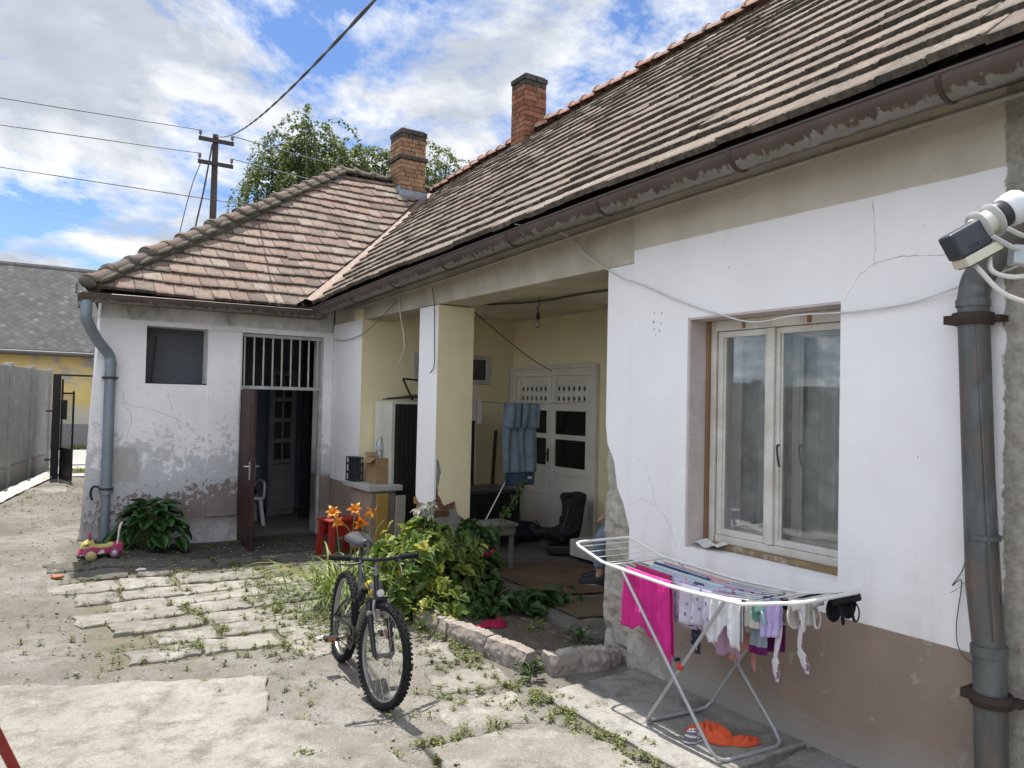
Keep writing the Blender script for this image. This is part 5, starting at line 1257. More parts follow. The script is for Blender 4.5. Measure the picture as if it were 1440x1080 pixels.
# ------------------------------------------------------------------ toy car, ball, small things
def toy():
    T = thing('toy_car', 'pink and yellow ride-on toy car with white handle beside the leafy plant', 'toy car', (.83, 8.55, gz(.83, 8.55)))
    z0 = gz(.83, 8.55); PK = flat('faded pink plastic', (.40, .035, .12), .45); YW = flat('faded yellow plastic', (.50, .42, .13), .5); MV = flat('mauve wheel', (.28, .10, .20), .5)
    def loft(prof, y0, y1, mi=0):     # side outline (x,z) given depth, rounded
        mb = MB(); n = len(prof); c = (sum(p[0] for p in prof) / n, sum(p[1] for p in prof) / n)
        rings = []
        for k, (yy, s_) in enumerate(((y0, .86), (y0 + .02, 1), (y1 - .02, 1), (y1, .86))): rings.append([(c[0] + (x - c[0]) * s_, yy, c[1] + (z - c[1]) * s_) for x, z in prof])
        vs = [p for r_ in rings for p in r_]; fs = [(k * n + i, k * n + (i + 1) % n, (k + 1) * n + (i + 1) % n, (k + 1) * n + i) for k in range(3) for i in range(n)]
        fs += [tuple(range(n)), tuple(3 * n + i for i in range(n - 1, -1, -1))]; mb.add([(x, y, z + z0) for x, y, z in vs], fs, mi); return mb
    pk = [(.60, .05), (.62, .09), (.66, .125), (.76, .135), (.85, .115), (.96, .12), (1.06, .16), (1.09, .15), (1.09, .06), (1.05, .05), (1.02, .09), (.97, .095), (.93, .05), (.79, .05), (.75, .09), (.69, .095), (.65, .05)]
    bo_ = loft(pk, 8.46, 8.66).build('body', PK, T, smooth=50)
    yw = [(.625, .115), (.645, .16), (.70, .195), (.76, .195), (.785, .15), (.80, .13), (.94, .125), (.99, .15), (.985, .118), (.76, .10)]
    loft(yw, 8.475, 8.645).build('bonnet_seat', YW, T, smooth=50)
    for x in (.72, .995):
        for y in (8.455, 8.625):
            w_ = MB(); w_.lathe([(.012, -.002), (.052, -.0), (.056, .012), (.056, .03), (.05, .04), (.012, .042)], (x, y, z0 + .056), (0, 1, 0), 20)
            wo = w_.build('wheel', MV, T, smooth=45); h_ = MB(); h_.lathe([(.0, -.006), (.024, -.004), (.03, .0)], (x, y, z0 + .056), (0, 1, 0), 14); h_.build('hubcap', flat('pale hubcap', (.62, .58, .60), .5), wo, smooth=45)
    s_ = MB(); s_.tube([(.735, 8.56, z0 + .18), (.725, 8.56, z0 + .25)], .016, 10); s_.tube([(.725, 8.56 + cos(a) * .052, z0 + .262 + sin(a) * .016) for a in [2 * pi * k / 18 for k in range(18)]], .013, 8, closed=True); s_.build('steering_wheel', PK, T, smooth=50)
    h_ = MB(); h_.tube(spline([(1.03, 8.50, z0 + .14), (1.045, 8.50, z0 + .30), (1.06, 8.52, z0 + .355), (1.085, 8.56, z0 + .375), (1.085, 8.61, z0 + .35), (1.07, 8.63, z0 + .28), (1.05, 8.63, z0 + .15)], 6), .0115, 10); h_.tube([(1.05, 8.505, z0 + .31), (1.075, 8.63, z0 + .30)], .008, 8)
    h_.build('handle', flat('ivory tube', (.66, .64, .55), .45), T, smooth=60)
    d_ = MB(); d_.prism([(.80, 8.4585, z0 + .055), (.84, 8.4585, z0 + .055), (.885, 8.4585, z0 + .06), (.88, 8.4585, z0 + .095), (.85, 8.4585, z0 + .10), (.83, 8.4585, z0 + .08)], (0, .003, 0)); d_.build('sticker', flat('white sticker', (.68, .66, .66), .5), bo_)
    d_ = MB()
    for a, b in ((.155, .035), (.14, .03)): d_.box((.665, 8.4735, z0 + a), (.665 + b * 1.6, 8.476, z0 + a + .008))
    d_.build('decal', BLACKP, bo_)
    T.scale = (.78, .95, .86); T.location.x = .745
toy()
bl = MB(); bl.ball((.665, 8.375, gz(.7, 8.38) + .05), .05, 24, 16)
m_, t_, b_n = newmat('rubbed striped ball'); wv_ = t_.wave(t_.coord('Generated'), 2.2, 1.5); t_.put(b_n.inputs[0], t_.mix(t_.step(wv_, .5, .1), (.42, .35, .14), (.30, .25, .12))); b_n.inputs['Roughness'].default_value = .7
tag(bl.build('ball', m_, None, smooth=180), 'small dull yellow striped ball in front of the toy car', 'ball')
def pebble(x, y, r, m, name, label, cat, sq=.5, seed=0):
    mb = MB(); mb.ball((x, y, gz(x, y) + r * sq * .6), (r, r * .75, r * sq), 14, 9, warp=.35, seed=seed); tag(mb.build(name, m, None, smooth=60), label, cat)
pebble(.37, 7.93, .05, flat('dull orange peel', (.42, .14, .05), .7), 'orange_scrap', 'dull orange scrap lying at the corner of the shadow', 'scrap', .4, 3)
pebble(1.88, 5.32, .045, flat('white chip', (.72, .70, .66), .8), 'white_stone', 'flat white stone among the weeds by the bicycle', 'stone', .35, 5)
pebble(1.06, 7.98, .05, flat('white chip', (.72, .70, .66), .8), 'white_stone', 'white stone on the shadow edge near the toy car', 'stone', .3, 8)
pebble(1.83, 3.45, .04, flat('dark clod', (.10, .09, .08), .9), 'dark_stone', 'small dark stone on the near concrete slab', 'stone', .5, 9)
# red steel pole in the near corner
pl_ = thing('metal_trestle', 'red and rust painted steel trestle leg leaning at the near edge', 'trestle', (.02, 3.2, 0))
foot = V((.075, 3.95, .03)); topp = V((-.40, 3.70, 1.25))
q = MB(); q.tube([foot, foot.lerp(topp, .22)], .021, 14); q.tube([foot, foot + V((0, 0, .005))], .03, 12); q.build('leg', flat('red paint', (.26, .022, .02), .5, var=.6), pl_, smooth=50)
q = MB(); q.tube([foot.lerp(topp, .2205), topp], .0205, 14); q.build('leg', flat('rusty dark paint', (.06, .028, .022), .7), pl_, smooth=50)
q = MB(); q.tube([topp, (-.80, 3.5, .03)], .02, 12); q.build('leg', flat('rusty dark paint', (.06, .03, .025), .7), pl_, smooth=50)
q = MB(); q.tube([topp, topp + V((-.5, -1.2, 0))], .02, 12); q.build('top_bar', flat('rusty dark paint', (.06, .03, .025), .7), pl_, smooth=50)
q = MB(); q.tube([topp + V((-.5, -1.2, 0)), (-.55, 2.6, .03)], .02, 12); q.build('leg', flat('rusty dark paint', (.06, .03, .025), .7), pl_, smooth=50)
# ------------------------------------------------------------------ things in the porch
FZ = .08
def tp(name, label, cat, mb, m, parent_kw=None, **k):
    return tag(mb.build(name, m, None, **k), label, cat)
wd = thing('wardrobe', 'old wardrobe with pale side and black front standing in the porch corner', 'wardrobe', (4.1, 8.2, FZ))
q = MB(); q.box((3.56, 7.97, FZ), (3.60, 8.45, 1.66)); q.box((3.56, 7.97, 1.661), (4.66, 8.45, 1.69)); q.box((4.63, 7.97, FZ), (4.66, 8.45, 1.66)); q.box((3.601, 8.42, FZ), (4.629, 8.45, 1.66))
q.build('carcass', mat('chipped cream laminate', (.66, .65, .56), (.54, .53, .45), scale=3, rough=.6), wd, bevel=.003)
for a, b in ((3.603, 4.112), (4.118, 4.627)):
    q = MB(); q.box((a, 7.955, FZ + .05), (b, 7.985, 1.655)); 
    for k in range(9): q.box((a + .02 + k * .053, 7.947, FZ + .08), (a + .055 + k * .053, 7.9545, 1.63))
    do_ = q.build('door', flat('black brown veneer', (.022, .017, .015), .5), wd, bevel=.002)
    h_ = MB(); h_.ball((b - .05 if a < 4 else a + .05, 7.935, .9), .014, 10, 7); h_.build('knob', DARKIRON, do_, smooth=180)
fm = thing('scrap_chair', 'bent dark metal chair frame lying on top of the wardrobe', 'scrap frame', (3.75, 8.2, 1.69))
q = MB(); q.tube(spline([(3.72, 8.05, 1.95), (3.98, 8.05, 1.94)], 3), .011, 8); q.tube([(3.72, 8.05, 1.95), (3.86, 8.08, 1.71)], .012, 8); q.tube([(3.98, 8.05, 1.94), (4.3, 8.15, 1.71)], .011, 8); q.build('frame', DARKIRON, fm)
for k in range(9):
    a = V((3.45 + .05 * k, 7.98 + .045 * k, 1.712 + .004 * k)); b = a + V((.55 - .04 * k, .12, .02 + .02 * rnd.random())); q = MB(); q.tube([a, b], .006 + .004 * (k % 3), 6)
    tag(q.build('stick', [DARKIRON, mat('grey stick', (.22, .19, .16), (.15, .13, .11))][k % 2], None), 'thin stick in the tangle of scrap on top of the wardrobe', 'stick', 'sticks and rods on the wardrobe')
# cardboard box, crate and bottle on the coping
CARD = mat('corrugated card', (.36, .235, .13), (.30, .19, .10), scale=5, bscale=40, rough=.9, stretch=(1, 1, 4))
cbx = thing('cardboard_box', 'open brown cardboard box standing on the coping of the low porch wall', 'box', (3.52, 8.17, .766))
q = MB(); z0, z1 = .767, 1.05; x0, x1, y0, y1 = 3.41, 3.625, 8.03, 8.30
for lo, hi in (((x0, y0, z0), (x1, y0 + .006, z1)), ((x0, y1 - .006, z0), (x1, y1, z1)), ((x0, y0 + .0065, z0), (x0 + .006, y1 - .0065, z1)), ((x1 - .006, y0 + .0065, z0), (x1, y1 - .0065, z1)), ((x0 + .007, y0 + .007, z0), (x1 - .007, y1 - .007, z0 + .006))): q.box(lo, hi)
q.build('body', CARD, cbx)
for P, v_ in (([(x0, y0, z1), (x0, y1, z1), (x0 - .07, y1 - .01, z1 - .05), (x0 - .075, y0 + .02, z1 - .055)], (0, 0, .005)), ([(x0, y1, z1), (x1, y1, z1), (x1, y1 + .06, z1 + .04), (x0, y1 + .05, z1 + .045)], (0, 0, .005)), ([(x1, y0, z1), (x1, y1, z1), (x1 + .05, y1, z1 - .02), (x1 + .055, y0, z1 - .03)], (0, 0, .005)), ([(x0 + .01, y0 + .008, z1 - .002), (x1 - .01, y0 + .008, z1 - .002), (x1 - .02, y0 + .1, z1 - .012), (x0 + .02, y0 + .1, z1 - .006)], (0, 0, .004))):
    q = MB(); q.prism(P, v_); q.build('flap', CARD, cbx)
q = MB()
for k in range(3): q.box((3.50 + .0 * k, y0 - .0012, .87 + k * .032), (3.59 - .02 * k, y0 - .0002, .873 + k * .032))
q.box((3.498, y0 - .0012, .855), (3.50, y0 - .0002, .95)); q.build('print', flat('brown print', (.14, .08, .045)), cbx)
cr_ = thing('plastic_crate', 'small dark slotted plastic crate beside the cardboard box', 'crate', (3.33, 8.47, .766))
q = MB(); cx0, cx1, cy0, cy1 = 3.265, 3.384, 8.33, 8.58
for z in (.766, .85, .862, .95, .962, 1.03): q.box((cx0, cy0, z), (cx1, cy1, z + .012))
for x in (cx0 + .001, cx1 - .013):
    for k in range(4): q.box((x, cy0 + .001 + k * .0787, .778), (x + .012, cy0 + .012 + k * .0787, 1.029))
q.box((cx0 + .03, cy0 + .02, .778), (cx1 - .03, cy1 - .02, 1.03)); q.build('body', flat('dark blue grey plastic', (.03, .035, .045), .5), cr_)
q = MB(); bx, by = 3.53, 8.22; q.lathe([(.035, 0), (.044, .008), (.044, .10), (.040, .115), (.044, .13), (.044, .19), (.03, .235), (.014, .262), (.013, .285)], (bx, by, 1.0), n=18)
bot = thing('bottle', 'clear plastic bottle standing in the cardboard box', 'bottle', (bx, by, .775)); q.build('body', glassmat('clear plastic', (.88, .9, .9), .35, .22), bot, smooth=50)
q = MB(); q.lathe([(.0, .0), (.016, .001), (.016, .02), (0, .021)], (bx, by, 1.285), n=14); q.build('cap', flat('white chip', (.7, .7, .66)), bot, smooth=40)
q = MB(); q.lathe([(.0446, .0), (.0446, .05)], (bx, by, 1.135), n=18, caps=False); q.build('label', flat('grey label', (.45, .47, .55)), bot, smooth=180)
q = MB(); q.lathe([(.034, .0), (.043, .005), (.043, .225)], (bx, by, .775), n=18); q.build('lower_body', glassmat('clear plastic'), bot, smooth=50)
q = MB(); q.obox((3.40, 7.815, .37), (.13, .03, .62), Matrix.Rotation(.035, 3, 'X')); tp('plank', 'ochre yellow board leaning on the end of the low porch wall', 'board', q, mat('ochre paint', (.46, .29, .06), (.34, .21, .05), scale=7, stretch=(1, 1, .3)), bevel=.003)
q = MB(); q.obox((3.60, 7.78, .36), (.11, .03, .60), Matrix.Rotation(.05, 3, 'X')); tp('plank', 'grey unpainted board leaning beside the ochre one', 'board', q, mat('grey board', (.42, .40, .33), (.32, .30, .25), scale=7, stretch=(1, 1, .3)), bevel=.003)
q = MB(); q.box((3.42, 6.99, .665), (3.52, 7.08, .735)); q.box((3.44, 7.0, FZ), (3.5, 7.06, .664)); tp('wooden_post', 'short wooden post with a block on top beside the pillar', 'post', q, mat('bare pine', (.36, .24, .10), (.27, .17, .07), scale=9), bevel=.004)
# dark table, rod, stool
tb = thing('table', 'black covered table against the wardrobe behind the pillar', 'table', (4.5, 7.55, FZ))
q = MB(); q.box((4.16, 7.28, .70), (4.86, 7.86, .73)); q.build('tabletop', flat('grey black top', (.05, .05, .055), .35), tb, bevel=.004)
for x in (4.19, 4.79):
    for y in (7.31, 7.79): q = MB(); q.box((x, y, FZ), (x + .04, y + .04, .699)); q.build('leg', BLACKP, tb)
q = MB(); q.grid(lambda u, v: V((4.17 + .68 * u, 7.29 + .012 * sin(u * 30) * (1 - v), .15 + .548 * v)), 40, 4); q.build('cloth', flat('black cloth', (.012, .012, .013), .9), tb, smooth=180)
q = MB(); q.grid(lambda u, v: V((4.17 + .008 * sin(u * 20) * (1 - v), 7.30 + .55 * u, .15 + .548 * v)), 30, 4); q.build('cloth', flat('black cloth', (.012, .012, .013)), tb, smooth=180)
q = MB(); q.tube([(4.28, 7.2, .30), (4.62, 7.23, .83)], .008, 8); q.tube([(4.28, 7.2, .30), (4.24, 7.19, FZ + .02)], .008, 8); tp('metal_rod', 'thin pale rod leaning against the black table', 'rod', q, STEEL)
q = MB(); q.obox((4.95, 8.05, .72), (.03, .03, 1.28), Matrix.Rotation(.05, 3, 'Y')); tp('broom_handle', 'dark upright stick standing in the porch corner', 'stick', q, DARKIRON)
sto = thing('stool', 'weathered grey wooden stool beside the pillar foot', 'stool', (3.98, 6.36, FZ)); GW = mat('weathered wood', (.25, .23, .20), (.17, .155, .135), scale=8, stretch=(1, 1, .3))
q = MB(); q.box((3.78, 6.22, .51), (4.13, 6.55, .545)); q.box((3.80, 6.24, .43), (4.11, 6.26, .509)); q.build('seat', GW, sto, bevel=.004)
for x in (3.80, 4.07):
    for y in (6.24, 6.49): q = MB(); q.box((x, y + .021, FZ), (x + .04, y + .06, .509)); q.build('leg', GW, sto, bevel=.003)
# bags, child seat, bench, bowl
def bag(c, r, lab, m, seed):
    q = MB(); q.ball((c[0], c[1], FZ + r[2] * .9), r, 22, 14, warp=.5, seed=seed)
    for k in range(3): q.tube(spline([(c[0] - .1 + .08 * k, c[1] - r[1] * .9, FZ + r[2]), (c[0] - .05 + .06 * k, c[1] - r[1] * 1.15, FZ + r[2] * (1.9 - .2 * k)), (c[0] + .07 * k, c[1], FZ + r[2] * 1.9)], 5), .009, 5)
    tp('bag', lab, 'bag', q, m, smooth=180)
bag((4.98, 7.95, 0), (.22, .2, .17), 'black bag slumped in the corner left of the white doors', flat('black bag', (.018, .018, .02), .7), 1)
bag((5.12, 7.55, 0), (.20, .17, .12), 'smaller dark blue bag in front of the left door leaf', flat('navy bag', (.02, .025, .05), .7), 4)
cs2 = thing('child_seat', 'black childrens car seat standing on the porch floor by the white doors', 'child seat', (5.0, 6.78, FZ)); CSM = flat('black seat fabric', (.016, .016, .018), .8, scale=14)
def CSP(a, b, h): f_ = V((-.985, .17, 0)); s_ = V((.17, .985, 0)); return V((5.10, 6.72, FZ)) + f_ * a + s_ * b * 1.12 + V((0, 0, h * 1.1))
def shell(u, v):      # back and seat in one curved sheet, wings folded forwards
    b = (v - .5) * 2; s = u
    path = spline([(-.16, 0, .60), (-.13, 0, .50), (-.10, 0, .30), (-.05, 0, .16), (.10, 0, .13), (.30, 0, .17)], 4); i = min(len(path) - 1.001, s * (len(path) - 1)); k = int(i); p = path[k].lerp(path[k + 1], i - k)
    wing = max(0, abs(b) - .55) / .45; head = math.exp(-((s - .12) / .10) ** 2); hw = .19 + .02 * head - .05 * max(0, .06 - s) / .06
    fwd_ = .12 * wing ** 1.3 * (.7 + .4 * head) if s < .55 else .06 * wing
    up_ = .10 * wing if s > .45 else 0
    return CSP(p.x + fwd_, b * hw * (1 - .1 * wing), p.z + up_ - .05 * (abs(b) ** 3) * (1 if s < .06 else 0))
q = MB(); q.grid(shell, 40, 24); q.build('shell', CSM, cs2, smooth=180, solid=.035)
q = MB(); q.obox(CSP(.05, 0, .055), (.34, .30, .10), Matrix.Rotation(radians(-37), 3, 'Z')); q.build('base', BLACKP, cs2, bevel=.02)
q = MB()
for b in (-.06, .06): q.tube(spline([CSP(-.05, b, .46), CSP(.0, b * .8, .30), CSP(.08, b * .3, .19)], 5), .012, 5, flat=.3)
q.ball(CSP(.08, 0, .19), .018, 8, 6, 1); q.build('harness', [flat('dark strap', (.04, .04, .045)), flat('red clip', (.4, .05, .03))], cs2)
q = MB(); q.tube(spline([CSP(.16, .19, .17), CSP(.28, .17, .24), CSP(.36, .1, .24), CSP(.37, 0, .22), CSP(.36, -.1, .24), CSP(.28, -.17, .24), CSP(.16, -.19, .17)], 5), .03, 8); q.build('bumper', CSM, cs2, smooth=60)
bn = thing('bench_box', 'low white box on dark feet along the back wall of the porch', 'box', (5.15, 5.9, FZ))
q = MB(); q.box((4.95, 5.05, .115), (5.42, 6.48, .29)); q.build('body', mat('white enamel', (.60, .58, .52), (.50, .48, .43), scale=3, rough=.5), bn, bevel=.015)
for y in (5.15, 6.35): q = MB(); q.box((4.99, y, FZ), (5.38, y + .06, .1145)); q.build('foot', BLACKP, bn)
q = MB(); q.lathe([(.0, .003), (.08, .003), (.14, .03), (.15, .055), (.142, .055), (.13, .032), (0, .01)], (5.12, 6.12, .289), n=24); tp('bowl', 'shallow pale green bowl on the low white box', 'bowl', q, flat('pale green enamel', (.34, .42, .34), .4), smooth=50)
# mats
def matt(P, lab, c, z, seed):
    P = [V((*p, 0)) for p in P]
    def fn(u, v): p = P[0].lerp(P[1], u).lerp(P[3].lerp(P[2], u), v); return V((p.x, p.y, z + .005 * mnoise.noise(V((p.x * 4, p.y * 4, seed))) + .004))
    q = MB(); q.grid(fn, 30, 20, uv=True); tp('floor_mat', lab, 'mat', q, mat('mat ' + str(seed), c, tuple(k * .65 for k in c), scale=4, bscale=60, bump=.3, rough=1), solid=.008, recalc=False)
matt([(3.85, 6.55), (4.85, 6.30), (4.75, 5.0), (3.80, 5.28)], 'large worn brown mat spread over the porch floor', (.15, .10, .062), .093, 1)
matt([(3.66, 5.1), (4.9, 4.95), (4.9, 4.25), (3.62, 4.62)], 'narrow dark edged brown mat at the porch step', (.16, .12, .078), .090, 2)
# clothes line, jeans, socks, rope, bulb, cables
def cable(name, pts, r, lab, m, n=8, cat='cable'):
    q = MB(); q.tube(spline(pts, n), r, 6); return tp(name, lab, cat, q, m, smooth=60)
GC = flat('grey cable', (.10, .095, .085), .7); WC = flat('dirty white cable', (.66, .65, .62), .5)
cable('clothes_line', [(3.768, 6.77, 1.73), (4.2, 6.77, 1.70), (4.7, 6.775, 1.695), (5.44, 6.78, 1.735)], .003, 'thin cord stretched across the porch carrying jeans and socks', GC, cat='cord')
dn = cloth('worn blue denim', (.29, .36, .45), .95, var=.72); dnd = cloth('dark denim', (.075, .115, .20), .95)
def pleg(xa, xb, seed, lo):
    r = random.Random(seed)
    def fn(u, v):
        L1, L2 = .27, lo; s = v * (L1 + L2) - L1; a = abs(s); k = min(1, a / .05)
        off = (-1 if s < 0 else 1) * (.012 + .012 * k) + .018 * k * sin(u * 6 + seed * 2 + a * 4) + .012 * k * sin(u * 13 + seed)
        w_ = xa + (xb - xa) * (u + (.05 * sin(a * 9 + seed) * k))
        return V((w_, 6.772 + off, 1.70 - max(0, a - .01)))
    return fn
jn_ = thing('jeans', 'pair of blue jeans folded over the cord in front of the white doors', 'jeans', (4.42, 6.77, .86))
q = MB(); q.grid(pleg(4.30, 4.505, 1, .74), 18, 40, uv=True); q.build('leg', dn, jn_, smooth=180, solid=.012, recalc=False)
q = MB(); q.grid(pleg(4.505, 4.72, 2, .74), 18, 40, uv=True); q.build('leg', dn, jn_, smooth=180, solid=.012, recalc=False)
q = MB(); q.grid(lambda u, v: V((4.34 + .37 * u, 6.80 + .016 * sin(u * 9) + .02 * sin(pi * u), .97 - .14 * v)), 24, 5); q.build('waistband', dnd, jn_, smooth=180, solid=.014, recalc=False)
q = MB(); q.box((4.60, 6.765, .90), (4.65, 6.772, .925)); q.build('tag', flat('white chip', (.7, .7, .66)), jn_)
for k, (x, c, L, lab) in enumerate(((3.83, (.66, .67, .70), .19, 'grey white sock nearest to the pillar on the cord'), (3.90, (.70, .71, .74), .21, 'white sock second from the pillar on the cord'), (3.975, (.66, .64, .66), .24, 'white sock with grey foot next to the jeans'))):
    def fn(u, v): a = 2 * pi * u; return V((x + cos(a) * .032 + .012 * v, 6.765 + sin(a) * .010 - .012 * sin(v * 3), 1.725 - v * L))
    q = MB(); q.grid(fn, 14, 12, uv=True); tag(q.build('sock', cloth('sock knit %d' % k, c, .95), None, smooth=180, recalc=False), lab, 'sock', 'socks drying in the porch')
cable('rope', [(3.78, 6.585, 2.60), (4.3, 6.85, 2.40), (4.9, 7.2, 2.21), (5.445, 7.55, 2.10)], .005, 'slack dark cord running from the pillar head down to the door top', GC, cat='cord')
cable('ceiling_cable', [(3.80, 7.75, 2.755), (4.2, 7.0, 2.745), (4.42, 6.4, 2.735), (4.5, 5.6, 2.75), (4.7, 4.6, 2.755)], .012, 'thick dark cable sagging along the porch ceiling', GC)
bu = thing('light_bulb', 'bare bulb hanging on a short twisted flex from the porch ceiling', 'bulb', (4.42, 6.38, 2.765))
q = MB(); q.tube(spline([(4.42, 6.38, 2.765), (4.435, 6.38, 2.71), (4.41, 6.38, 2.66), (4.42, 6.38, 2.61)], 6), .006, 6); q.build('cord', GC, bu)
q = MB(); q.lathe([(.0, .05), (.016, .048), (.02, .0), (.018, -.02)], (4.42, 6.38, 2.57), n=14); q.build('socket', BLACKP, bu, smooth=40)
q = MB(); q.lathe([(.014, 0), (.018, -.02), (.030, -.045), (.030, -.065), (.018, -.085), (0, -.09)], (4.42, 6.38, 2.55), n=16); q.build('glass', glassmat('bulb glass', (.7, .72, .72), .3, .2), bu, smooth=60)
# facade wires
FX = 3.372
cable('white_cable', [(2.98, 4.62, 2.985), (3.2, 4.56, 2.98), (FX, 4.50, 2.93), (FX, 4.28, 2.76), (FX, 4.08, 2.645), (FX, 3.9, 2.55), (FX, 3.72, 2.49), (FX, 3.5, 2.40), (FX, 3.34, 2.335), (FX, 3.05, 2.235), (FX, 2.8, 2.17), (FX, 2.53, 2.185), (FX, 2.21, 2.175), (FX, 1.93, 2.19), (FX - .02, 1.71, 2.235), (3.28, 1.2, 2.34), (3.2, .6, 2.45)], .0048, 'white cable drooping from the gutter across the facade above the window', WC)
cable('loose_wire', [(3.365, 6.66, 2.80), (3.37, 6.62, 2.6), (3.372, 6.61, 2.3), (3.37, 6.595, 2.05), (3.365, 6.64, 1.99), (3.365, 6.67, 1.975)], .005, 'pale wire hanging down the front of the porch pillar', GC)
cable('loose_wire', [(3.38, 7.47, 2.80), (3.39, 7.44, 2.6), (3.38, 7.33, 2.4), (3.39, 7.33, 2.24), (3.40, 7.45, 2.12), (3.41, 7.55, 2.06)], .006, 'curled pale wire dangling free in the narrow porch opening', WC)
cable('loose_wire', [(3.37, 7.5, 2.76), (3.36, 7.9, 2.60), (3.36, 8.4, 2.46), (3.36, 9.0, 2.42), (3.37, 9.4, 2.46)], .004, 'thin dark wire slung over the corner pier', GC)
cable('loose_wire', [(3.38, 1.685, 1.16), (3.37, 1.69, 1.05), (3.36, 1.73, .97), (3.375, 1.70, .99), (3.375, 1.72, .80), (3.37, 1.70, .70), (3.375, 1.62, .64)], .0022, 'hair thin wire curling beside the near downpipe', GC)

# ------------------------------------------------------------------ seated person
def skinned(name, joints, edges, m, parent, sub=2):
    """joints {name: (pos, radius)} -> one continuous skinned surface"""
    ks = list(joints); me = bpy.data.meshes.new(name); off = ORIG[parent.name]
    me.from_pydata([V(joints[k][0]) - off for k in ks], [(ks.index(a), ks.index(b)) for a, b in edges], []); me.materials.append(m)
    o = bpy.data.objects.new(name, me); COL.objects.link(o); o.parent = parent; ORIG[o.name] = off
    md = o.modifiers.new('skin', 'SKIN'); md.use_smooth_shade = True
    for i, k in enumerate(ks):
        r = joints[k][1]; me.skin_vertices[0].data[i].radius = (r, r) if not isinstance(r, tuple) else r
    me.skin_vertices[0].data[0].use_root = True
    md = o.modifiers.new('sub', 'SUBSURF'); md.levels = sub; md.render_levels = sub
    return o
PF = V((-.72, .69, 0)); PS = V((-.69, -.72, 0)); PH = V((4.83, 5.13, 0))      # facing, left-hand side, hips
def pp(f_, s_, z): return PH + PF * f_ + PS * s_ + V((0, 0, z + FZ))
SK = mat('skin', (.50, .31, .22), (.46, .28, .2), scale=12, rough=.5, bump=.03, fine=.05)
per = thing('person', 'person sitting behind the broken wall, only jeans and black shoes with pale soles in sight', 'person', tuple(pp(0, 0, 0)))
J = {'pelvis': (pp(0, 0, .50), .12), 'belly': (pp(.01, 0, .66), .115), 'chest': (pp(.03, 0, .86), .13), 'neckb': (pp(.05, 0, 1.02), .06), 'neck': (pp(.065, 0, 1.08), .05), 'head': (pp(.085, 0, 1.18), (.075, .09)), 'crown': (pp(.08, 0, 1.27), .06)}
E = [('pelvis', 'belly'), ('belly', 'chest'), ('chest', 'neckb'), ('neckb', 'neck'), ('neck', 'head'), ('head', 'crown')]
for n_, s_ in (('l', 1), ('r', -1)):
    J.update({'sh' + n_: (pp(.03, .17 * s_, .97), .055), 'el' + n_: (pp(.10, .22 * s_, .70), .042), 'wr' + n_: (pp(.33, .13 * s_, .62), .028), 'pa' + n_: (pp(.39, .11 * s_, .615), (.03, .018)),
              'hp' + n_: (pp(.04, .09 * s_, .46), .09), 'kn' + n_: (pp(.43, .11 * s_, .47), .062), 'cf' + n_: (pp(.44, .10 * s_, .30), .052), 'an' + n_: (pp(.44, .10 * s_, .09), .036), 'ft' + n_: (pp(.53, .10 * s_, .04), .03)})
    E += [('chest', 'sh' + n_), ('sh' + n_, 'el' + n_), ('el' + n_, 'wr' + n_), ('wr' + n_, 'pa' + n_), ('pelvis', 'hp' + n_), ('hp' + n_, 'kn' + n_), ('kn' + n_, 'cf' + n_), ('cf' + n_, 'an' + n_), ('an' + n_, 'ft' + n_)]
    for k, (ds, ln) in enumerate(((.024, .062), (.008, .075), (-.008, .07), (-.022, .055))):
        a = pp(.405, .11 * s_ + ds, .618); b = pp(.405 + ln * .55, .11 * s_ + ds * 1.1, .606); c = pp(.405 + ln * .9, .11 * s_ + ds * 1.1, .578)
        J.update({f'f{k}a{n_}': (a, .010), f'f{k}b{n_}': (b, .009), f'f{k}c{n_}': (c, .007)}); E += [('pa' + n_, f'f{k}a{n_}'), (f'f{k}a{n_}', f'f{k}b{n_}'), (f'f{k}b{n_}', f'f{k}c{n_}')]
    J.update({'ta' + n_: (pp(.385, .11 * s_ - .03 * s_, .612), .011), 'tb' + n_: (pp(.42, .11 * s_ - .048 * s_, .60), .009)}); E += [('pa' + n_, 'ta' + n_), ('ta' + n_, 'tb' + n_)]
skinned('body', J, E, SK, per)
def sub(names, grow, ex=()):
    j = {k: (J[k][0], tuple(q + grow for q in J[k][1]) if isinstance(J[k][1], tuple) else J[k][1] + grow) for k in names}
    return j, [(a, b) for a, b in E if a in j and b in j]
trj, tre = sub(['pelvis', 'hpl', 'knl', 'cfl', 'hpr', 'knr', 'cfr'], .016)
for n_, s_ in (('l', 1), ('r', -1)): trj['hem' + n_] = (pp(.44, .10 * s_, .15), .062); tre.append(('cf' + n_, 'hem' + n_))
skinned('jeans', trj, tre, dn, per)
tj, te = sub(['belly', 'chest', 'neckb', 'shl', 'ell', 'shr', 'elr'], .016); tj['waist'] = (pp(0, 0, .53), .138); te.append(('waist', 'belly')); skinned('shirt', tj, te, flat('dark shirt', (.03, .03, .04), .9), per)
q = MB(); q.ball(pp(.065, 0, 1.235), (.098, .098, .09), 18, 12, warp=.15); q.build('hair', flat('dark hair', (.03, .02, .015), .6), per, smooth=180)
q = MB(); q.ball(pp(.17, 0, 1.17), (.012, .012, .02), 8, 6); q.build('nose', SK, per, smooth=180)
for s_ in (1, -1):
    q = MB(); q.ball(pp(.158, .032 * s_, 1.19), .010, 8, 6); q.build('eye', flat('dark eye', (.05, .04, .035), .3), per, smooth=180)
    q = MB(); q.ball(pp(.08, .088 * s_, 1.18), (.014, .014, .028), 8, 6); q.build('ear', SK, per, smooth=180)
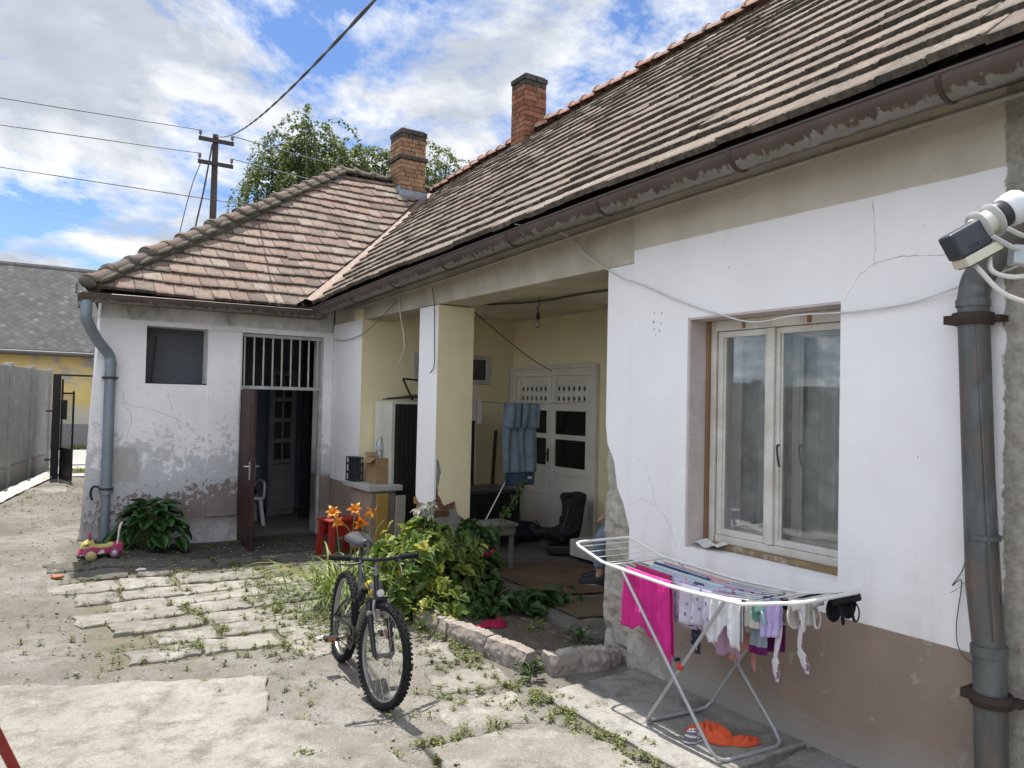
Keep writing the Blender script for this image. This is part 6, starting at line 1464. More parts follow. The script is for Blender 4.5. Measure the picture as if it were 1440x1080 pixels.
q = MB(); q.tube(spline([pp(.163, .024, 1.13), pp(.172, 0, 1.127), pp(.163, -.024, 1.13)], 4), .005, 6); q.build('mouth', flat('lips', (.35, .14, .11), .5), per, smooth=180)
for s_ in (1, -1):
    q = MB()
    def shoe(u, v, g=0):
        a = 2 * pi * v; L = u; hw = (.034 + .012 * sin(pi * min(1, L * 1.05)) ) * (1 if .03 < L < .97 else .45); ht = .085 * (1 - L) ** .8 * (1 if L > .02 else .9) + .032
        x = -.075 + .26 * L; zc = max(0, sin(a)); return pp(.44 + x, .10 * s_ + hw * cos(a), .022 + ht * (zc ** .8 if L > -1 else 0))
    q.grid(shoe, 18, 16); so_ = q.build('shoe', flat('black shoe', (.014, .014, .016), .6), per, smooth=60)
    q = MB(); q.prism([pp(.44 - .078 + .267 * (k / 20 if k <= 20 else (40 - k) / 20), .10 * s_ + (1 if k <= 20 else -1) * (.036 + .012 * sin(pi * (k / 20 if k <= 20 else (40 - k) / 20))) * (sin(pi * (k / 20 if k <= 20 else (40 - k) / 20)) ** .35 if k not in (0, 20, 40) else .2), .002) for k in range(40)], (0, 0, .022)); q.build('sole', flat('off white sole', (.50, .48, .44), .7), so_)
stl = thing('seat_crate', 'low dark seat under the person behind the broken wall', 'seat', tuple(pp(0, 0, 0))); q = MB(); Rz = Matrix((PF, PS * -1, V((0, 0, 1)))).transposed(); q.obox(pp(.02, 0, .355), (.36, .38, .03), Rz); q.build('seat', BROWNWOOD, stl, bevel=.005)
for a in (-.13, .17):
    for b in (-.15, .15): q = MB(); q.obox(pp(a, b, .17), (.035, .035, .339), Rz); q.build('leg', BROWNWOOD, stl)
# ------------------------------------------------------------------ plants
def blade(mb, base, az, L, w, rise, curl, t=None, n=7, twist=0):
    """arching strap leaf"""
    d_ = V((cos(az), sin(az), 0)); s_ = V((-sin(az), cos(az), 0)); vs = []; p = V(base); th = rise
    for i in range(n + 1):
        f = i / n; ww = w * (1 - f) ** .6 * (.55 + .45 * min(1, f * 4)); 
        vs += [p - s_ * ww + V((0, 0, ww * .35)), p, p + s_ * ww + V((0, 0, ww * .35))]
        p = p + (d_ * cos(th) + V((0, 0, sin(th)))) * (L / n); th -= curl / n
    fs = []
    for i in range(n):
        for k in (0, 1): fs.append((3 * i + k, 3 * i + k + 1, 3 * i + 4 + k, 3 * i + 3 + k))
    mb.add(vs, fs, 0, t)
def leafpoly(mb, outline, base, az, pitch, roll, size, t=None, cup=.25, fold=.2):
    """outline [(along, across)], flat leaf bent along its midrib and drooping at the tip"""
    X = V((cos(az) * cos(pitch), sin(az) * cos(pitch), sin(pitch))); Y = V((-sin(az), cos(az), 0)); Z = X.cross(Y)
    Y2 = Y * cos(roll) + Z * sin(roll); Z2 = Z * cos(roll) - Y * sin(roll)
    def P(a, b): return V(base) + (X * a + Y2 * b + Z2 * (fold * abs(b) - cup * a * a)) * size
    n = len(outline); mid = [(k / 4 * .96, 0) for k in range(5)]
    vs = [P(a, 0) for a, _ in mid]; up_ = [P(a, b) for a, b in outline]; dn_ = [P(a, -b) for a, b in outline]
    vs += up_ + dn_; fs = []
    for off in (5, 5 + n):
        for i in range(n - 1):
            m0 = min(range(5), key=lambda q: abs(mid[q][0] - outline[i][0])); m1 = min(range(5), key=lambda q: abs(mid[q][0] - outline[i + 1][0]))
            fs.append((m0, off + i, off + i + 1)) if m0 == m1 else fs.append((m0, off + i, off + i + 1, m1))
    mb.add(vs, fs, 0, t)
OVATE = [(0, .03), (.02, .22), (.14, .39), (.34, .45), (.55, .40), (.75, .26), (.90, .11), (1.0, 0)]
LOBED = [(0, .03), (-.10, .22), (-.02, .40), (.10, .36), (.20, .52), (.34, .58), (.42, .46), (.47, .30), (.58, .36), (.72, .34), (.76, .22), (.88, .12), (1.0, 0)]
SMALL = [(0, .03), (.2, .24), (.5, .30), (.8, .15), (1, 0)]
LG1 = leafmat('hosta leaf', (.018, .055, .012), (.045, .115, .024), trans=.15, rough=.45)
LG2 = leafmat('daylily leaf', (.075, .15, .022), (.19, .27, .05), (.36, .36, .10), trans=.35)
LG3 = leafmat('vine leaf', (.085, .17, .035), (.28, .35, .09), (.60, .55, .12), trans=.42)
LG4 = leafmat('shaded vine leaf', (.05, .105, .03), (.09, .16, .045), trans=.35)
STEM = mat('green stem', (.16, .20, .06), (.12, .13, .05), rough=.7)
WOODY = mat('brown stem', (.14, .10, .065), (.10, .075, .05), rough=.9)
r = random.Random(11)
hz_ = gz(1.25, 9.1)
HSC = .86
hosta = thing('leafy_plant', 'big dark green broad-leaved plant growing at the foot of the peeling wall', 'plant', (1.27, 9.06, hz_))
lm_ = MB(); stm = MB()
for k in range(105):
    f = (k / 105) ** .75; az = k * 2.399 + r.uniform(-.3, .3); R_ = .08 + .40 * f + r.uniform(-.03, .03)
    top = .56 * (1 - f ** 1.8 * .78) + r.uniform(-.04, .03); c = V((1.27 + cos(az) * R_ * 1.0, 9.05 + sin(az) * R_ * .75, hz_ + top))
    if c.y > 9.40: continue
    leafpoly(lm_, OVATE, c - V((cos(az), sin(az), 0)) * .06, az + r.uniform(-.35, .35), .35 - .95 * f + r.uniform(-.25, .25), r.uniform(-.35, .35), r.uniform(.11, .25), min(1, max(0, r.gauss(.5, .3))), .28, .22)
    stm.tube(spline([(1.27 + cos(az) * .05, 9.06 + sin(az) * .05, hz_), (1.27 + cos(az) * R_ * .6, 9.05 + sin(az) * R_ * .45, hz_ + top * .7), c - V((cos(az), sin(az), 0)) * .06], 3), .005, 5, caps=False)
hosta.scale = (HSC, HSC, HSC)
lm_.build('foliage', LG1, hosta, recalc=False, smooth=180); stm.build('stem', STEM, hosta)
# day lily: strap leaves and four orange flowers
lily = thing('daylily', 'daylily clump with arching strap leaves and orange flowers beside the bicycle', 'plant', (2.45, 6.45, 0))
lf_ = MB()
for k in range(400):
    cx, cy = 2.6 + r.gauss(0, .19), 6.25 + r.gauss(0, .28); az = atan2(cy - 6.4, cx - 2.42) + r.uniform(-1.0, 1.0)
    blade(lf_, (cx, cy, gz(cx, cy)), az, r.uniform(.40, .80), r.uniform(.008, .014), r.uniform(1.0, 1.5), r.uniform(1.8, 3.6), r.random() ** 1.2)
for k in range(3): blade(lf_, (2.3, 6.5 + .05 * k, 0), pi + r.uniform(-.5, .3), r.uniform(.8, .95), .011, 1.0, 1.7, .9)
lf_.build('foliage', LG2, lily, recalc=False, smooth=180)
sc = MB(); flw = leafmat('orange petal', (.62, .13, .012), (.74, .24, .02), (.80, .42, .06), trans=.3)
for k, (x, y, z) in enumerate(((2.42, 6.62, .665), (2.60, 6.55, .69), (2.66, 6.62, .61), (2.74, 6.45, .68), (2.66, 6.5, .66), (2.50, 6.6, .60))):
    b = V((2.46 + .04 * k, 6.45, 0)); sc.tube(spline([b, b.lerp(V((x, y, z)), .6) + V((0, 0, .12)), (x, y, z)], 6), .005, 6)
    fl_ = MB(); az0 = r.uniform(0, 6)
    if k == 3:
        fl_.lathe([(.0, 0), (.010, .02), (.012, .045), (0, .075)], (x, y, z), (.3, .1, .9), 8)
    else:
        tl = V((-.35, -.6, .55)).normalized() if k != 2 else V((-.1, -.8, -.2)).normalized()
        if k == 4: tl = V((.6, -.5, .4)).normalized()
        if k == 5: tl = V((-.8, -.3, .2)).normalized()
        xx, yy, aa = frame(tl)
        for q in range(6):
            a = az0 + q * pi / 3; dd = xx * cos(a) + yy * sin(a); sd_ = -xx * sin(a) + yy * cos(a); L = .082 if q % 2 else .072; wd_ = .019 if q % 2 else .014; vs = []
            for i in range(7):
                f = i / 6; p = V((x, y, z)) + aa * (.075 * sin(min(1, f * 1.1) * pi * .72)) + dd * (L * f ** 1.35); ww = wd_ * sin(pi * min(.97, f * .86 + .12))
                vs += [p - sd_ * ww, p - aa * .003, p + sd_ * ww]
            fl_.add(vs, [(3 * i + m, 3 * i + m + 1, 3 * i + 4 + m, 3 * i + 3 + m) for i in range(6) for m in (0, 1)], 0, r.uniform(.2, 1))
        for q in range(5): a = q * 1.25; fl_.tube([V((x, y, z)), V((x, y, z)) + aa * .075 + (xx * cos(a) + yy * sin(a)) * .012], .0012, 4, t=1)
    fl_.build('flower', flw, lily, recalc=False, smooth=180)
for k in range(3): b = V((2.5 + .1 * k, 6.5, 0)); sc.tube(spline([b, b + V((.1 + .1 * k, .05, .5)), b + V((.2 + .1 * k, .1, .62 - .02 * k))], 5), .0035, 5)
sc.build('stem', STEM, lily)
def vine(name, lab, cells, n, m, root, zb=None, size=(.06, .115), seed=0, stems=14):
    r = random.Random(seed); P = thing(name, lab, 'plant', root); lf = MB(); st = MB(); pts = []
    for k in range(n):
        c, rx, ry, rz = cells[k % len(cells)] if k < len(cells) * 3 else r.choices(cells, [q[1] * q[2] * q[3] for q in cells])[0]
        while True:
            q = V((r.uniform(-1, 1), r.uniform(-1, 1), r.uniform(-1, 1)))
            if .35 < q.length < 1: break
        p = V((c[0] + q.x * rx, c[1] + q.y * ry, c[2] + q.z * rz)); g_ = gz(p.x, p.y) + .03
        if p.z < g_: p.z = g_ + r.uniform(0, .06)
        az = atan2(p.y - root[1], p.x - root[0]) + r.gauss(0, .9) if r.random() < .6 else r.uniform(-pi, 0)
        leafpoly(lf, LOBED, p, az, r.uniform(-1.0, .25), r.uniform(-.7, .7), r.uniform(*size), min(1, max(0, r.gauss(.38, .27))), r.uniform(.1, .55), r.uniform(.0, .5)); pts.append(p)
    for k in range(stems):
        e = pts[int(r.random() * len(pts))]; b = V(root) + V((r.uniform(-.12, .12), r.uniform(-.12, .12), 0)); st.tube(spline([b, b.lerp(e, .4) + V((0, 0, .12)), b.lerp(e, .8) + V((0, 0, .06)), e], 5), .005, 5)
    lf.build('foliage', m, P, recalc=False, smooth=180); st.build('stem', WOODY, P); return P
vine('grapevine', 'sunlit bushy vine with lobed yellow green leaves spilling over the bed by the bicycle', [((2.80, 5.65, .34), .22, .34, .32), ((2.66, 5.95, .32), .16, .25, .28), ((3.0, 5.95, .45), .2, .3, .28), ((2.78, 5.25, .20), .13, .25, .17), ((2.85, 5.7, .58), .14, .28, .17), ((2.6, 5.6, .28), .14, .25, .24), ((3.1, 5.5, .42), .16, .22, .24)], 720, LG3, (2.9, 5.7, .04), seed=1, size=(.07, .13))
vine('grapevine', 'shaded darker vine trailing along the porch step towards the broken wall', [((3.28, 5.55, .30), .16, .3, .26), ((3.15, 5.2, .16), .2, .22, .13), ((3.5, 5.1, .13), .26, .18, .10), ((3.85, 5.1, .13), .2, .12, .08), ((3.45, 5.9, .48), .14, .2, .22)], 300, LG4, (3.2, 5.35, .04), seed=2, size=(.08, .14))
# tall sprig by the stool
sp3 = thing('vine_shoot', 'thin leafy shoot climbing in front of the grey stool', 'plant', (3.55, 5.85, .05)); lf = MB(); st = MB()
path = spline([(3.55, 5.85, .05), (3.62, 5.9, .4), (3.8, 6.0, .62), (4.05, 6.15, .82), (4.15, 6.2, .95)], 8); st.tube(path, .005, 5)
for k, p in enumerate(path[4::2]):
    for s_ in (1, -1): leafpoly(lf, LOBED, p + V((.02 * s_, .01, 0)), r.uniform(-pi, 0), r.uniform(-.8, .1), r.uniform(-.6, .6), r.uniform(.05, .11) * (1 - .03 * k), r.uniform(.1, .6), .3, .2)
lf.build('foliage', LG4, sp3, recalc=False, smooth=180); st.build('stem', WOODY, sp3)
# white columbine-like flowers
wf = thing('white_flower', 'upright stems with white nodding flowers in front of the porch pillar', 'flower', (2.95, 6.1, .05)); st = MB(); wp = leafmat('white petal', (.66, .62, .58), (.80, .78, .74), (.82, .68, .62), trans=.3)
for k in range(9):
    x, y, z = 2.84 + r.uniform(-.03, .26), 5.9 + r.uniform(-.12, .12), r.uniform(.70, .86); st.tube(spline([(2.95 + r.uniform(-.05, .05), 6.1, .05), (x - .03, y, z * .6), (x, y, z)], 5), .0032, 5)
    f_ = MB()
    for q in range(7): a = q * 2 * pi / 7; leafpoly(f_, SMALL, (x, y, z), a, r.uniform(-.8, .4), 0, r.uniform(.045, .065), r.random(), .4, .3)
    f_.build('flower', wp, wf, recalc=False, smooth=180)
lf = MB()
for k in range(46): 
    a = r.uniform(0, 6.3); leafpoly(lf, LOBED, (2.93 + r.gauss(0, .10), 6.05 + r.gauss(0, .1), r.uniform(.42, .66)), a, r.uniform(-.8, .2), r.uniform(-.5, .5), r.uniform(.06, .10), r.uniform(.75, 1), .3, .2)
lf.build('foliage', LG3, wf, recalc=False, smooth=180); st.build('stem', STEM, wf)
# seedlings in the bed and by the wall
for k, (x, y, s_, lab) in enumerate(((3.22, 4.62, .10, 'yellowing low seedling in the bare soil of the bed'), (3.36, 4.25, .13, 'dark weed growing close to the broken wall'), (2.72, 3.93, .11, 'weed sprouting at the corner of the kerb'), (2.58, 5.05, .26, 'bright yellow green weed by the front wheel'))):
    P = thing('weed', lab, 'weed', (x, y, gz(x, y) + .03)); lf = MB()
    for q in range(int(30 + 120 * s_)):
        a = r.uniform(0, 6.3); d_ = r.uniform(0, s_ * .7); leafpoly(lf, SMALL, (x + cos(a) * d_, y + sin(a) * d_, gz(x, y) + .03 + r.uniform(0, s_)), a, r.uniform(-.4, .9), r.uniform(-.5, .5), r.uniform(.03, .06), r.random(), .2, .2)
    lf.build('foliage', LG3 if k in (0, 3) else LG4, P, recalc=False, smooth=180)
# pink things in the bed
q = heap((3.03, 4.86), .12, .075, .05, 12, 3); q = MB(); q2 = heap((3.03, 4.86), .12, .075, .05, 12, 3); q2.v = [(a, b, c + .03) for a, b, c in q2.v]
tag(q2.build('cloth', cloth('crimson cloth', (.34, .015, .06)), None, smooth=180, recalc=False), 'crumpled crimson cloth lying in the flower bed behind the kerb', 'cloth')
q = MB(); q.grid(lambda u, v: V((3.22 + .16 * u, 5.55 - .10 * u + .07 * (v - .5) * sin(pi * min(1, .2 + u)), .46 + .02 * sin(u * 7) - .03 * (v - .5))), 12, 6, uv=True)
tag(q.build('cloth', cloth('bright pink cloth', (.62, .03, .15)), None, smooth=180, solid=.004, recalc=False), 'bright pink scrap caught on the dark vine leaves', 'cloth')
# red plastic stool behind the lilies
rs = thing('plastic_stool', 'red plastic stool standing in shade behind the orange lilies', 'stool', (3.02, 8.08, 0)); RP = flat('red plastic', (.30, .02, .014), .5)
q = MB(); z_ = gz(3.02, 8.08); q.obox((3.02, 8.08, z_ + .395), (.40, .30, .03), Matrix.Rotation(.2, 3, 'Z'), taper=-.0); q.build('seat', RP, rs, bevel=.012)
Rr = Matrix.Rotation(.2, 3, 'Z')
for a in (-1, 1):
    for b in (-1, 1):
        c0 = V((3.02, 8.08, z_)) + Rr @ V((a * .15, b * .10, .38)); c1 = V((3.02, 8.08, z_)) + Rr @ V((a * .17, b * .125, 0)); q = MB(); q.bar(c0, c1, .07, .05); q.build('leg', RP, rs, bevel=.008)
for b in (-1, 1): q = MB(); q.obox(V((3.02, 8.08, z_ + .30)) + Rr @ V((0, b * .105, 0)), (.30, .014, .16), Rr); q.build('apron', RP, rs)
# white plastic chair inside the annexe
pc_ = thing('plastic_chair', 'white plastic garden chair inside the dark annexe room', 'chair', (2.62, 10.6, -.05)); WPc = flat('white garden plastic', (.66, .67, .68), .5)
q = MB(); q.obox((2.62, 10.6, .36), (.42, .42, .03)); q.build('seat', WPc, pc_, bevel=.01)
for a in (-.19, .19):
    for b in (-.18, .18): q = MB(); q.bar((2.62 + a * .9, 10.6 + b * .9, .36), (2.62 + a * 1.15, 10.6 + b * 1.15, -.05), .045, .045); q.build('leg', WPc, pc_)
    q = MB(); q.tube(spline([(2.62 + a * 1.1, 10.4, .36), (2.62 + a * 1.15, 10.42, .56), (2.62 + a * 1.15, 10.7, .57), (2.62 + a, 10.82, .5)], 4), .018, 8); q.build('armrest', WPc, pc_, smooth=60)
q = MB()
for k in range(5): q.bar((2.46 + .08 * k, 10.80, .38), (2.46 + .08 * k, 10.86, .76), .045, .015)
q.tube(spline([(2.42, 10.86, .74), (2.62, 10.88, .80), (2.82, 10.86, .74)], 5), .022, 8); q.build('backrest', WPc, pc_)
q = MB(); q.ball((2.62, 10.62, .46), (.17, .15, .10), 18, 10, warp=.4, seed=5); tp('bag', 'dark bundle of clothes on the white plastic chair', 'bundle', q, flat('black cloth', (.012, .012, .013)), smooth=180)

# ------------------------------------------------------------------ weeds in the joints, straw, gravel (uncountable)
wr_ = random.Random(21); wm = MB(); gm = MB()
def tuft(x, y, s_, dens):
    z = gz(x, y); dens = int(dens * 2.1); s_ *= .85
    for k in range(dens):
        a = wr_.uniform(0, 6.3); d_ = wr_.gauss(0, s_ * .5); px, py = x + cos(a) * d_, y + sin(a) * d_
        if wr_.random() < .35: blade(wm, (px, py, z), a, wr_.uniform(.02, .06), .0018, wr_.uniform(.5, 1.4), 1.2, wr_.random(), 3)
        else: leafpoly(wm, SMALL, (px, py, z + wr_.uniform(.008, .04)), a, wr_.uniform(-.3, .6), wr_.uniform(-.5, .5), wr_.uniform(.008, .021), wr_.random(), .2, .2)
for x, y in EDGES:
    if 2.2 < y < 8.0 and x < 2.8 and mnoise.noise(V((x * 1.7, y * 1.7, 9))) > -.05 and wr_.random() < .33: tuft(x + wr_.gauss(0, .015), y + wr_.gauss(0, .015), wr_.uniform(.025, .05), wr_.randint(8, 20))
for x, y in joints:
    if wr_.random() < .75:
        for k in range(wr_.randint(1, 4)): tuft(x + wr_.gauss(0, .03), y + wr_.uniform(-.16, .16), wr_.uniform(.05, .10), wr_.randint(22, 50))
for k in range(200):       # along the rows and the green patch left of the bicycle
    row = wr_.randint(0, 8); x = wr_.uniform(.4, 2.4); tuft(x, 5.355 + row * .345 + wr_.gauss(0, .012), .03, wr_.randint(3, 10))
def patch(cx, cy, rx, ry, n, s0=.05, d0=18):
    for k in range(n): tuft(cx + wr_.gauss(0, rx), cy + wr_.gauss(0, ry), wr_.uniform(.5, 1.3) * s0, wr_.randint(d0 // 2, d0))
patch(1.95, 6.1, .16, .55, 150, .06, 24); patch(2.1, 5.3, .16, .3, 80, .06, 24); patch(1.6, 5.2, .25, .1, 30); patch(.9, 5.6, .2, .25, 22); patch(2.2, 7.5, .3, .25, 80, .06, 24); patch(2.45, 4.6, .12, .35, 40); patch(2.3, 3.85, .2, .18, 34); patch(2.05, 3.42, .3, .03, 30)
patch(2.55, 3.3, .05, .5, 80, .05, 24); patch(1.75, 2.95, .03, .45, 18, .04); patch(2.62, 4.85, .03, .3, 34, .05, 24); patch(.95, 9.0, .12, .2, 26); patch(2.1, 9.2, .5, .08, 30, .05); patch(.3, 6.3, .3, .5, 14, .05, 10); patch(0, 6.0, .25, .08, 12); patch(1.2, 3.6, .03, .03, 5, .05); patch(.6, 3.35, .04, .03, 4, .05)
patch(3.3, 4.35, .08, .16, 16, .05); patch(.95, 11.5, .12, 1.3, 50, .06); patch(.2, 14.6, .10, 1.4, 50, .08); patch(-.1, 12.5, .15, .6, 20, .06); patch(1.45, 4.55, .08, .25, 14, .04, 8)
LG5 = leafmat('yard weed', (.06, .11, .022), (.15, .19, .045), (.33, .29, .11), trans=.3)
tag(wm.build('weeds', LG5, None, recalc=False), kind='stuff')
for k in range(2300):
    x = wr_.uniform(-.6, 2.95); y = wr_.uniform(2.2, 9.2)
    if wr_.random() < .3: x, y = wr_.uniform(.2, 1.1), wr_.uniform(8, 17)
    s_ = wr_.uniform(.004, .011) * (1.7 if wr_.random() < .06 else 1); z = gz(x, y) + .002
    if wr_.random() < .3: a = wr_.uniform(0, 3.1); l = wr_.uniform(.015, .06); gm.bar((x, y, z + .012), (x + cos(a) * l, y + sin(a) * l, z + .014 + wr_.uniform(0, .006)), .002, .002, 1)
    else: gm.ball((x, y, z + s_ * .3 + .004), (s_, s_ * wr_.uniform(.6, 1), s_ * .6), 6, 4, wr_.choice((0, 0, 0, 0, 2)))
tag(gm.build('debris', [mat('pale gravel', (.50, .48, .44), (.38, .36, .33), scale=40, tint=.5), mat('straw', (.40, .33, .20), (.28, .22, .13)), mat('dark gravel', (.16, .15, .13), (.24, .22, .2), scale=40)], None, smooth=60, recalc=False), kind='stuff')
# verge grass across the street
vg = MB()
for k in range(9000):
    if wr_.random() < .7: x, y = wr_.uniform(-6, 8), 25.9 + wr_.gauss(0, .35)
    else: x, y = wr_.uniform(-2, 5), wr_.uniform(17.6, 18.45)
    blade(vg, (x, y, 0), wr_.uniform(0, 6.3), wr_.uniform(.12, .32), .012, 1.2, 1.2, wr_.random(), 3)
tag(vg.build('grass', LG5, None, recalc=False), kind='stuff')

# ------------------------------------------------------------------ fence, gate, street, neighbour
FA = V((-.14, 14.46, 0)); fd = V((.209, .978, 0)).normalized(); fnn = V((-fd.y, fd.x, 0))
FCON = mat('grey fence concrete', (.42, .405, .375), (.31, .30, .275), (.46, .45, .42), scale=2.5, bscale=45, bump=.25, rough=.92); FCON2 = mat('dark fence foot', (.33, .31, .28), (.25, .235, .21), scale=3, bscale=45, rough=.95)
fence = thing('concrete_fence', 'tall grey concrete panel fence along the left side of the yard', 'fence', tuple(FA))
s0 = -19.5; Rf = Matrix((fd, fnn, V((0, 0, 1)))).transposed(); k = 0
while s0 < 2.4:
    s1 = min(s0 + 1.52, 3.3); a = FA + fd * s0; b = FA + fd * s1; c = (a + b) / 2; zb = gz(c.x, c.y)
    q = MB(); q.obox(c + V((0, 0, zb + 1.20)), ((b - a).length - .10, .05, 1.62), Rf); q.build('panel', FCON, fence, bevel=.006)
    q = MB(); q.obox(c + V((0, 0, zb + .18)), ((b - a).length - .10, .05, .40), Rf); q.build('panel', FCON2, fence, bevel=.006)
    q = MB(); q.obox(a + V((0, 0, zb + .95)), (.12, .12, 2.2), Rf); q.build('post', FCON, fence, bevel=.01)
    s0 += 1.52
q = MB(); q.obox(FA + fd * 3.36 + V((0, 0, 1.07)), (.12, .12, 2.2), Rf); q.build('post', FCON, fence, bevel=.01)
q = MB(); a = FA - fnn * .16 - fd * 20; b = FA - fnn * .16 + fd * 3.6; q.grid(lambda u, v: a.lerp(b, u) - fnn * (.17 * v) + V((0, 0, gz(*(a.lerp(b, u)).xy) + .10 - .07 * v + .012 * mnoise.noise(V((u * 60, v * 3, 0))))), 160, 4)
tag(q.build('fence_kerb', mat('whitish kerb', (.62, .60, .56), (.48, .46, .42), scale=3, bscale=30, rough=.95), None, smooth=180, recalc=False), kind='structure')
gate = thing('metal_gate', 'narrow black steel gate standing ajar between fence and house corner', 'gate', (.78, 16.6, .1)); BS = flat('black gate steel', (.014, .014, .016), .5)
q = MB(); q.box((.60, 16.55, 0), (.73, 16.69, 2.02)); q.build('post', BS, gate); q = MB(); q.box((.60, 16.6, 2.021), (2.0, 16.64, 2.055)); q.build('top_bar', BS, gate)
for z in (.45, 1.35): q = MB(); q.box((.50, 16.6, z), (.599, 16.63, z + .03)); q.build('bracket', BS, gate)
g0 = V((.755, 16.58, .12)); gdv = V((.15, -.60, 0)).normalized(); GL = .62
def gpt(s_, z): return g0 + gdv * s_ + V((0, 0, z))
q = MB()
for s_ in (0, GL): q.bar(gpt(s_, 0), gpt(s_, 1.62 + (.22 if s_ == 0 else 0)), .035, .035)
for z in (.02, .56, 1.58): q.bar(gpt(0, z), gpt(GL, z), .03, .03)
q.build('gate_leaf', BS, gate)
q = MB(); q.prism([gpt(.02, .03), gpt(GL - .02, .03), gpt(GL - .02, .55), gpt(.02, .55)], fnn * .006); q.build('plate', BS, gate)
q = MB()
for k in range(10): q.tube([gpt(.06 * k + .03, .56), gpt(.06 * k + .03, 1.58)], .0022, 4)
for k in range(16): q.tube([gpt(.0, .6 + .062 * k), gpt(GL, .6 + .062 * k)], .0022, 4)
q.build('wire_mesh', flat('grey wire', (.25, .25, .25), .5, .4), gate)
q = MB(); q.obox(gpt(.28, 1.28) + V((-.05, -.03, 0)), (.12, .08, .36), Matrix.Rotation(atan2(gdv.y, gdv.x), 3, 'Z')); q.build('letter_box', BS, gate, bevel=.01)
q = MB(); q.tube([gpt(GL, .86) + V((-.02, -.05, 0)), gpt(GL - .1, .86) + V((-.02, -.05, 0))], .012, 6); q.build('handle', STEEL, gate)
nb = thing('neighbour_house', 'yellow plastered house with grey slate roof across the street', 'house', (0, 29, 0))
m, t, b = newmat('yellow stained plaster'); p = t.pos(); s = t.sep(p); n1_ = t.noise(p, .55, 7, .6); n2_ = t.noise(p, 3, 7, .65)
c = t.ramp(n2_, [(.3, (.50, .37, .12)), (.7, (.58, .44, .19))])
c = t.mix(t.math('MULTIPLY', t.ramp(n1_, [(.52, 0), (.58, 1)]), .9), c, t.ramp(n2_, [(.3, (.22, .21, .20)), (.7, (.36, .35, .32))]))
lowb = t.step(t.math('ADD', s[2], t.math('MULTIPLY', n1_, -1.3)), .62, -.2); c = t.mix(t.math('MULTIPLY', lowb, .75), c, (.40, .39, .35)); c = t.mix(t.step(s[2], .78, -.004), c, (.20, .195, .185))
t.put(b.inputs[0], c); b.inputs['Roughness'].default_value = .95; t.put(b.inputs['Normal'], t.bump(n2_, .3, .03))
NBP = m
NY = 26.6
q = MB(); wallgrid(q, (0, NY, 0), (1, 0, 0), (0, 1, 0), .5, -14, 9, -.3, 2.85, [(-5.2, -4.1, 1.0, 2.3), (-9, -7.9, 1.0, 2.3), (5.2, 6.3, 1.0, 2.3)]); q.box((-14, NY + 8.2, -.3), (9, NY + 8.6, 2.85)); q.build('wall', NBP, nb)
for x in (-5.2, -9, 5.2):
    q = MB(); q.box((x, NY + .15, 1.0), (x + 1.1, NY + .22, 2.3)); wo = q.build('window', flat('brown frame', (.12, .07, .045)), nb)
    q = MB(); q.box((x + .1, NY + .13, 1.1), (x + .5, NY + .149, 2.2)); q.box((x + .6, NY + .13, 1.1), (x + 1.0, NY + .149, 2.2)); q.build('pane', flat('dark pane', (.05, .055, .06), .1), wo)
m, t, b = newmat('grey slates'); p = t.pos(); s = t.sep(p)
d1 = t.math('ADD', t.math('MULTIPLY', s[0], 4.2), t.math('MULTIPLY', s[2], 6.0)); d2 = t.math('SUBTRACT', t.math('MULTIPLY', s[0], 4.2), t.math('MULTIPLY', s[2], 6.0))
def cell(q): return t.math('FLOOR', q)
rn = t.new('ShaderNodeTexWhiteNoise', noise_dimensions='2D'); t.put(rn.inputs['Vector'], t.comb(cell(d1), cell(d2), 0))
e1 = t.math('MINIMUM', t.math('FRACT', d1), t.math('FRACT', d2)); 
c = t.ramp(rn.outputs[0], [(0, (.062, .062, .062)), (.9, (.088, .088, .086)), (1, (.12, .12, .117))]); c = t.mix(t.step(e1, .10, -.05), c, (.06, .06, .06))
c = t.mix(t.ramp(t.noise(p, 1.2, 8, .7), [(.5, 0), (.7, .5)]), c, (.11, .105, .095))
t.put(b.inputs[0], c); b.inputs['Specular IOR Level'].default_value = .1; b.inputs['Roughness'].default_value = .9; t.put(b.inputs['Normal'], t.bump(t.math('ADD', e1, rn.outputs[0]), .5, .03)); SLATE = m
q = MB(); q.prism([(-14.3, NY - .35, 2.86), (-14.3, NY + 4.2, 5.93), (-14.3, NY + 4.2, 6.0), (-14.3, NY - .4, 2.94)], (23.6, 0, 0)); q.prism([(-14.3, NY + 4.201, 5.93), (-14.3, NY + 8.9, 2.86), (-14.3, NY + 8.95, 2.94), (-14.3, NY + 4.201, 6.0)], (23.6, 0, 0)); q.build('roof', SLATE, nb)
q = MB(); q.tube([(-14.3, NY + 4.2, 6.02), (9.3, NY + 4.2, 6.0)], .09, 8); q.build('ridge_tiles', mat('grey ridge', (.24, .24, .235), (.17, .17, .165), scale=6), nb)
q = MB(); q.tube([(-14.2, NY - .42, 2.86), (9.2, NY - .42, 2.84)], .075, 10); q.build('gutter', flat('dark gutter', (.09, .08, .075)), nb, smooth=60)
q = MB(); q.tube(spline([(1.95, NY - .42, 2.82), (2.0, NY - .3, 2.6), (2.12, NY - .06, 2.45), (2.12, NY - .06, 1.2)], 4), .05, 8); q.build('downpipe', ZINC, nb, smooth=60)
for x in (-14, 8.6): q = MB(); q.prism([(x, NY + .02, 2.851), (x, NY + 8.58, 2.851), (x, NY + 4.2, 5.85)], (.4, 0, 0)); q.build('gable', NBP, nb)
car = thing('parked_car', 'white car parked in the street, its bonnet peeping past the fence end', 'car', (-1.55, 21.6, .1)); CP = flat('white car paint', (.74, .75, .76), .2, 0, .6)
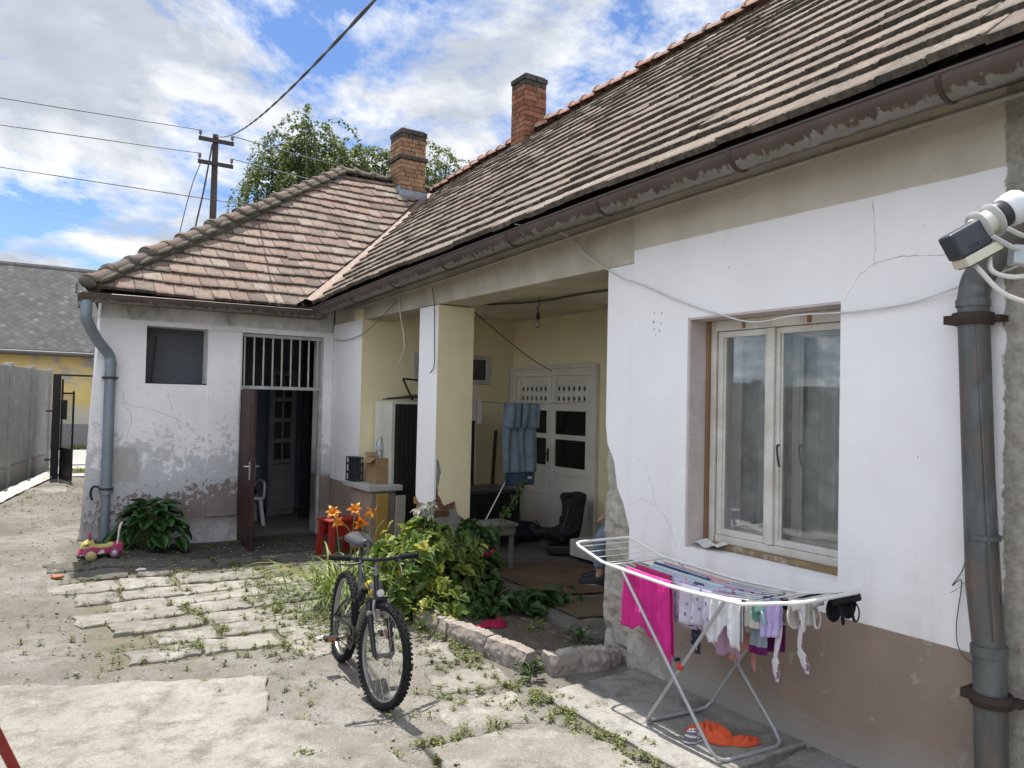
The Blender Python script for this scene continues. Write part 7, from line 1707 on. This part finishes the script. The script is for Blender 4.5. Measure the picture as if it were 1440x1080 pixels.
side = [(.52, .28), (.60, .50), (.60, .62), (.20, .78), (-.62, .88), (-1.25, 1.36), (-2.55, 1.40), (-3.25, 1.02), (-3.55, .95), (-3.60, .40), (-3.5, .26)]
q = MB(); n = len(side); vs = []
for yy, s_ in ((20.82, .94), (20.88, 1), (22.36, 1), (22.42, .94)): vs += [(.05 + x * (1 if z < .9 else .985), yy + (.12 if yy < 21.6 else -.12) * max(0, (z - .88) / .5), .1 + z * s_ + .02 * (1 - s_)) for x, z in side]
q.add(vs, [(k * n + i, k * n + (i + 1) % n, (k + 1) * n + (i + 1) % n, (k + 1) * n + i) for k in range(3) for i in range(n)] + [tuple(range(n)), tuple(3 * n + i for i in range(n))]); q.build('body', CP, car, smooth=35)
q = MB(); q.prism([(-.72, 20.865, 1.02), (-1.28, 20.925, 1.42), (-2.45, 20.93, 1.44), (-3.0, 20.88, 1.08)], (0, -.012, 0)); q.prism([(-.58, 21.0, 1.0), (-1.12, 21.05, 1.44), (-1.12, 22.2, 1.44), (-.58, 22.25, 1.0)], (.03, 0, .025)); q.build('window', flat('dark pane', (.05, .055, .06), .1), car)
for x in (-.2, -2.75):
    for y in (20.80, 22.25):
        q = MB(); q.lathe([(.2, 0), (.29, .01), (.30, .05), (.30, .13), (.29, .17), (.2, .18)], (x, y, .41), (0, 1, 0), 22); w_ = q.build('wheel', RUBBER, car, smooth=45)
        q = MB(); q.lathe([(0, -.008), (.19, -.004), (.2, .02)], (x, y, .41), (0, 1, 0), 18); q.build('rim', flat('alloy rim', (.42, .42, .42), .35, .8), w_, smooth=45)
for y in (21.0, 22.2): q = MB(); q.ball((.58, y, .72), (.06, .13, .06), 10, 7); q.build('headlight', flat('lamp glass', (.6, .62, .64), .1), car, smooth=180)
q = MB(); q.box((.50, 20.95, .34), (.665, 22.29, .47)); q.build('bumper', flat('black bumper', (.04, .04, .042), .6), car, bevel=.03)
# street pole and wires
pole = thing('power_pole', 'dark wooden power pole with two cross arms rising behind the hip roof', 'power pole', (4.38, 22, 0)); PW = mat('weathered pole wood', (.085, .065, .055), (.055, .045, .04), scale=6, stretch=(1, 1, .1), rough=.9)
q = MB(); q.tube([(4.36, 22, 0), (4.38, 22, 4), (4.40, 22, 8.85)], [.13, .11, .075], 12); q.build('post', PW, pole, smooth=60)
for z in (8.66, 8.03):
    q = MB(); q.box((3.95, 21.88, z - .05), (4.86, 21.95, z + .05)); ao = q.build('cross_arm', DARKIRON, pole)
    for x in (3.99, 4.82):
        q = MB(); q.tube([(x, 21.915, z), (x, 21.915, z + .12)], .014, 6); q.lathe([(.015, .10), (.045, .12), (.035, .16), (.045, .19), (.02, .23), (0, .235)], (x, 21.915, z), n=12); q.build('insulator', flat('grey brown insulator', (.13, .10, .09), .35), ao, smooth=40)
def wire(name, a, b, sag, r_, lab, m, n=30, grp=None):
    a = V(a); b = V(b); q = MB(); q.tube([a.lerp(b, k / n) - V((0, 0, sag * 4 * (k / n) * (1 - k / n))) for k in range(n + 1)], r_, 6); return tag(q.build(name, m, None, smooth=60), lab, 'wire', grp)
WM = flat('dull wire', (.10, .11, .12), .6); BK = flat('black twisted wire', (.06, .05, .055), .7)
wire('overhead_wire', (-28, 22, 8.42), (3.99, 21.92, 8.88), .25, .013, 'topmost street wire running to the upper cross arm from the left', WM)
wire('overhead_wire', (-28, 22, 7.80), (3.99, 21.92, 8.25), .28, .013, 'middle street wire running to the lower cross arm from the left', WM)
wire('overhead_wire', (-28, 22, 7.35), (32, 21.92, 7.35), .30, .013, 'lowest street wire passing behind the pole', WM)
wire('overhead_wire', (4.82, 21.92, 8.88), (36, 22, 8.1), .5, .013, 'wire leaving the upper cross arm to the right past the tree', WM)
wire('overhead_wire', (4.82, 21.92, 8.25), (36, 22, 7.6), .5, .013, 'wire leaving the lower cross arm to the right behind the tree', WM)
for k, (z0, z1) in enumerate(((6.25, 6.05), (6.0, 5.85), (5.75, 5.7))): wire('overhead_wire', (-40, 40, z0 + 1.2), (20, 40, z1 + 1.3), .2, .012, ('uppermost', 'middle', 'lowest')[k] + ' of the three faint wires low in the sky above the slate roof', WM)
q = MB(); A = V((4.40, 21.93, 8.80)); B = V((1.46, 3.0, 3.72)); 
def cpt(f): return A.lerp(B, f) - V((0, 0, .30 * 4 * f * (1 - f)))
for s_ in (0, pi): q.tube([cpt(k / 240) + (V((1, 0, 0)) * cos(k * .35 + s_) + V((0, .25, 1)) * sin(k * .35 + s_)) * .0045 for k in range(241)], .0082, 6)
q.tube([cpt(1), V((.8, -1.2, 3.6))], .02, 6)
tag(q.build('service_cable', flat('grey twisted cable', (.10, .095, .095), .7), None, smooth=60), 'thick twisted cable swooping from the pole top over the yard', 'wire')
q = MB(); q.tube(spline([(4.30, 21.9, 8.55), (4.1, 21.85, 7.2), (3.9, 21.8, 6.1), (3.78, 21.8, 5.0), (3.75, 21.8, 3.0)], 6), .022, 6); tag(q.build('drop_wire', BK, None, smooth=60), 'dark twisted wire dropping close beside the pole', 'wire')
q = MB(); q.tube(spline([(4.02, 21.9, 8.0), (3.8, 21.85, 7.3), (3.55, 21.8, 6.1), (3.30, 21.8, 4.6)], 6), .013, 6); tag(q.build('drop_wire', WM, None, smooth=60), 'thin wire dropping left of the pole to the roof', 'wire')
# birches behind the annexe
LT = leafmat('birch leaf', (.06, .10, .035), (.14, .18, .065), (.26, .29, .12), trans=.35, rough=.6); BARK = mat('birch bark', (.42, .40, .36), (.12, .11, .10), scale=5, stretch=(1, 1, 3), rough=.9)
def birch(x, y, zt, limbs, lab, seed, droop=(1.2, 3.2), nl=29, dens=1.0):
    r = random.Random(seed); T = thing('birch_tree', lab, 'tree', (x, y, 0)); tr = MB(); cr = MB()
    P = spline([(x, y, 0), (x + .1, y, zt * .35), (x - .1, y, zt * .7), (x + .1, y, zt)], 5); tr.tube(P, [.30 - .27 * k / (len(P) - 1) for k in range(len(P))], 10)
    for (lx_, lz_, rad, ln, h0) in limbs:
        rad *= 1.25
        e = V((x + lx_, y + r.uniform(-1, 1), lz_)); b = V((x, y, h0)); mid = b.lerp(e, .5) + V((0, 0, .7)); S_ = spline([b, mid, e], 8); tr.tube(S_, [.11 - .09 * k / (len(S_) - 1) for k in range(len(S_))], 6)
        for k in range(int(nl * dens)):
            f = r.uniform(.25, 1); c = S_[int(f * (len(S_) - 1))] + V((r.gauss(0, rad), r.gauss(0, rad), r.gauss(.25, rad * .6)))
            L = r.uniform(*droop) * ln; az = r.uniform(0, 6.3); p = V(c); dr = V((cos(az) * .5, sin(az) * .5, .35)); tb = r.gauss(.42, .17); step = .13; pts = [V(p)]; L *= 1.7
            for i in range(int(L / step)):
                dr = (dr + V((r.gauss(0, .05) + .012, r.gauss(0, .05), -.13))); dr.normalize(); p = p + dr * step; pts.append(V(p))
                for q in range(5):
                    a = r.uniform(0, 6.3); ls = r.uniform(.11, .20); o = p + V((r.gauss(0, .065), r.gauss(0, .065), r.gauss(0, .08))); d1 = V((cos(a), sin(a), r.uniform(-1.2, -.1))).normalized() * ls; d2 = V((-sin(a), cos(a), r.uniform(-.4, .4))) * ls * .30
                    cr.add([o, o + d1 * .5 + d2, o + d1, o + d1 * .5 - d2], [(0, 1, 2, 3)], 0, min(1, max(0, tb + r.gauss(0, .16))))
            if k % 2 == 0: tr.tube(pts[::3] if len(pts) > 3 else pts, .008, 4, caps=False)
    cr.build('crown', LT, T, recalc=False); tr.build('trunk', BARK, T, smooth=60)
Y = 34.0; K = Y / 40
birch(12.2 * K, Y, 12.6, [(-1.0, 11.0, .3, .9, 7), (-.7, 12.3, .35, 1.0, 8), (.1, 14.1, .30, 1.0, 9), (.6, 13.6, .35, 1.0, 9), (1.1, 12.4, .35, 1.0, 8), (1.0, 10.4, .5, .8, 7), (-.3, 10.4, .4, .9, 7), (.25, 11.6, .5, 1, 8)], 'tallest weeping birch tree, farthest left behind the annexe roof', 4, dens=1.25)
birch(15.6 * K, Y + .6, 11.6, [(-1.0, 13.7, .30, .75, 8), (-.2, 13.6, .35, .7, 8), (.6, 13.3, .35, .7, 8), (.1, 12.2, .5, .7, 7), (-.9, 12.0, .5, .8, 7), (.9, 12.0, .5, .8, 7)], 'weeping birch with open hanging curtain of twigs in the middle of the group', 5, dens=1.0)
birch(17.9 * K, Y - .4, 11.2, [(-.9, 13.5, .3, .8, 7), (0, 14.2, .35, .9, 8), (.6, 13.7, .35, .8, 8), (.2, 11.9, .5, .8, 7), (-.5, 12.0, .5, .8, 7)], 'bushy birch just left of the yellow brick chimney', 6, dens=1.1)
birch(20.7 * K, Y + .3, 10.7, [(-.5, 13.6, .3, .6, 8), (.2, 14.0, .3, .6, 8), (1.0, 13.2, .3, .6, 8), (.2, 12.0, .4, .6, 7)], 'sparse birch with pale twigs right of the yellow brick chimney', 7, dens=.7)
